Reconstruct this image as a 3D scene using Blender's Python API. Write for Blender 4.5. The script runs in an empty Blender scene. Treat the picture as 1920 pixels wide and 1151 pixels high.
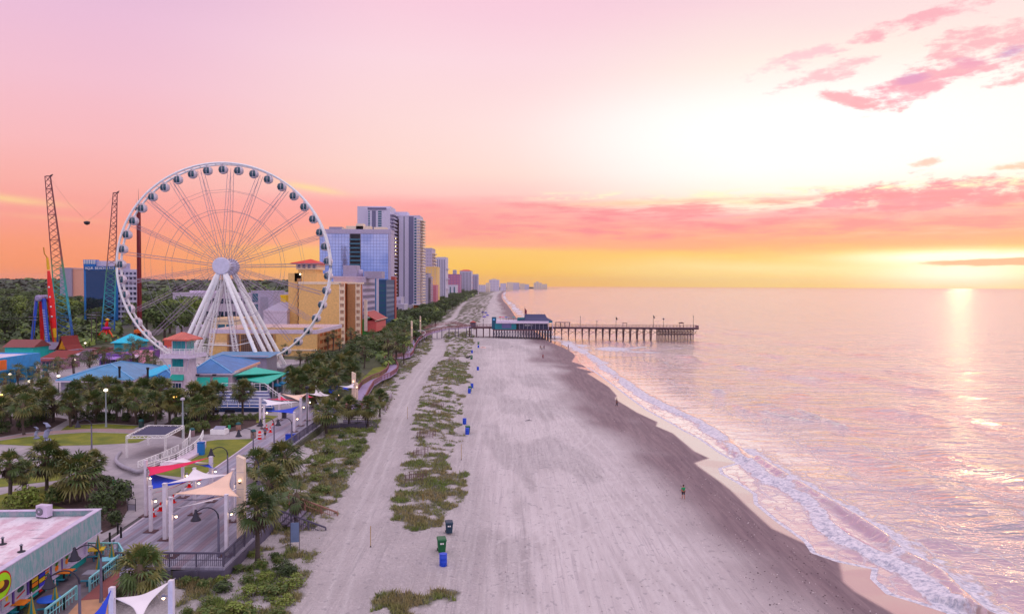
import bpy, math, random
import numpy as np
from mathutils import Vector, Matrix, Euler
random.seed(7); np.random.seed(7)
C = bpy.context.scene.collection
PI = math.pi
F = 1400.0; HC = 26.0; GZ = 2.5
PITCH = math.atan((575.5-536.6)/F); ROLL = math.radians(0.28)
CAM_M = (Euler((PI/2 - PITCH, 0, 0)).to_matrix() @ Matrix.Rotation(ROLL, 3, 'Z'))
CAM_A = np.array(CAM_M)

def ray(px, py):
    v = CAM_M @ Vector(((px-960)/F, -(py-575.5)/F, -1.0)); return v
def P(px, py, z=GZ):
    "ground point of height z seen at photograph pixel px,py"
    v = ray(px, py); k = (z-HC)/v.z
    return Vector((v.x*k, v.y*k, z))
def D(px, py, Y):
    "point at distance Y seen at px,py"
    v = ray(px, py); k = Y/v.y
    return Vector((v.x*k, Y, HC+v.z*k))
def XY(lst, z=0.0):
    return [tuple(P(a, b, z))[:2] for a, b in lst]

# ---------------------------------------------------------------- scene objects
def tag(o, label=None, cat=None, group=None, kind=None):
    if label: o['label'] = label
    if cat: o['category'] = cat
    if group: o['group'] = group
    if kind: o['kind'] = kind
    return o
def thing(name, label, cat, loc=(0,0,0), rz=0.0, group=None):
    o = bpy.data.objects.new(name, None); C.objects.link(o)
    o.empty_display_size = 0.3
    o.location = loc; o.rotation_euler = (0,0,rz)
    return tag(o, label, cat, group)
def copy_tree(o, parent=None):
    c = o.copy(); C.objects.link(c); c.parent = parent
    for ch in list(o.children): copy_tree(ch, c)
    return c
def place(proto, loc, rz=0.0, label=None, scale=None, group=None):
    "first call uses the thing itself, later calls copy it with its parts"
    if proto.get('_used'): o = copy_tree(proto)
    else: o = proto
    proto['_used'] = 1
    o.location = loc; o.rotation_euler = (0,0,rz)
    if scale: o.scale = (scale,)*3 if not hasattr(scale, '__len__') else scale
    if label: o['label'] = label
    if group: o['group'] = group
    PLACED.append(o)
    return o
PLACED = []
ORD = 'first second third fourth fifth sixth seventh eighth ninth tenth eleventh twelfth thirteenth fourteenth fifteenth sixteenth seventeenth eighteenth nineteenth twentieth'.split()+['twenty-%s'%q for q in 'first second third fourth fifth sixth seventh eighth ninth'.split()]+['thirtieth']+['thirty-%s'%q for q in 'first second third fourth fifth sixth seventh eighth ninth'.split()]

class MB:
    "collects faces of one mesh object"
    def __init__(s): s.v = []; s.f = []; s.m = []; s.mi = 0; s.sm = []
    def add(s, vs, fs, smooth=False):
        b = len(s.v); s.v.extend([tuple(p) for p in vs])
        for f in fs: s.f.append(tuple(b+i for i in f)); s.m.append(s.mi); s.sm.append(smooth)
        return s
    def box(s, c, d, rz=0.0, M=None):
        x,y,z = d[0]/2, d[1]/2, d[2]/2
        pts = [Vector((a*x,b*y,e*z)) for e in (-1,1) for b in (-1,1) for a in (-1,1)]
        R = M if M is not None else Matrix.Rotation(rz,3,'Z')
        pts = [R@p + Vector(c) for p in pts]
        return s.add(pts, [(0,2,3,1),(4,5,7,6),(0,1,5,4),(2,6,7,3),(0,4,6,2),(1,3,7,5)])
    def b2(s, x0,x1,y0,y1,z0,z1):
        return s.box(((x0+x1)/2,(y0+y1)/2,(z0+z1)/2),(abs(x1-x0),abs(y1-y0),abs(z1-z0)))
    def bar(s, p, q, w, h=None):
        p, q = Vector(p), Vector(q); d = q-p; L = d.length
        if L < 1e-6: return s
        R = d.to_track_quat('X','Z').to_matrix()
        return s.box((p+q)/2, (L, w, h or w), M=R)
    def tube(s, pts, r, n=8, cap=True, smooth=True):
        pts = [Vector(p) for p in pts]; k = len(pts)
        rr = r if hasattr(r,'__len__') else [r]*k
        vs = []; fs = []
        for i,p in enumerate(pts):
            t = (pts[min(i+1,k-1)]-pts[max(i-1,0)]).normalized()
            R = t.to_track_quat('Z','Y').to_matrix()
            for j in range(n):
                a = 2*PI*j/n; vs.append(p + R@Vector((rr[i]*math.cos(a), rr[i]*math.sin(a), 0)))
        for i in range(k-1):
            for j in range(n):
                fs.append((i*n+j, i*n+(j+1)%n, (i+1)*n+(j+1)%n, (i+1)*n+j))
        s.add(vs, fs, smooth)
        if cap: s.add([vs[j] for j in range(n)],[tuple(range(n))[::-1]]); s.add([vs[(k-1)*n+j] for j in range(n)],[tuple(range(n))])
        return s
    def lathe(s, prof, c=(0,0,0), n=16, smooth=True, ax='Z'):
        vs=[]; fs=[]; c=Vector(c)
        for (r,z) in prof:
            for j in range(n):
                a=2*PI*j/n; p=Vector((r*math.cos(a), r*math.sin(a), z))
                if ax=='Y': p=Vector((p.x,p.z,p.y))
                vs.append(p+c)
        k=len(prof)
        for i in range(k-1):
            for j in range(n): fs.append((i*n+j,i*n+(j+1)%n,(i+1)*n+(j+1)%n,(i+1)*n+j))
        fs.append(tuple(range(n))[::-1]); fs.append(tuple((k-1)*n+j for j in range(n)))
        return s.add(vs,fs,smooth)
    def prism(s, poly, z0, z1):
        n=len(poly)
        a=sum(poly[i][0]*poly[(i+1)%n][1]-poly[(i+1)%n][0]*poly[i][1] for i in range(n))
        if a<0: poly=poly[::-1]
        vs=[(x,y,z0) for x,y in poly]+[(x,y,z1) for x,y in poly]
        return s.add(vs,[tuple(range(n))[::-1],tuple(range(n,2*n))]+[(i,(i+1)%n,n+(i+1)%n,n+i) for i in range(n)])
    def face(s, pts): return s.add(pts,[tuple(range(len(pts)))])
    def mesh(s, name, mats):
        me = bpy.data.meshes.new(name); me.from_pydata(s.v, [], s.f)
        for m in (mats if isinstance(mats,(list,tuple)) else [mats]): me.materials.append(m)
        if me.polygons:
            me.polygons.foreach_set('material_index', s.m); me.polygons.foreach_set('use_smooth', s.sm)
        me.update(); return me
    def build(s, name, mats, parent=None, loc=(0,0,0)):
        o = bpy.data.objects.new(name, s.mesh(name, mats)); C.objects.link(o)
        o.location = loc
        if parent is not None: o.parent = parent
        return o
def inst(name, me, parent=None, loc=(0,0,0), rz=0.0):
    o = bpy.data.objects.new(name, me); C.objects.link(o); o.location = loc; o.rotation_euler=(0,0,rz)
    if parent is not None: o.parent = parent
    return o
def struct(o): o['kind'] = 'structure'; return o

# ---------------------------------------------------------------- node maths
def lin(c):
    return tuple(((x/255)/12.92 if x/255 <= 0.04045 else ((x/255+0.055)/1.055)**2.4) for x in c)
class V_:
    def __init__(s, nt, sock): s.nt = nt; s.s = sock
    def _m(s, op, o=None, o2=None):
        n = s.nt.nodes.new('ShaderNodeMath'); n.operation = op
        for i, x in enumerate((s, o, o2)):
            if x is None: continue
            if isinstance(x, V_): s.nt.links.new(x.s, n.inputs[i])
            else: n.inputs[i].default_value = x
        return V_(s.nt, n.outputs[0])
    def __add__(s,o): return s._m('ADD',o)
    def __radd__(s,o): return s._m('ADD',o)
    def __sub__(s,o): return s._m('SUBTRACT',o)
    def __rsub__(s,o): return (s*-1)+o
    def __mul__(s,o): return s._m('MULTIPLY',o)
    def __rmul__(s,o): return s._m('MULTIPLY',o)
    def __truediv__(s,o): return s._m('DIVIDE',o)
    def pw(s,o): return s._m('POWER',o)
    def mx(s,o): return s._m('MAXIMUM',o)
    def mn(s,o): return s._m('MINIMUM',o)
    def ab(s): return s._m('ABSOLUTE')
    def sin(s): return s._m('SINE')
    def exp(s): return s._m('EXPONENT')
    def ss(s,a,b):
        n = s.nt.nodes.new('ShaderNodeMapRange'); n.interpolation_type='SMOOTHSTEP'; n.clamp = True
        s.nt.links.new(s.s, n.inputs[0])
        n.inputs[1].default_value=a; n.inputs[2].default_value=b
        if a > b:
            n.inputs[1].default_value=b; n.inputs[2].default_value=a; n.inputs[3].default_value=1; n.inputs[4].default_value=0
        return V_(s.nt, n.outputs[0])
class NT:
    def __init__(s, nt): s.nt = nt
    def link(s, a, b): s.nt.links.new(a.s if isinstance(a,V_) else a, b)
    def n(s, t): return s.nt.nodes.new(t)
    def comb(s, x,y,z):
        n = s.n('ShaderNodeCombineXYZ')
        for i,v in enumerate((x,y,z)):
            if isinstance(v,V_): s.link(v,n.inputs[i])
            else: n.inputs[i].default_value=v
        return n.outputs[0]
    def sep(s, sock):
        n = s.n('ShaderNodeSeparateXYZ'); s.link(sock,n.inputs[0]); return [V_(s.nt,o) for o in n.outputs]
    def noise(s, vec, scale, detail=3, rough=0.5, dist=0.0, col=False):
        n = s.n('ShaderNodeTexNoise'); s.link(vec,n.inputs['Vector']) if vec is not None else None
        n.inputs['Scale'].default_value=scale; n.inputs['Detail'].default_value=detail
        n.inputs['Roughness'].default_value=rough; n.inputs['Distortion'].default_value=dist
        return n.outputs['Color'] if col else V_(s.nt,n.outputs['Fac'])
    def vor(s, vec, scale, out='Distance', feat='F1'):
        n = s.n('ShaderNodeTexVoronoi'); n.feature=feat
        if vec is not None: s.link(vec,n.inputs['Vector'])
        n.inputs['Scale'].default_value=scale
        return V_(s.nt,n.outputs[out]) if out=='Distance' else n.outputs[out]
    def pos(s):
        n = s.n('ShaderNodeNewGeometry'); return n.outputs['Position']
    def obj(s):
        n = s.n('ShaderNodeTexCoord'); return n.outputs['Object']
    def mapv(s, vec, scale=(1,1,1), rot=(0,0,0), loc=(0,0,0)):
        n = s.n('ShaderNodeMapping'); s.link(vec,n.inputs['Vector'])
        n.inputs['Scale'].default_value=scale; n.inputs['Rotation'].default_value=rot; n.inputs['Location'].default_value=loc
        return n.outputs[0]
    def ramp(s, fac, stops, ease='LINEAR'):
        n = s.n('ShaderNodeValToRGB'); cr=n.color_ramp; cr.interpolation=ease
        while len(cr.elements)<len(stops): cr.elements.new(0.5)
        for e,(p,c) in zip(cr.elements,stops): e.position=p; e.color=tuple(c)+(1,)
        s.link(fac,n.inputs[0]); return n.outputs[0]
    def mix(s, f, a, b, mode='MIX'):
        n = s.n('ShaderNodeMix'); n.data_type='RGBA'; n.blend_type=mode
        for k,v in ((0,f),(6,a),(7,b)):
            if isinstance(v,V_) or hasattr(v,'is_linked'): s.link(v,n.inputs[k])
            elif k==0: n.inputs[0].default_value=v
            else: n.inputs[k].default_value=tuple(v)+(1,)
        return n.outputs[2]
    def attr(s, name):
        n = s.n('ShaderNodeAttribute'); n.attribute_name=name; return V_(s.nt,n.outputs['Fac'])
    def edge(s, vec, scale):
        n = s.n('ShaderNodeTexVoronoi'); n.feature='DISTANCE_TO_EDGE'; s.link(vec,n.inputs['Vector']); n.inputs['Scale'].default_value=scale
        return V_(s.nt,n.outputs['Distance'])
    def bump(s, h, strength=0.5, dist=0.1, normal=None):
        n = s.n('ShaderNodeBump'); s.link(h,n.inputs['Height']); n.inputs['Strength'].default_value=strength
        n.inputs['Distance'].default_value=dist
        if normal is not None: s.link(normal,n.inputs['Normal'])
        return n.outputs[0]
MATS = {}
def mat(name, fn=None, col=None, rough=0.6, metal=0.0, **kw):
    if name in MATS: return MATS[name]
    m = bpy.data.materials.new(name); m.use_nodes=True
    nt = m.node_tree; b = nt.nodes['Principled BSDF']
    N = NT(nt)
    b.inputs['Roughness'].default_value=rough; b.inputs['Metallic'].default_value=metal
    if fn: fn(N,b)
    elif col is not None:
        # paint with slight dirt variation
        f = N.noise(N.obj(), kw.get('ns',1.3), 4, 0.6)
        a = [c*kw.get('lo',0.90) for c in col]; d=[min(1,c*1.1) for c in col]
        N.link(N.mix(f.ss(0.3,0.7), a, d), b.inputs['Base Color'])
        r = f*0.25+(rough-0.12); N.link(r,b.inputs['Roughness'])
    if kw.get('emit'):
        b.inputs['Emission Color'].default_value=tuple(kw['emit'])+(1,); b.inputs['Emission Strength'].default_value=kw.get('es',1)
    MATS[name]=m; return m
def M8(name, rgb, rough=0.6, metal=0.0, **kw):
    "paint whose colour is given as 8 bit display values"
    c = lin(rgb); l = 0.3*c[0]+0.59*c[1]+0.11*c[2]
    return mat(name, None, tuple(min(0.9, max(0.004, l+(x-l)*1.28)) for x in c), rough, metal, **kw)

# ---------------------------------------------------------------- numpy helpers
def vnoise(x, y, seed=0):
    xi=np.floor(x).astype(np.int64); yi=np.floor(y).astype(np.int64); fx=x-xi; fy=y-yi
    fx=fx*fx*(3-2*fx); fy=fy*fy*(3-2*fy)
    def h(a,b):
        n=(a*374761393+b*668265263+seed*974711)&0xffffffff
        n=((n^(n>>13))*1274126177)&0xffffffff
        return ((n^(n>>16))&0xffff)/65535.0
    return (h(xi,yi)*(1-fx)+h(xi+1,yi)*fx)*(1-fy)+(h(xi,yi+1)*(1-fx)+h(xi+1,yi+1)*fx)*fy
def fbm(x,y,oct=4,seed=0,g=0.5):
    t=0;a=1;s=0
    for i in range(oct):
        t=t+a*vnoise(x*2**i+i*17.3,y*2**i+i*9.1,seed+i); s+=a; a*=g
    return t/s
def sst(x,a,b):
    t=np.clip((x-a)/(b-a),0,1); return t*t*(3-2*t)
def sdf(poly, x, y):
    "signed distance to an open line running away from the camera, positive on its right"
    best=np.full(x.shape,1e18); sg=np.ones(x.shape)
    for (ax,ay),(bx,by) in zip(poly[:-1],poly[1:]):
        dx,dy=bx-ax,by-ay; L=dx*dx+dy*dy+1e-12
        t=np.clip(((x-ax)*dx+(y-ay)*dy)/L,0,1)
        ex=x-ax-t*dx; ey=y-ay-t*dy; d=ex*ex+ey*ey
        cr=dy*ex-dx*ey
        m=(d<best-1e-9)|((np.abs(d-best)<=1e-9)&(np.abs(cr)>0)&(sg*cr<0)&False)
        best=np.where(m,d,best); sg=np.where(m,np.where(cr>=0,1.0,-1.0),sg)
    # corners: settle the sign by counting crossings of a horizontal ray
    cnt=np.zeros(x.shape,int)
    for (ax,ay),(bx,by) in zip(poly[:-1],poly[1:]):
        c=((ay<=y)&(by>y))|((by<=y)&(ay>y))
        xx=ax+(y-ay)*(bx-ax)/((by-ay) if abs(by-ay)>1e-9 else 1e-9)
        cnt+=(c&(xx<x))
    inr=(y>poly[0][1])&(y<poly[-1][1])
    sg=np.where(inr,np.where(cnt%2==1,1.0,-1.0),sg)
    return np.sqrt(best)*sg
def dist(poly,x,y): return np.abs(sdf(poly,x,y))
def inpoly(poly,x,y):
    c=np.zeros(x.shape,bool); n=len(poly)
    for i in range(n):
        ax,ay=poly[i]; bx,by=poly[(i+1)%n]
        m=((ay<=y)&(by>y))|((by<=y)&(ay>y))
        xx=ax+(y-ay)*(bx-ax)/((by-ay) if abs(by-ay)>1e-9 else 1e-9)
        c^=(m&(xx>x))
    return c
def grid_mesh(name, X, Y, Z, mats, attrs=None, smooth=True):
    r,c=X.shape
    me=bpy.data.meshes.new(name)
    co=np.stack([X,Y,Z],-1).reshape(-1,3).astype(np.float32)
    i=(np.arange(r-1)[:,None]*c+np.arange(c-1)[None,:]).ravel()
    q=np.stack([i,i+1,i+c+1,i+c],-1).astype(np.int32)
    me.vertices.add(r*c); me.vertices.foreach_set('co',co.ravel())
    me.loops.add(q.size); me.loops.foreach_set('vertex_index',q.ravel())
    me.polygons.add(len(q)); me.polygons.foreach_set('loop_start',np.arange(0,q.size,4,dtype=np.int32))
    me.polygons.foreach_set('use_smooth',np.full(len(q),smooth))
    me.update(calc_edges=True)
    for k,a in (attrs or {}).items():
        at=me.attributes.new(k,'FLOAT','POINT'); at.data.foreach_set('value',a.ravel().astype(np.float32))
    for m in (mats if isinstance(mats,list) else [mats]): me.materials.append(m)
    o=bpy.data.objects.new(name,me); C.objects.link(o); return o
# ---------------------------------------------------------------- camera and world
cam_d = bpy.data.cameras.new('camera'); cam = bpy.data.objects.new('camera', cam_d); C.objects.link(cam)
cam_d.sensor_width = 36; cam_d.lens = 36*F/1920; cam_d.clip_end = 200000; cam_d.clip_start = 0.5
cam.location = (0,0,HC); cam.rotation_euler = CAM_M.to_euler()
sc = bpy.context.scene; sc.camera = cam
sc.view_settings.view_transform = 'Standard'; sc.view_settings.look = 'None'; sc.view_settings.exposure = 0.0
sc.cycles.use_denoising = True; sc.cycles.max_bounces = 6; sc.cycles.volume_bounces = 0
sc.cycles.transparent_max_bounces = 8; sc.cycles.caustics_reflective = False; sc.cycles.caustics_refractive = False
sc.cycles.use_adaptive_sampling = True

SUN_AZ = math.radians(31.0); SUN_EL = math.radians(5.0)
w = bpy.data.worlds.new('World'); sc.world = w; w.use_nodes = True
N = NT(w.node_tree); bg = w.node_tree.nodes['Background']
tc = N.n('ShaderNodeTexCoord'); dv = tc.outputs['Generated']
dx, dy, dz = N.sep(dv)
hor = (dx*dx+dy*dy).pw(0.5).mx(0.001)
t = (dz/hor).mx(0.0)
az = dx._m('ARCTAN2', dy)
# wispy displacement of the bands
pv = N.comb(az*3.0, t*22.0, 0.0)
n1 = N.noise(pv, 1.0, 5, 0.55)
n2 = N.noise(N.comb(az*7.0, t*30.0, 3.3), 1.0, 6, 0.6)
wr0 = az.ss(-0.1,0.4)
tt = t + (n1-0.5)*(wr0*0.022+0.014) + (n2-0.5)*(wr0*0.012+0.006)
u = tt*2.0
def R(st): return [(p*2, lin(c)) for p,c in st]
left = N.ramp(u, R([(0,(250,138,88)),(0.02,(252,150,98)),(0.05,(252,156,122)),(0.08,(251,160,148)),(0.12,(251,176,168)),(0.165,(250,186,188)),(0.24,(244,192,208)),(0.315,(236,190,216)),(0.42,(215,178,215))]))
mid = N.ramp(u, R([(0,(255,186,66)),(0.025,(255,200,88)),(0.047,(255,201,112)),(0.054,(255,176,138)),(0.08,(255,166,152)),(0.108,(255,170,168)),(0.122,(255,200,192)),(0.15,(254,214,202)),(0.22,(253,216,214)),(0.30,(252,216,224)),(0.40,(248,200,220)),(0.48,(205,170,215))]))
right = N.ramp(u, R([(0,(255,214,120)),(0.025,(255,228,160)),(0.042,(255,206,118)),(0.05,(255,176,128)),(0.078,(255,164,150)),(0.094,(255,168,172)),(0.105,(255,240,214)),(0.15,(255,253,247)),(0.22,(255,252,244)),(0.28,(254,236,226)),(0.36,(250,215,222)),(0.46,(215,185,215))]))
wl = az.ss(-0.12,-0.52); wr = az.ss(-0.02,0.33)
sky = N.mix(wl, mid, left); sky = N.mix(wr, sky, right)
# white zone right of centre
g = (((az-0.34)/0.30).pw(2)*-1).exp() * (((t-0.195)/0.065).pw(2)*-1).exp()
sky = N.mix(g*0.9, sky, (1.08,1.05,1.03))
# higher sky and the western half: violet blue, out of view, brightened to light the land
hi = t.ss(0.42,1.3)
sky = N.mix(hi, sky, (1.16,1.04,1.18))
back = az.ab().ss(0.9,2.2)
bcol = N.ramp((t*0.7).mn(1.0), [(0,(0.34,0.44,0.88)),(0.035,(0.50,0.54,0.92)),(0.085,(0.98,0.74,0.86)),(0.35,(1.0,0.86,1.02)),(1,(1.08,0.98,1.16))])
sky = N.mix(back, sky, bcol)
def gs(a0,t0,sa,st,tilt=0.0):
    A = az-a0; T = (t-t0)-A*tilt
    return ((A/sa).pw(2)*-1).exp()*((T/st).pw(2)*-1).exp()
# pale wisps (left) and the bright puff behind the wheel
for (a0,t0,sa,st,tl,k) in ((-0.60,0.094,0.05,0.0045,-0.06,0.9),(-0.262,0.125,0.035,0.0045,-0.14,0.95),(-0.55,0.075,0.05,0.003,-0.04,0.25),(0.2,0.111,0.13,0.004,0.02,0.6),(0.33,0.108,0.05,0.003,0.0,0.6),(0.6,0.093,0.04,0.0035,0,0.7)):
    sky = N.mix((gs(a0,t0,sa,st,tl)*(n2*1.5))._m('MINIMUM',1.0)*k, sky, lin((255,226,150)))
# pink cumulus bank right, and ragged clouds high right
cn = N.noise(N.comb(az*16.0, t*60.0, 8.1), 1.0, 8, 0.66)
cn2 = N.noise(N.comb(az*24.0+t*16.0, t*62.0-az*6.0, 1.7), 1.0, 9, 0.66)
for (a0,t0,sa,st,tl,k,lo,hi_,colr) in (
    (0.515,0.243,0.085,0.017,0.22,2.5,0.56,0.80,(247,168,186)),
    (0.58,0.276,0.10,0.03,0.1,1.7,0.66,0.95,(249,186,194)),
    (0.43,0.226,0.04,0.010,-0.3,2.3,0.62,0.85,(252,178,186)),
    (0.39,0.262,0.06,0.012,0.2,1.8,0.68,0.95,(253,200,206)),
    (0.50,0.108,0.13,0.017,0.02,2.0,0.46,0.78,(250,146,164)),(0.48,0.31,0.09,0.012,0.2,1.8,0.64,0.9,(250,178,190)),(0.60,0.232,0.06,0.008,0.1,1.8,0.62,0.9,(250,180,188)),(0.37,0.285,0.07,0.012,0.3,1.8,0.68,0.9,(253,205,212)),
    (0.40,0.103,0.03,0.007,0.0,2.0,0.56,0.8,(250,158,175)),
    (0.63,0.108,0.06,0.012,0.0,1.8,0.56,0.8,(252,168,168)),
    (0.50,0.147,0.02,0.004,0.0,2.0,0.7,0.9,(247,205,190)),
    (0.59,0.135,0.03,0.004,0.0,2.0,0.75,0.9,(247,205,180))):
    m = (((cn2-0.5)*1.7+0.5) + gs(a0,t0,sa*1.5,st*1.6,tl)*0.8 - 0.86 - (lo-0.56)*0.35).ss(0.10,0.46)
    sky = N.mix(m*0.95, sky, lin(colr))
for (a0,t0,sa,st,tl,colr) in ((0.487,0.2455,0.032,0.0065,0.12,(222,152,196)),(0.585,0.262,0.022,0.007,0.1,(206,150,200)),(0.545,0.255,0.02,0.009,0,(238,160,190))):
    m = (((cn-0.5)*1.6+0.5)+gs(a0,t0,sa*1.2,st*1.3,tl)*0.8-0.8).ss(0.1,0.5)
    sky = N.mix(m*0.75, sky, lin(colr))
# streaky body of the long cloud bank
tb = N.noise(N.comb(az*11.0, t*85.0, 5.0), 1.0, 7, 0.62)
bandm = t.ss(0.052,0.07)*t.ss(0.122,0.104)*az.ss(-0.25,0.05)
sky = N.mix(bandm*tb.ss(0.42,0.64)*0.8, sky, lin((250,140,150)))
sky = N.mix(bandm*tb.ss(0.46,0.30)*0.6, sky, lin((255,190,170)))
edge_ = t.ss(0.112,0.118)*t.ss(0.128,0.120)*az.ss(-0.05,0.1)*cn.ss(0.45,0.6)
sky = N.mix(edge_*0.95, sky, (1.0,0.95,0.62))
# glow above the hidden sun and the dark pink bar in front of it
gl = gs(0.54,0.017,0.085,0.018); gl2 = gs(0.545,0.037,0.12,0.0075)*(n2.ss(0.3,0.6)*0.6+0.4)
add = N.mix((gl*0.95+gl2*0.95).mn(1.0), sky, (1.22,1.14,0.90))
bar = (((n2-0.5)*1.4+0.5)+gs(0.60,0.0305,0.10,0.0055,0.01)*0.9-0.8).ss(0.15,0.4)
sky = N.mix(bar*0.9, add, lin((250,170,140)))
st = N.n('ShaderNodeTexSky'); st.sky_type='NISHITA'; st.sun_disc=False
st.sun_elevation=SUN_EL; st.sun_rotation=SUN_AZ; st.air_density=1.0; st.dust_density=1.0
bg.inputs['Strength'].default_value = 1.0
N.link(sky, bg.inputs['Color'])
bg2 = N.n('ShaderNodeBackground'); bg2.inputs['Strength'].default_value = 0.004
N.link(st.outputs[0], bg2.inputs['Color'])
ad = N.n('ShaderNodeAddShader'); N.link(bg.outputs[0], ad.inputs[0]); N.link(bg2.outputs[0], ad.inputs[1])
N.link(ad.outputs[0], w.node_tree.nodes['World Output'].inputs['Surface'])

ld = bpy.data.lights.new('sun','SUN'); ld.energy = 0.010; ld.angle = math.radians(1.2); ld.color = (1.0,0.70,0.30)
lo = bpy.data.objects.new('sun', ld); C.objects.link(lo)
sdv = Vector((math.sin(SUN_AZ)*math.cos(SUN_EL), math.cos(SUN_AZ)*math.cos(SUN_EL), math.sin(SUN_EL)))
lo.rotation_euler = sdv.to_track_quat('Z','Y').to_euler()

# ---------------------------------------------------------------- haze
HZ = 1.0
hz = MB(); hz.b2(-6000,9000,-300,9500,-5.0,125)
hm = bpy.data.materials.new('haze'); hm.use_nodes=True; hm.node_tree.nodes.remove(hm.node_tree.nodes['Principled BSDF'])
pvn = hm.node_tree.nodes.new('ShaderNodeVolumePrincipled')
pvn.inputs['Color'].default_value=(1.0,0.90,0.93,1); pvn.inputs['Density'].default_value=4e-5; pvn.inputs['Anisotropy'].default_value=0.4
hm.node_tree.links.new(pvn.outputs[0], hm.node_tree.nodes['Material Output'].inputs['Volume'])
if HZ:
    ho = hz.build('haze', hm); tag(ho, kind='stuff', label='faint mauve morning haze over the far coast')

# ---------------------------------------------------------------- curves of the shore (photograph pixels)
W1 = [(1690,1165),(1673,1151),(1648,1136),(1600,1108),(1579,1090),(1572,1053),(1509,1018),(1446,990),(1404,952),(1368,918),(1345,900),(1308,874),(1301,868),(1328,859),(1300,846),(1260,812),(1229,799),(1232,791),(1193,773),(1152,748),(1156,742),(1141,725),(1101,700),(1113,697),(1081,689),(1103,687),(1072,678),(1079,665),(1058,652),(1035,643),(1020,632)]
W2 = [(1800,1160),(1777,1147),(1718,1128),(1666,1112),(1638,1085),(1641,1066),(1572,1052),(1526,1036),(1512,1015),(1457,976),(1418,944),(1416,926),(1385,905),(1354,888),(1350,878),(1385,868),(1352,850),(1312,822),(1280,806),(1262,795),(1215,770),(1180,745),(1150,722),(1120,700),(1090,682),(1076,662),(1056,650),(1030,640),(1010,626)]
FAR = [(985,608),(967,594),(958,580),(952,572),(945,565),(941,558),(941,552),(946,546)]
F1 = [(1800,1165),(1770,1137),(1735,1109),(1700,1077),(1634,1046),(1572,1015),(1537,987),(1523,952),(1467,915),(1429,898),(1377,858),(1342,820),(1300,790),(1255,770),(1200,742),(1160,712),(1130,690),(1105,668),(1075,652),(1045,640)]
F2 = [(1840,1165),(1822,1151),(1788,1119),(1753,1081),(1687,1046),(1648,1011),(1596,976),(1544,945),(1509,924),(1439,879),(1380,840),(1352,822)]
farxy = XY(FAR) + [(20,6500),(330,9500)]
W1w = XY(W1,0.1)+farxy; W2w = XY(W2)+farxy; F1w = XY(F1); F2w = XY(F2)
for L in (W1w,W2w,F1w,F2w):
    L.insert(0,(L[0][0]-(L[1][0]-L[0][0])*0.3+6, L[0][1]-18))
DUNE_R = XY([(830,1151),(850,1090),(862,1000),(858,930),(862,880),(852,830),(868,780),(880,735),(882,700),(890,665),(884,640),(893,615),(903,596),(915,570),(925,556),(938,546)],1.0)
DUNE_R.insert(0,(DUNE_R[0][0]+0.5,30)); DUNE_R.append((-20,6500))
# service track of pale sand
PATH = [(585,1200,0),(622,1151,80),(650,1060,66),(682,960,52),(712,880,44),(735,815,40),(752,770,37),(770,728,33),(792,694,30),(815,668,28),(826,650,22),(820,634,16),(814,620,14)]
PATH2 = [(814,618),(834,606),(852,594),(858,582),(866,572),(884,558),(905,549)]
PC = XY([(a,b) for a,b,c in PATH],1.4)
PC2 = XY(PATH2,1.4)

def rows(y0,y1,k,mn=0.16):
    r=[y0]
    while r[-1]<y1: r.append(r[-1]+max(mn,k*r[-1]**2/19400))
    return np.array(r)
# ---------------------------------------------------------------- sand
ys = rows(48,4200,0.85)
xs = np.concatenate([np.arange(-250,-70,12), np.arange(-70,-46,1.2), np.arange(-46,46,0.24), np.arange(46,78,0.8)])
X,Y = np.meshgrid(xs,ys)
s2 = -sdf(W2w,X,Y)            # inland distance from the water's edge
s1 = -sdf(W1w,X,Y)
SHORE1 = s1
sd = -sdf(DUNE_R,X,Y)         # positive on the dunes
pw_ = np.minimum(dist(PC,X,Y), dist(PC2,X,Y))
big = fbm(X*0.08,Y*0.05,3,1); med = fbm(X*0.35,Y*0.2,3,5); fine=fbm(X*1.6,Y*1.1,3,9)
Z = np.where(s2>0, 1.0*(1-np.exp(-s2/26.0)), s2*0.06)
Z = Z*1.05
dn = sst(sd,-1.5,5)
Z = Z + dn*(0.35+0.7*big*sst(sd,0,8)) + dn*0.35*(med-0.4) + (fine-0.5)*0.05*sst(s1,0,4)
pk = 1-sst(pw_,1.6,3.0)
Z = Z*(1-pk)+ (1.25+0.15*(big-0.5))*pk
Z = np.maximum(Z,-3)
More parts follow.
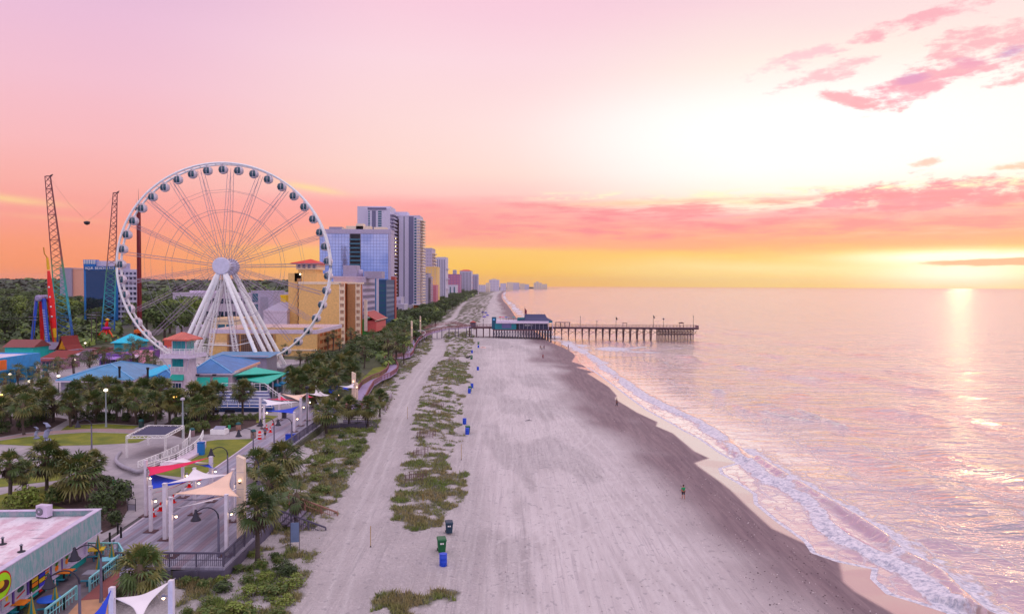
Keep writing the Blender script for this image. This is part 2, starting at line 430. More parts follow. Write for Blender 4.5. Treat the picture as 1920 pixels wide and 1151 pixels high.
# vegetation patches: (polygon in pixels, density)
VEG = [
 ([(722,905),(724,968),(760,978),(806,978),(840,945),(862,925),(866,880),(850,852),(815,845),(790,850),(750,870)],0.95),
 ([(738,885),(734,868),(760,845),(800,838),(850,835),(852,870),(800,880)],0.7),
 ([(750,835),(755,800),(800,790),(850,800),(856,838)],0.6),
 ([(748,805),(758,778),(830,770),(862,780),(858,812),(800,810)],0.85),
 ([(765,765),(772,725),(820,722),(868,735),(872,770),(810,772)],0.8),
 ([(785,715),(800,690),(835,672),(880,678),(878,715),(830,722)],0.95),
 ([(826,670),(828,648),(855,645),(884,650),(884,668)],0.8),
 ([(826,642),(830,624),(884,620),(893,640),(880,655),(868,642)],0.85),
 ([(820,612),(862,590),(880,575),(905,556),(925,553),(912,575),(900,600),(893,616)],0.8),
 ([(658,1151),(690,1132),(760,1118),(828,1104),(838,1122),(800,1140),(760,1160)],0.9),
 ([(560,885),(600,800),(640,790),(715,790),(690,850),(665,900),(640,950),(600,980),(560,1000),(480,1010),(500,900)],1.0),
 ([(600,985),(640,960),(655,985),(620,1000)],0.6),([(480,1000),(560,985),(600,1000),(560,1010),(500,1020)],0.8),([(460,890),(560,870),(600,900),(570,990),(500,1000),(470,960)],0.9),
 ([(300,1230),(330,1080),(420,1085),(470,1030),(545,1015),(615,1035),(610,1070),(590,1130),(560,1200)],0.80),
 ([(705,765),(720,740),(745,722),(790,690),(806,650),(822,655),(790,700),(760,735),(735,785)],0.85),
 ([(735,780),(690,775),(700,755),(745,740),(755,760)],0.7),
 ([(780,665),(786,640),(812,630),(812,652),(800,668)],0.9),
 ([(740,700),(745,684),(790,672),(770,700)],0.9),
]
veg = np.zeros_like(X)
wx = X+(med-0.5)*5; wy = Y+(fbm(X*0.3+50,Y*0.2,3,21)-0.5)*8
for poly,dens in VEG:
    p = XY(poly,1.5); veg = np.maximum(veg, inpoly(p,wx,wy)*dens)
veg = veg*(1-(1-sst(pw_,1.9,3.4)))
# hummock band west of the track further on
veg = np.maximum(veg, (Y>150)*sst(sd,16,20)*0.9*(pw_>2.5))
vn = fbm(X*0.70,Y*0.60,4,33)
vegf = np.clip((veg*0.67-vn)*4+0.3,0,1)*(veg>0)
VEGGRID = (xs,ys,vegf,Z)
# vehicle tracks pressed in the dry sand
trk = np.zeros_like(X); rng=np.random.RandomState(4)
def track(pts,wd=0.2,gap=1.7,amp=1.0,n=2):
    global trk
    P_=np.array(pts); d=np.gradient(P_,axis=0); nn=np.stack([-d[:,1],d[:,0]],1); nn/=np.linalg.norm(nn,axis=1)[:,None]+1e-9
    for k in range(n):
        q=P_+nn*(k-(n-1)/2)*gap
        x0,x1=q[:,0].min()-1,q[:,0].max()+1; y0,y1=q[:,1].min()-2,q[:,1].max()+2
        a=np.searchsorted(ys,y0); b=np.searchsorted(ys,y1); c=np.searchsorted(xs,x0); e=np.searchsorted(xs,x1)
        if b<=a or e<=c: continue
        dd=dist([tuple(t) for t in q],X[a:b,c:e],Y[a:b,c:e])
        trk[a:b,c:e]=np.maximum(trk[a:b,c:e],amp*np.exp(-(dd/wd)**2))
for k in range(30):
    xb=rng.uniform(-5.5,16); yy=np.linspace(50,rng.uniform(150,420),26); lean=rng.uniform(-0.06,0.03)-0.012*max(0,xb-4)
    xx=xb+(yy-50)*lean+rng.uniform(-2,2)*np.sin(yy/rng.uniform(25,60)+rng.uniform(0,6))
    track(np.stack([xx,yy],1),rng.uniform(0.13,0.18),1.7,rng.uniform(0.3,0.9))
for k in range(30):
    x0,y0=rng.uniform(-5,12),rng.uniform(58,260); a=rng.uniform(0.2,1.2)*rng.choice([-1,1])+PI/2; L_=rng.uniform(12,45); cu=rng.uniform(-0.05,0.05); q=[]
    for i in range(16):
        q.append((x0,y0)); x0+=math.cos(a)*L_/16; y0+=math.sin(a)*L_/16*1.3; a+=cu*L_/16
    track(q,rng.uniform(0.13,0.22),1.7,rng.uniform(0.4,1.0),2)
for k in range(8):
    x0=rng.uniform(8,18); yy=np.linspace(52,rng.uniform(120,260),24)
    xx=x0+2-(yy-52)*0.085+np.sin(yy/30+k)*1.2
    track(np.stack([xx,yy],1),0.12,1.7,0.8)
for (a,b,c,d2,e,f) in ((0,92,11,78,10,6),(-2,80,6,66,14,4),(2,110,14,100,6,8),(-1,120,9,132,12,5),(4,150,12,140,5,9),(-3,140,3,175,6,9),(0,72,12,90,4,4)):
    tq=np.linspace(0,1,20); xx=a+(c-a)*tq+np.sin(tq*PI)*e*0.25; yy=b+(d2-b)*tq+np.sin(tq*PI)*f
    track(np.stack([xx,yy],1),0.2,1.6,0.9,3)
trk*=sst(s1,0.5,3)*(1-dn*0.6)
for side in (-0.75,0.75):
    q=np.array(PC)+np.array([side,0]); 
    trk=np.maximum(trk,0.9*np.exp(-(dist([tuple(t) for t in q],X,Y)/0.22)**2)*(Y<260))
Z = Z - trk*0.05
# trampled and scuffed areas between the lanes
rough_m = sst(fbm(X*0.20+Y*0.02,Y*0.045,4,61),0.46,0.62)*sst(s1,9,18)*(1-trk*0.4)
rough_m = np.maximum(rough_m, sst(sd,-6,-1)*0.9)*(1-pk*0.3)
Z = Z + rough_m*(fbm(X*2.6,Y*1.9,2,77)-0.5)*0.13*(Y<200)
damp = 1-sst(s1+(fbm(X*0.12,Y*0.035,3,71)-0.5)*12,5,17)
def sand_mat(N,b):
    p=N.pos(); dm=N.attr('damp'); wt=N.attr('wet'); tk=N.attr('track'); rg=N.attr('scuff'); vg=N.attr('veg')
    nb=N.noise(p,0.12,4,0.6); nf=N.noise(p,2.6,5,0.7); nz=N.noise(p,7.0,3,0.7)
    dry=N.mix(nb.ss(0.3,0.7), (0.52,0.46,0.465),(0.65,0.58,0.585))
    dry=N.mix(tk*0.7, dry, (0.72,0.66,0.66))
    sc=(nf.ss(0.62,0.42)*rg)
    dry=N.mix(rg*0.05, dry, (0.30,0.28,0.31)); dry=N.mix(sc*0.27, dry, (0.28,0.25,0.27))
    sp=N.noise(N.mapv(p,(5.5,2.2,1)),1.0,3,0.8).ss(0.62,0.7)*rg
    dry=N.mix(sp*0.45, dry, (0.19,0.18,0.21))
    dry=N.mix(nz.ss(0.35,0.7)*0.25, dry, (0.36,0.33,0.35))
    st=N.noise(N.mapv(p,(1.6,0.12,1),rot=(0,0,0.06)),1.0,4,0.65)
    dampc=N.mix(st.ss(0.35,0.7),(0.17,0.112,0.132),(0.25,0.172,0.188))
    lon=N.noise(N.mapv(p,(0.9,0.05,1),rot=(0,0,0.05)),1.0,4,0.6)
    dry=N.mix(lon.ss(0.5,0.7)*0.2, dry, (0.38,0.34,0.35))
    fine=N.noise(N.mapv(p,(4.2,0.09,1),rot=(0,0,0.045)),1.0,6,0.75); fin2=N.noise(N.mapv(p,(3.4,0.12,1),rot=(0,0,0.16)),1.0,6,0.75)
    dry=N.mix(fine.ss(0.53,0.60)*nb.ss(0.35,0.6)*0.42, dry, (0.33,0.295,0.32)); dry=N.mix(fin2.ss(0.55,0.61)*nb.ss(0.6,0.4)*0.38, dry, (0.70,0.64,0.63))
    ft=N.noise(N.mapv(p,(1.9,1.3,1)),1.0,2,0.5).ss(0.64,0.68); dry=N.mix(ft*0.45, dry, (0.27,0.245,0.27))
    c=N.mix(dm, dry, dampc)
    c=N.mix(wt, c, (0.48,0.26,0.25))
    vc=N.mix(nf.ss(0.35,0.65),(0.05,0.062,0.028),(0.12,0.115,0.06))
    c=N.mix((vg*1.3).mn(1.0)*(nf*0.6+0.6).mn(1.0), c, vc)
    N.link(c,b.inputs['Base Color'])
    r=(dm*-0.18+0.85)-(wt*0.52); N.link(r,b.inputs['Roughness'])
    b.inputs['IOR'].default_value=1.45
    N.link(wt*0.5+0.4,b.inputs['Specular IOR Level'])
    N.link(wt*0.8,b.inputs['Coat Weight']); b.inputs['Coat Roughness'].default_value=0.08; b.inputs['Coat IOR'].default_value=1.6
    N.link(N.bump((nf*0.5+nz*0.3+sc*-0.5+tk*-0.3)*(dm*-0.8+1.0),0.8,0.14),b.inputs['Normal'])
wet = 1-sst(s1,-0.35,0.15)
sand = struct(grid_mesh('sand_beach',X,Y,Z,mat('sand',sand_mat),dict(damp=damp,wet=wet,track=trk,scuff=rough_m,veg=vegf)))

def hs(x,y):
    "height of the sand at a point"
    j=min(max(int(np.searchsorted(ys,y))-1,0),len(ys)-2); i=min(max(int(np.searchsorted(xs,x))-1,0),len(xs)-2)
    a=(x-xs[i])/(xs[i+1]-xs[i]); b_=(y-ys[j])/(ys[j+1]-ys[j])
    return float((Z[j,i]*(1-a)+Z[j,i+1]*a)*(1-b_)+(Z[j+1,i]*(1-a)+Z[j+1,i+1]*a)*b_)
def PS(px,py):
    "point of the sand surface seen at a pixel"
    z=1.0
    for _ in range(4):
        p=P(px,py,z); z=hs(p.x,p.y)
    return P(px,py,z)

# ---------------------------------------------------------------- sea
yr = rows(45,60000,0.85)
xa=[-60]
while xa[-1]<150: xa.append(xa[-1]+(0.3 if xa[-1]<75 else 0.3+(xa[-1]-75)*0.02))
while xa[-1]<70000: xa.append(xa[-1]*1.07)
xa=np.array(xa); SX,SY=np.meshgrid(xa,yr)
near=(SY<1200)&(SX<160)
sw=np.full(SX.shape,200.0); sw[near]=sdf(W2w,SX[near],SY[near])
farm=(~near)&(SX<600); sw[farm]=sdf(W2w[-12:],SX[farm],SY[farm])
f1=np.full(SX.shape,99.0); f2=np.full(SX.shape,99.0); n3=(SY<420)&(SX<120)
f1[n3]=sdf(F1w,SX[n3],SY[n3]); f2[n3]=sdf(F2w,SX[n3],SY[n3])
lac=fbm(SX*0.5,SY*0.35,4,91); lac2=fbm(SX*0.15,SY*0.06,3,95)
pershore=sw+SY*0.0
wa=sst(sw,6,30)*np.exp(-np.maximum(sw-30,0)/260)
ZS=0.02+wa*0.27*np.sin(sw/4.2+fbm(SX*0.03,SY*0.02,3,99)*14)*(0.4+lac2)
ZS+=0.10*(fbm(SX*0.45,SY*0.35,3,101)-0.5)*sst(sw,2,14)*(SY<500)
crest=np.exp(-((f2-0.4)/0.9)**2)*(SY<112)*sst(SY,45,56)*0.75
crest1=np.exp(-((f1-0.8)/1.2)**2)*0.45*(SY<330)*(0.6+0.8*lac2)
ZS+=crest+crest1+sst(sw,0,2)*0.03
ZS=np.where(sw<1.5,0.012,ZS); ZS=np.where(sw<-3,-0.35,ZS)
# edges of the thin swash sheet ride on the sloping sand
ZS=np.where((sw>=1.5)&(sw<6), np.maximum(ZS,0.015), ZS)
foam=np.zeros_like(SX)
foam=np.maximum(foam,(np.exp(-((sw+0.05)/0.30)**2))*1.0*(SY<240))
foam=np.maximum(foam,np.where(f1>-1.3, np.exp(-((f1-0.5)/(1.2+SY/230.0))**2),0)*(0.30+0.5*lac+0.42*sst(lac2,0.36,0.6))*(SY<340))
foam=np.maximum(foam,np.where(f1>0,np.exp(-f1/5.0),0)*(0.30+0.35*lac)*(SY<300))
foam=np.maximum(foam,np.where(f2>0.7,np.exp(-(f2-0.7)/4.0),0)*0.8*(SY<120))
foam=np.maximum(foam,np.where((sw>0)&(f1<0),0.10+0.28*lac2,0)*(SY<260))
foam=np.maximum(foam,np.where((sw>0)&(sw<30),np.exp(-((sw-6)/8.0)**2)*0.62,0)*(SY>300)*(SY<5000)*(0.4+0.9*lac2))
for (px,py,rx,ry,a) in ((1150,655,9,12,0.85),(1190,652,12,6,0.6),(1348,731,1.6,2.2,1.0),(1250,765,6,5,0.5),(1460,905,5,4,0.55),(1130,680,4,10,0.6),(1090,648,6,12,0.6),(1560,930,6,3,0.45),(1200,660,14,7,0.6),(1700,1040,5,4,0.5),(1500,890,5,4,0.4)):
    q=P(px,py,0); foam=np.maximum(foam,a*np.exp(-(((SX-q.x)/rx)**2+((SY-q.y)/ry)**2)))
foam=np.maximum(foam,np.where(f1>4,np.exp(-((f1-10-5*lac2)/5.0)**2),0)*0.36*(SY<230))
foam=np.maximum(foam,np.where(f1>14,np.exp(-((f1-24)/3.0)**2),0)*0.40*sst(lac2,0.45,0.6)*(SY<300))
q=P(1348,733,0); ZS+=0.6*np.exp(-(((SX-q.x)/1.6)**2+((SY-q.y)/1.4)**2))
# lines of small breakers further out
for (px0,py0,px1,py1,a) in ((1380,760,1440,785,0.35),(1430,770,1520,790,0.3),(1500,770,1580,800,0.3)):
    a0=P(px0,py0,0);a1=P(px1,py1,0); m=(SY<240)&(SX<110)
    d=np.full(SX.shape,99.); d[m]=dist([(a0.x,a0.y),(a1.x,a1.y)],SX[m],SY[m]); ZS+=0.28*np.exp(-(d/0.8)**2)
def sea_mat(N,b):
    p=N.pos(); fo=N.attr('foam'); dp=N.attr('deep')
    f1_=N.noise(N.mapv(p,(1.0,0.6,1)),1.1,8,0.72,0.6); v=N.vor(N.mapv(p,(1,0.7,1)),0.8,feat='F1'); f2_=N.noise(p,0.33,4,0.6)
    m=((fo*1.75)-(f1_*1.05)-(v*0.30)-(f2_*0.5)+0.28).ss(0.0,0.30)
    ed=N.edge(N.mapv(N.noise(p,0.5,3,0.6,0,True) if False else p,(1.0,0.55,1)),0.55); wob=N.noise(p,1.3,5,0.7)
    lace=(ed+(wob-0.5)*0.16).ss(0.09,0.02)*fo.ss(0.12,0.42)*f2_.ss(0.38,0.55)
    m=m.mx(lace*0.75)
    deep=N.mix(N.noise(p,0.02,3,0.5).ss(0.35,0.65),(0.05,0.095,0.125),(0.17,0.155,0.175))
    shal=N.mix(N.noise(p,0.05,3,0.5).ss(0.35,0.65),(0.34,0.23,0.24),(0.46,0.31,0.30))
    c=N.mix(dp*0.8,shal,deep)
    fc=N.mix(N.noise(p,1.9,6,0.75).ss(0.32,0.62),(0.34,0.36,0.47),(0.86,0.82,0.88))
    N.link(N.mix(m,c,fc),b.inputs['Base Color']); N.link(m*0.4+0.4,b.inputs['Roughness']); b.inputs['Specular IOR Level'].default_value=0.2
    w1=N.noise(N.mapv(p,(0.55,0.75,1),rot=(0,0,0.5)),0.8,4,0.6,0.4)
    w2=N.noise(N.mapv(p,(0.14,0.5,1),rot=(0,0,0.35)),0.6,4,0.6,0.6)
    w3=N.noise(N.mapv(p,(0.02,0.08,1),rot=(0,0,0.3)),0.5,3,0.6)
    h=(w1*0.42+w2*1.15+w3*2.2)*(dp*0.88+0.12)+m*0.15*f1_
    nb=N.bump(h,1.0,0.85); N.link(nb,b.inputs['Normal'])
    g=N.n('ShaderNodeBsdfGlossy'); N.link((dp*0.05)+0.05,g.inputs['Roughness']); g.inputs['Color'].default_value=(1.0,0.89,0.93,1); N.link(nb,g.inputs['Normal'])
    lw=N.n('ShaderNodeLayerWeight'); lw.inputs['Blend'].default_value=0.5; N.link(nb,lw.inputs['Normal'])
    k=V_(N.nt,lw.outputs['Facing']).pw(1.95)*1.3
    k=k.mn(1.0)*(m*-0.92+1.0)
    mx=N.n('ShaderNodeMixShader'); N.link(k,mx.inputs[0]); N.link(b.outputs[0],mx.inputs[1]); N.link(g.outputs[0],mx.inputs[2])
    N.link(mx.outputs[0],N.nt.nodes['Material Output'].inputs['Surface'])
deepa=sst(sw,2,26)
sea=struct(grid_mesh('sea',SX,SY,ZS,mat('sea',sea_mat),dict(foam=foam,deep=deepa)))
# ---------------------------------------------------------------- ground sheets
def soil(N,b):
    p=N.pos(); a=N.noise(p,0.03,4,0.6); c=N.noise(p,0.9,4,0.7)
    g=N.mix(c.ss(0.3,0.7),(0.045,0.055,0.025),(0.10,0.11,0.045))
    k=N.mix(a.ss(0.45,0.6),g,(0.12,0.11,0.115))
    N.link(k,b.inputs['Base Color']); b.inputs['Roughness'].default_value=0.95
def lawn_(N,b):
    p=N.pos(); a=N.noise(p,0.35,4,0.6); c=N.noise(p,6,3,0.7)
    g=N.mix(a.ss(0.3,0.7),(0.12,0.16,0.012),(0.27,0.27,0.022))
    g=N.mix(c.ss(0.4,0.7)*0.4,g,(0.06,0.08,0.02))
    N.link(g,b.inputs['Base Color']); b.inputs['Roughness'].default_value=0.95
    N.link(N.bump(c,0.6,0.05),b.inputs['Normal'])
def concrete_(N,b):
    p=N.pos(); a=N.noise(p,0.25,5,0.65); c=N.noise(p,3,4,0.7)
    x,y,z=N.sep(p)
    g=N.mix(a.ss(0.3,0.7),(0.30,0.27,0.30),(0.44,0.39,0.41))
    g=N.mix(c.ss(0.5,0.75)*0.35,g,(0.22,0.18,0.2))
    jx=((x*0.333)._m('FRACT')-0.5).ab().ss(0.485,0.495); jy=((y*0.333)._m('FRACT')-0.5).ab().ss(0.485,0.495)
    g=N.mix(jx.mx(jy)*0.5,g,(0.14,0.12,0.13))
    N.link(g,b.inputs['Base Color']); N.link(c*0.2+0.6,b.inputs['Roughness'])
def brick_(N,b):
    n=N.n('ShaderNodeTexBrick'); N.link(N.mapv(N.pos(),(1,1,1)),n.inputs['Vector']); n.inputs['Scale'].default_value=2.2
    n.inputs['Color1'].default_value=(0.36,0.20,0.20,1); n.inputs['Color2'].default_value=(0.44,0.30,0.28,1); n.inputs['Mortar'].default_value=(0.3,0.26,0.27,1)
    N.link(n.outputs[0],b.inputs['Base Color']); b.inputs['Roughness'].default_value=0.8
def mulch_(N,b):
    p=N.pos(); c=N.noise(p,5,4,0.8)
    N.link(N.mix(c.ss(0.3,0.7),(0.035,0.02,0.022),(0.10,0.055,0.05)),b.inputs['Base Color']); b.inputs['Roughness'].default_value=0.95
def deck_(N,b):
    p=N.pos(); x,y,z=N.sep(p)
    pl=(x*2.6)._m('FLOOR')
    pn=N.noise(N.comb(pl*0.731,(y*0.11+pl*0.37),0.0),1.0,2,0.5); pn2=N.noise(N.comb(pl*0.193,0.5,0.0),3.0,2,0.6)
    g=N.mix(pn.ss(0.35,0.65),(0.25,0.245,0.33),(0.38,0.36,0.46))
    g=N.mix(pn2.ss(0.58,0.66)*0.5,g,(0.30,0.17,0.20))
    g=N.mix(pn2.ss(0.40,0.34)*0.6,g,(0.11,0.10,0.14))
    gap=((x*2.6)._m('FRACT')-0.5).ab().ss(0.45,0.49)
    g=N.mix(gap*0.75,g,(0.06,0.05,0.07))
    ev=((y*0.27)._m('FRACT')-0.5).ab().ss(0.488,0.497); g=N.mix(ev*0.4,g,(0.07,0.06,0.08))
    st=N.noise(p,0.6,5,0.7); g=N.mix(st.ss(0.5,0.75)*0.35,g,(0.13,0.12,0.15))
    N.link(g,b.inputs['Base Color']); N.link(pn*0.2+0.45,b.inputs['Roughness'])
m_soil=mat('soil',soil); m_lawn=mat('lawn_turf',lawn_); m_conc=mat('concrete',concrete_); m_brick=mat('brick_paving',brick_); m_mulch=mat('mulch',mulch_); m_deck=mat('deck_boards',deck_)
def sheet(name,pts,z,m,px=True,thick=0.0):
    q=XY(pts,z) if px else pts
    b=MB(); 
    if thick: b.prism(q,z-thick,z)
    else:
        n=len(q); a=sum(q[i][0]*q[(i+1)%n][1]-q[(i+1)%n][0]*q[i][1] for i in range(n))
        if a<0: q=q[::-1]
        b.face([(x,y,z) for x,y in q])
    return struct(b.build(name,m))
edge=[(-30.3,20),(-30.3,60.4),(-24.6,61.5),(-24.6,74),(-31.6,92),(-31.6,135)]+XY([(668,757),(700,742),(735,712),(752,690),(775,658),(790,632),(815,610),(836,594),(852,582),(874,563),(896,551),(908,546)])+[(-60,6500)]
sheet('ground',edge+[(-9000,6500),(-9000,20)],GZ-0.05,m_soil,px=False,thick=2.4)
sheet('plaza',[(-36.2,30),(-38.6,104),(-40.2,131),(-43,165),(-60,185),(-70,205),(-60,235),(-170,250),(-170,30)],GZ-0.02,m_conc,px=False)
sheet('lawn',[(-10,827),(45,819),(117,813),(167,810),(233,812),(280,818),(303,825),(250,830),(175,834),(63,836),(-10,832)],GZ,m_lawn)
sheet('brick_path',[(-10,823),(45,813),(93,808),(150,804),(208,803),(262,807),(285,813),(280,816),(233,810.5),(167,808.5),(117,811.5),(45,817.5),(-10,826)],GZ+0.004,m_brick)
sheet('lawn',[(113,807),(127,797),(197,794),(262,798),(250,804),(180,803),(130,806)],GZ,m_lawn)
sheet('planting_bed',[(-20,812),(-20,780),(110,782),(128,786),(88,808),(45,811),(-10,821)],GZ,m_mulch)
sheet('planting_bed',[(130,796),(140,784),(290,778),(312,780),(262,797),(197,793)],GZ,m_mulch)
sheet('planting_bed',[(304,797),(330,783),(400,779),(485,779),(502,786),(470,800),(420,812),(380,814),(345,822),(322,816)],GZ,m_mulch)
sheet('lawn',[(482,781),(500,778),(522,780),(500,792),(480,792)],GZ+0.004,m_lawn)
sheet('lawn',[(387,827),(408,824),(485,822),(453,847),(403,883),(378,900),(340,894),(287,888),(287,883),(337,863),(362,860),(380,847),(387,837)],GZ,m_lawn)
sheet('lawn',[(-10,897),(33,893),(110,882),(150,880),(110,900),(0,913)],GZ,m_lawn)
sheet('lawn',[(-10,930),(20,922),(100,908),(130,905),(150,935),(120,958),(-10,958)],GZ,m_lawn)
sheet('planting_bed',[(100,905),(160,880),(205,893),(225,905),(236,930),(240,955),(222,985),(190,1000),(150,960),(95,945)],GZ+0.004,m_mulch)
sheet('lawn',[(520,700),(560,690),(640,700),(610,760),(560,745)],GZ,m_lawn)
sheet('lawn',[(665,722),(700,690),(730,684),(728,700),(705,714),(680,730)],GZ+0.01,m_lawn)
DK=GZ+0.12
deckpoly=[(-36.4,68),(-38.2,104),(-40.1,131),(-42.5,152),(-37,156),(-32,137),(-32,93),(-23.7,75),(-23.7,61.2),(-33,61.2)]
sheet('boardwalk',deckpoly,DK,m_deck,px=False,thick=0.45)
sheet('boardwalk_edge',[(-36.62,67),(-36.42,68),(-38.22,104),(-40.12,131),(-40.32,131),(-38.42,104)],DK+0.02,M8('pale_kerb',(205,195,205),0.7),px=False,thick=0.3)

# ---------------------------------------------------------------- foliage materials
def leafmat(name,a,b_,rough=0.6,trans=0.0):
    def f(N,b):
        oi=N.n('ShaderNodeObjectInfo'); r=V_(N.nt,oi.outputs['Random'])
        n=N.noise(N.obj(),1.1,3,0.6); n2=N.noise(N.pos(),0.07,2,0.5)
        k=(n*0.6+r*0.35+n2*0.5-0.25).mx(0.0).mn(1.0)
        N.link(N.mix(k,a,b_),b.inputs['Base Color']); b.inputs['Roughness'].default_value=rough
        if trans: b.inputs['Subsurface Weight'].default_value=0.0
    return mat(name,f)
g_dark=leafmat('leaf_dark',(0.022,0.042,0.012),(0.065,0.11,0.026))
g_mid=leafmat('leaf_mid',(0.042,0.08,0.016),(0.135,0.215,0.034))
g_light=leafmat('leaf_light',(0.11,0.18,0.02),(0.27,0.35,0.05))
g_palm=leafmat('palm_leaf',(0.026,0.056,0.012),(0.10,0.165,0.03),0.5)
g_palm2=leafmat('palm_leaf_yellow',(0.11,0.12,0.028),(0.26,0.24,0.06),0.55)
g_dead=leafmat('palm_leaf_dead',(0.05,0.034,0.022),(0.17,0.12,0.08),0.8)
g_far=leafmat('leaf_far',(0.028,0.045,0.03),(0.07,0.095,0.05))
def bark(N,b):
    p=N.obj(); n=N.noise(N.mapv(p,(1,1,6)),2.0,4,0.7)
    N.link(N.mix(n,(0.04,0.03,0.028),(0.14,0.105,0.09)),b.inputs['Base Color']); b.inputs['Roughness'].default_value=0.9
    N.link(N.bump(n,0.8,0.05),b.inputs['Normal'])
m_bark=mat('bark',bark)
def palm_crown(seed,nf=60,dead=18,R=2.0,nl=9):
    r=random.Random(seed); b=MB()
    for k in range(nf+dead):
        az=r.uniform(0,2*PI)
        if k<nf:
            e=math.radians(85-125*((k+0.5)/nf)**0.85+r.uniform(-8,8)); b.mi=0 if r.random()<0.72-0.35*(k/nf) else 1
            L=R*r.uniform(0.82,1.05)
        else:
            e=math.radians(r.uniform(-82,-48)); b.mi=2; L=R*r.uniform(0.6,0.85)
        d=Vector((math.cos(az)*math.cos(e),math.sin(az)*math.cos(e),math.sin(e)))
        side=Vector((-math.sin(az),math.cos(az),0)); up=side.cross(d)*-1
        if up.z<0: up=-up
        pl=L*0.48; c=d*pl+Vector((0,0,-0.10*pl*math.cos(e)))
        b.bar((0,0,0),c,0.035)
        twist=r.uniform(-0.5,0.5); s2_=side*math.cos(twist)+up*math.sin(twist)
        for j in range(nl):
            a=math.radians(-78+156*j/(nl-1)); ll=(L-pl)*r.uniform(0.85,1.1)*(1.0-0.25*abs(a)/1.4)
            ld_=d*math.cos(a)+s2_*math.sin(a); wv=(d*-math.sin(a)+s2_*math.cos(a))*0.062*R/2
            m_=c+ld_*ll*0.55+up*0.04; e_=c+ld_*ll+Vector((0,0,-0.32*ll*r.uniform(0.5,1.3)))
            b.add([c,m_-wv,e_,m_+wv],[(0,1,2,3)])
    # small boss in the middle
    b.mi=2; b.lathe([(0.02,-0.7),(0.26,-0.5),(0.30,-0.1),(0.16,0.25),(0.02,0.4)],n=7)
    return b.mesh('palm_crown_mesh',[g_palm,g_palm2,g_dead])
def trunk_mesh(h,r0,r1,lean=0.0,boots=True):
    b=MB(); k=6; pts=[(lean*math.sin(i/k*1.5),0,h*i/k) for i in range(k+1)]
    rr=[r0*(1.35 if i==0 else 1)+(r1-r0)*i/k for i in range(k+1)]
    b.tube(pts,rr,8)
    if boots:
        for i in range(30):
            a=i*2.4; z=h*(0.55+0.45*i/30); x=lean*math.sin(z/h*1.5)
            b.bar((x+math.cos(a)*r1*0.8,math.sin(a)*r1*0.8,z-0.1),(x+math.cos(a)*r1*1.9,math.sin(a)*r1*1.9,z+0.12),0.05)
    return b.mesh('trunk_mesh',m_bark)
palm_trunks=[trunk_mesh(1.0,0.17,0.19,l) for l in (0.0,0.05)]
for tm in palm_trunks: pass
palm_crowns=[palm_crown(s) for s in (1,2,3,4)]
palm_low=[palm_crown(s,26,6,2.0,6) for s in (11,12,13)]
palm_shaggy=palm_crown(20,16,22,2.0)
def trunk_for(h,lean):
    key=(round(h*2)/2,lean)
    if key not in _TR: _TR[key]=trunk_mesh(key[0],0.19,0.20,lean*0.3)
    return _TR[key]
_TR={}
def palm(base,h,R,label,group,seed,low=False,mesh=None):
    r=random.Random(seed); t=thing('palm_tree',label,'palm tree',base,r.uniform(0,6.28),group)
    h=max(1.0,h); tm=trunk_for(h,r.choice((0,1,-1))); hh=round(h*2)/2
    inst('trunk',tm,t)
    lean=0
    c=inst('crown',mesh or r.choice(palm_low if low else palm_crowns),t,(0,0,hh)); c.scale=(R*1.28/2.0,)*3; c.rotation_euler=(r.uniform(-.16,.16),r.uniform(-.16,.16),0)
    return t
def blob(seed,R,H,n,size,mats_,nblob=9,flat=0.75):
    r=random.Random(seed); b=MB(); bl=[]
    for i in range(nblob):
        a=r.uniform(0,6.28); q=math.sqrt(r.random())*R*0.62
        bl.append((math.cos(a)*q,math.sin(a)*q,H+r.uniform(-0.35,0.42)*R,R*r.uniform(0.32,0.58)))
    for i in range(n):
        cx,cy,cz,cr=r.choice(bl)
        d=Vector((r.gauss(0,1),r.gauss(0,1),r.gauss(0,1))).normalized()
        if d.z<-0.55: d.z*=-1
        k=cr*(r.random()**0.35); p=Vector((cx,cy,cz))+Vector((d.x*k,d.y*k,d.z*k*flat))
        nrm=(d+Vector((r.uniform(-.8,.8),r.uniform(-.8,.8),r.uniform(-.5,.9)))).normalized()
        R_=nrm.to_track_quat('Z','Y').to_matrix()@Matrix.Rotation(r.uniform(0,6.28),3,'Z')
        s=size*r.uniform(0.55,1.25)
        b.mi=0 if r.random()<0.7 else 1
        b.add([p+R_@Vector(v) for v in ((-s,-s*0.25,0),(0,-s*0.6,0.12*s),(s,0.1*s,0),(s*0.15,s*0.6,-0.1*s))],[(0,1,2,3)])
    return b.mesh('foliage_mesh',mats_)
def limbs(h,R,seed):
    r=random.Random(seed); b=MB(); b.tube([(0,0,0),(0.1,0,h*0.5),(0,0.1,h)],[R*0.07,R*0.055,R*0.045],7)
    for i in range(6):
        a=i*1.05+r.uniform(-.3,.3); q=R*0.55
        b.tube([(0,0,h*(0.55+0.07*i)),(math.cos(a)*q*0.5,math.sin(a)*q*0.5,h*0.8+R*0.2),(math.cos(a)*q,math.sin(a)*q,h+R*0.25)],[R*0.035,R*0.025,R*0.01],5)
    return b.mesh('limbs_mesh',m_bark)
TREES={}
for nm,ms in (('dark',[g_dark,g_mid]),('mid',[g_mid,g_dark]),('light',[g_light,g_mid])):
    TREES[nm]=[(blob(s+len(nm)*7,5.0,6.0,1500,0.42,ms,12),limbs(5.5,5.0,s)) for s in (1,2)]
SHRUB={nm:[blob(s+50,1.5,0.9,750,0.15,ms,8) for s in (1,2)] for nm,ms in (('dark',[g_dark,g_mid]),('mid',[g_mid,g_palm2]),('light',[g_light,g_palm2]))}
shrub_stem=MB(); 
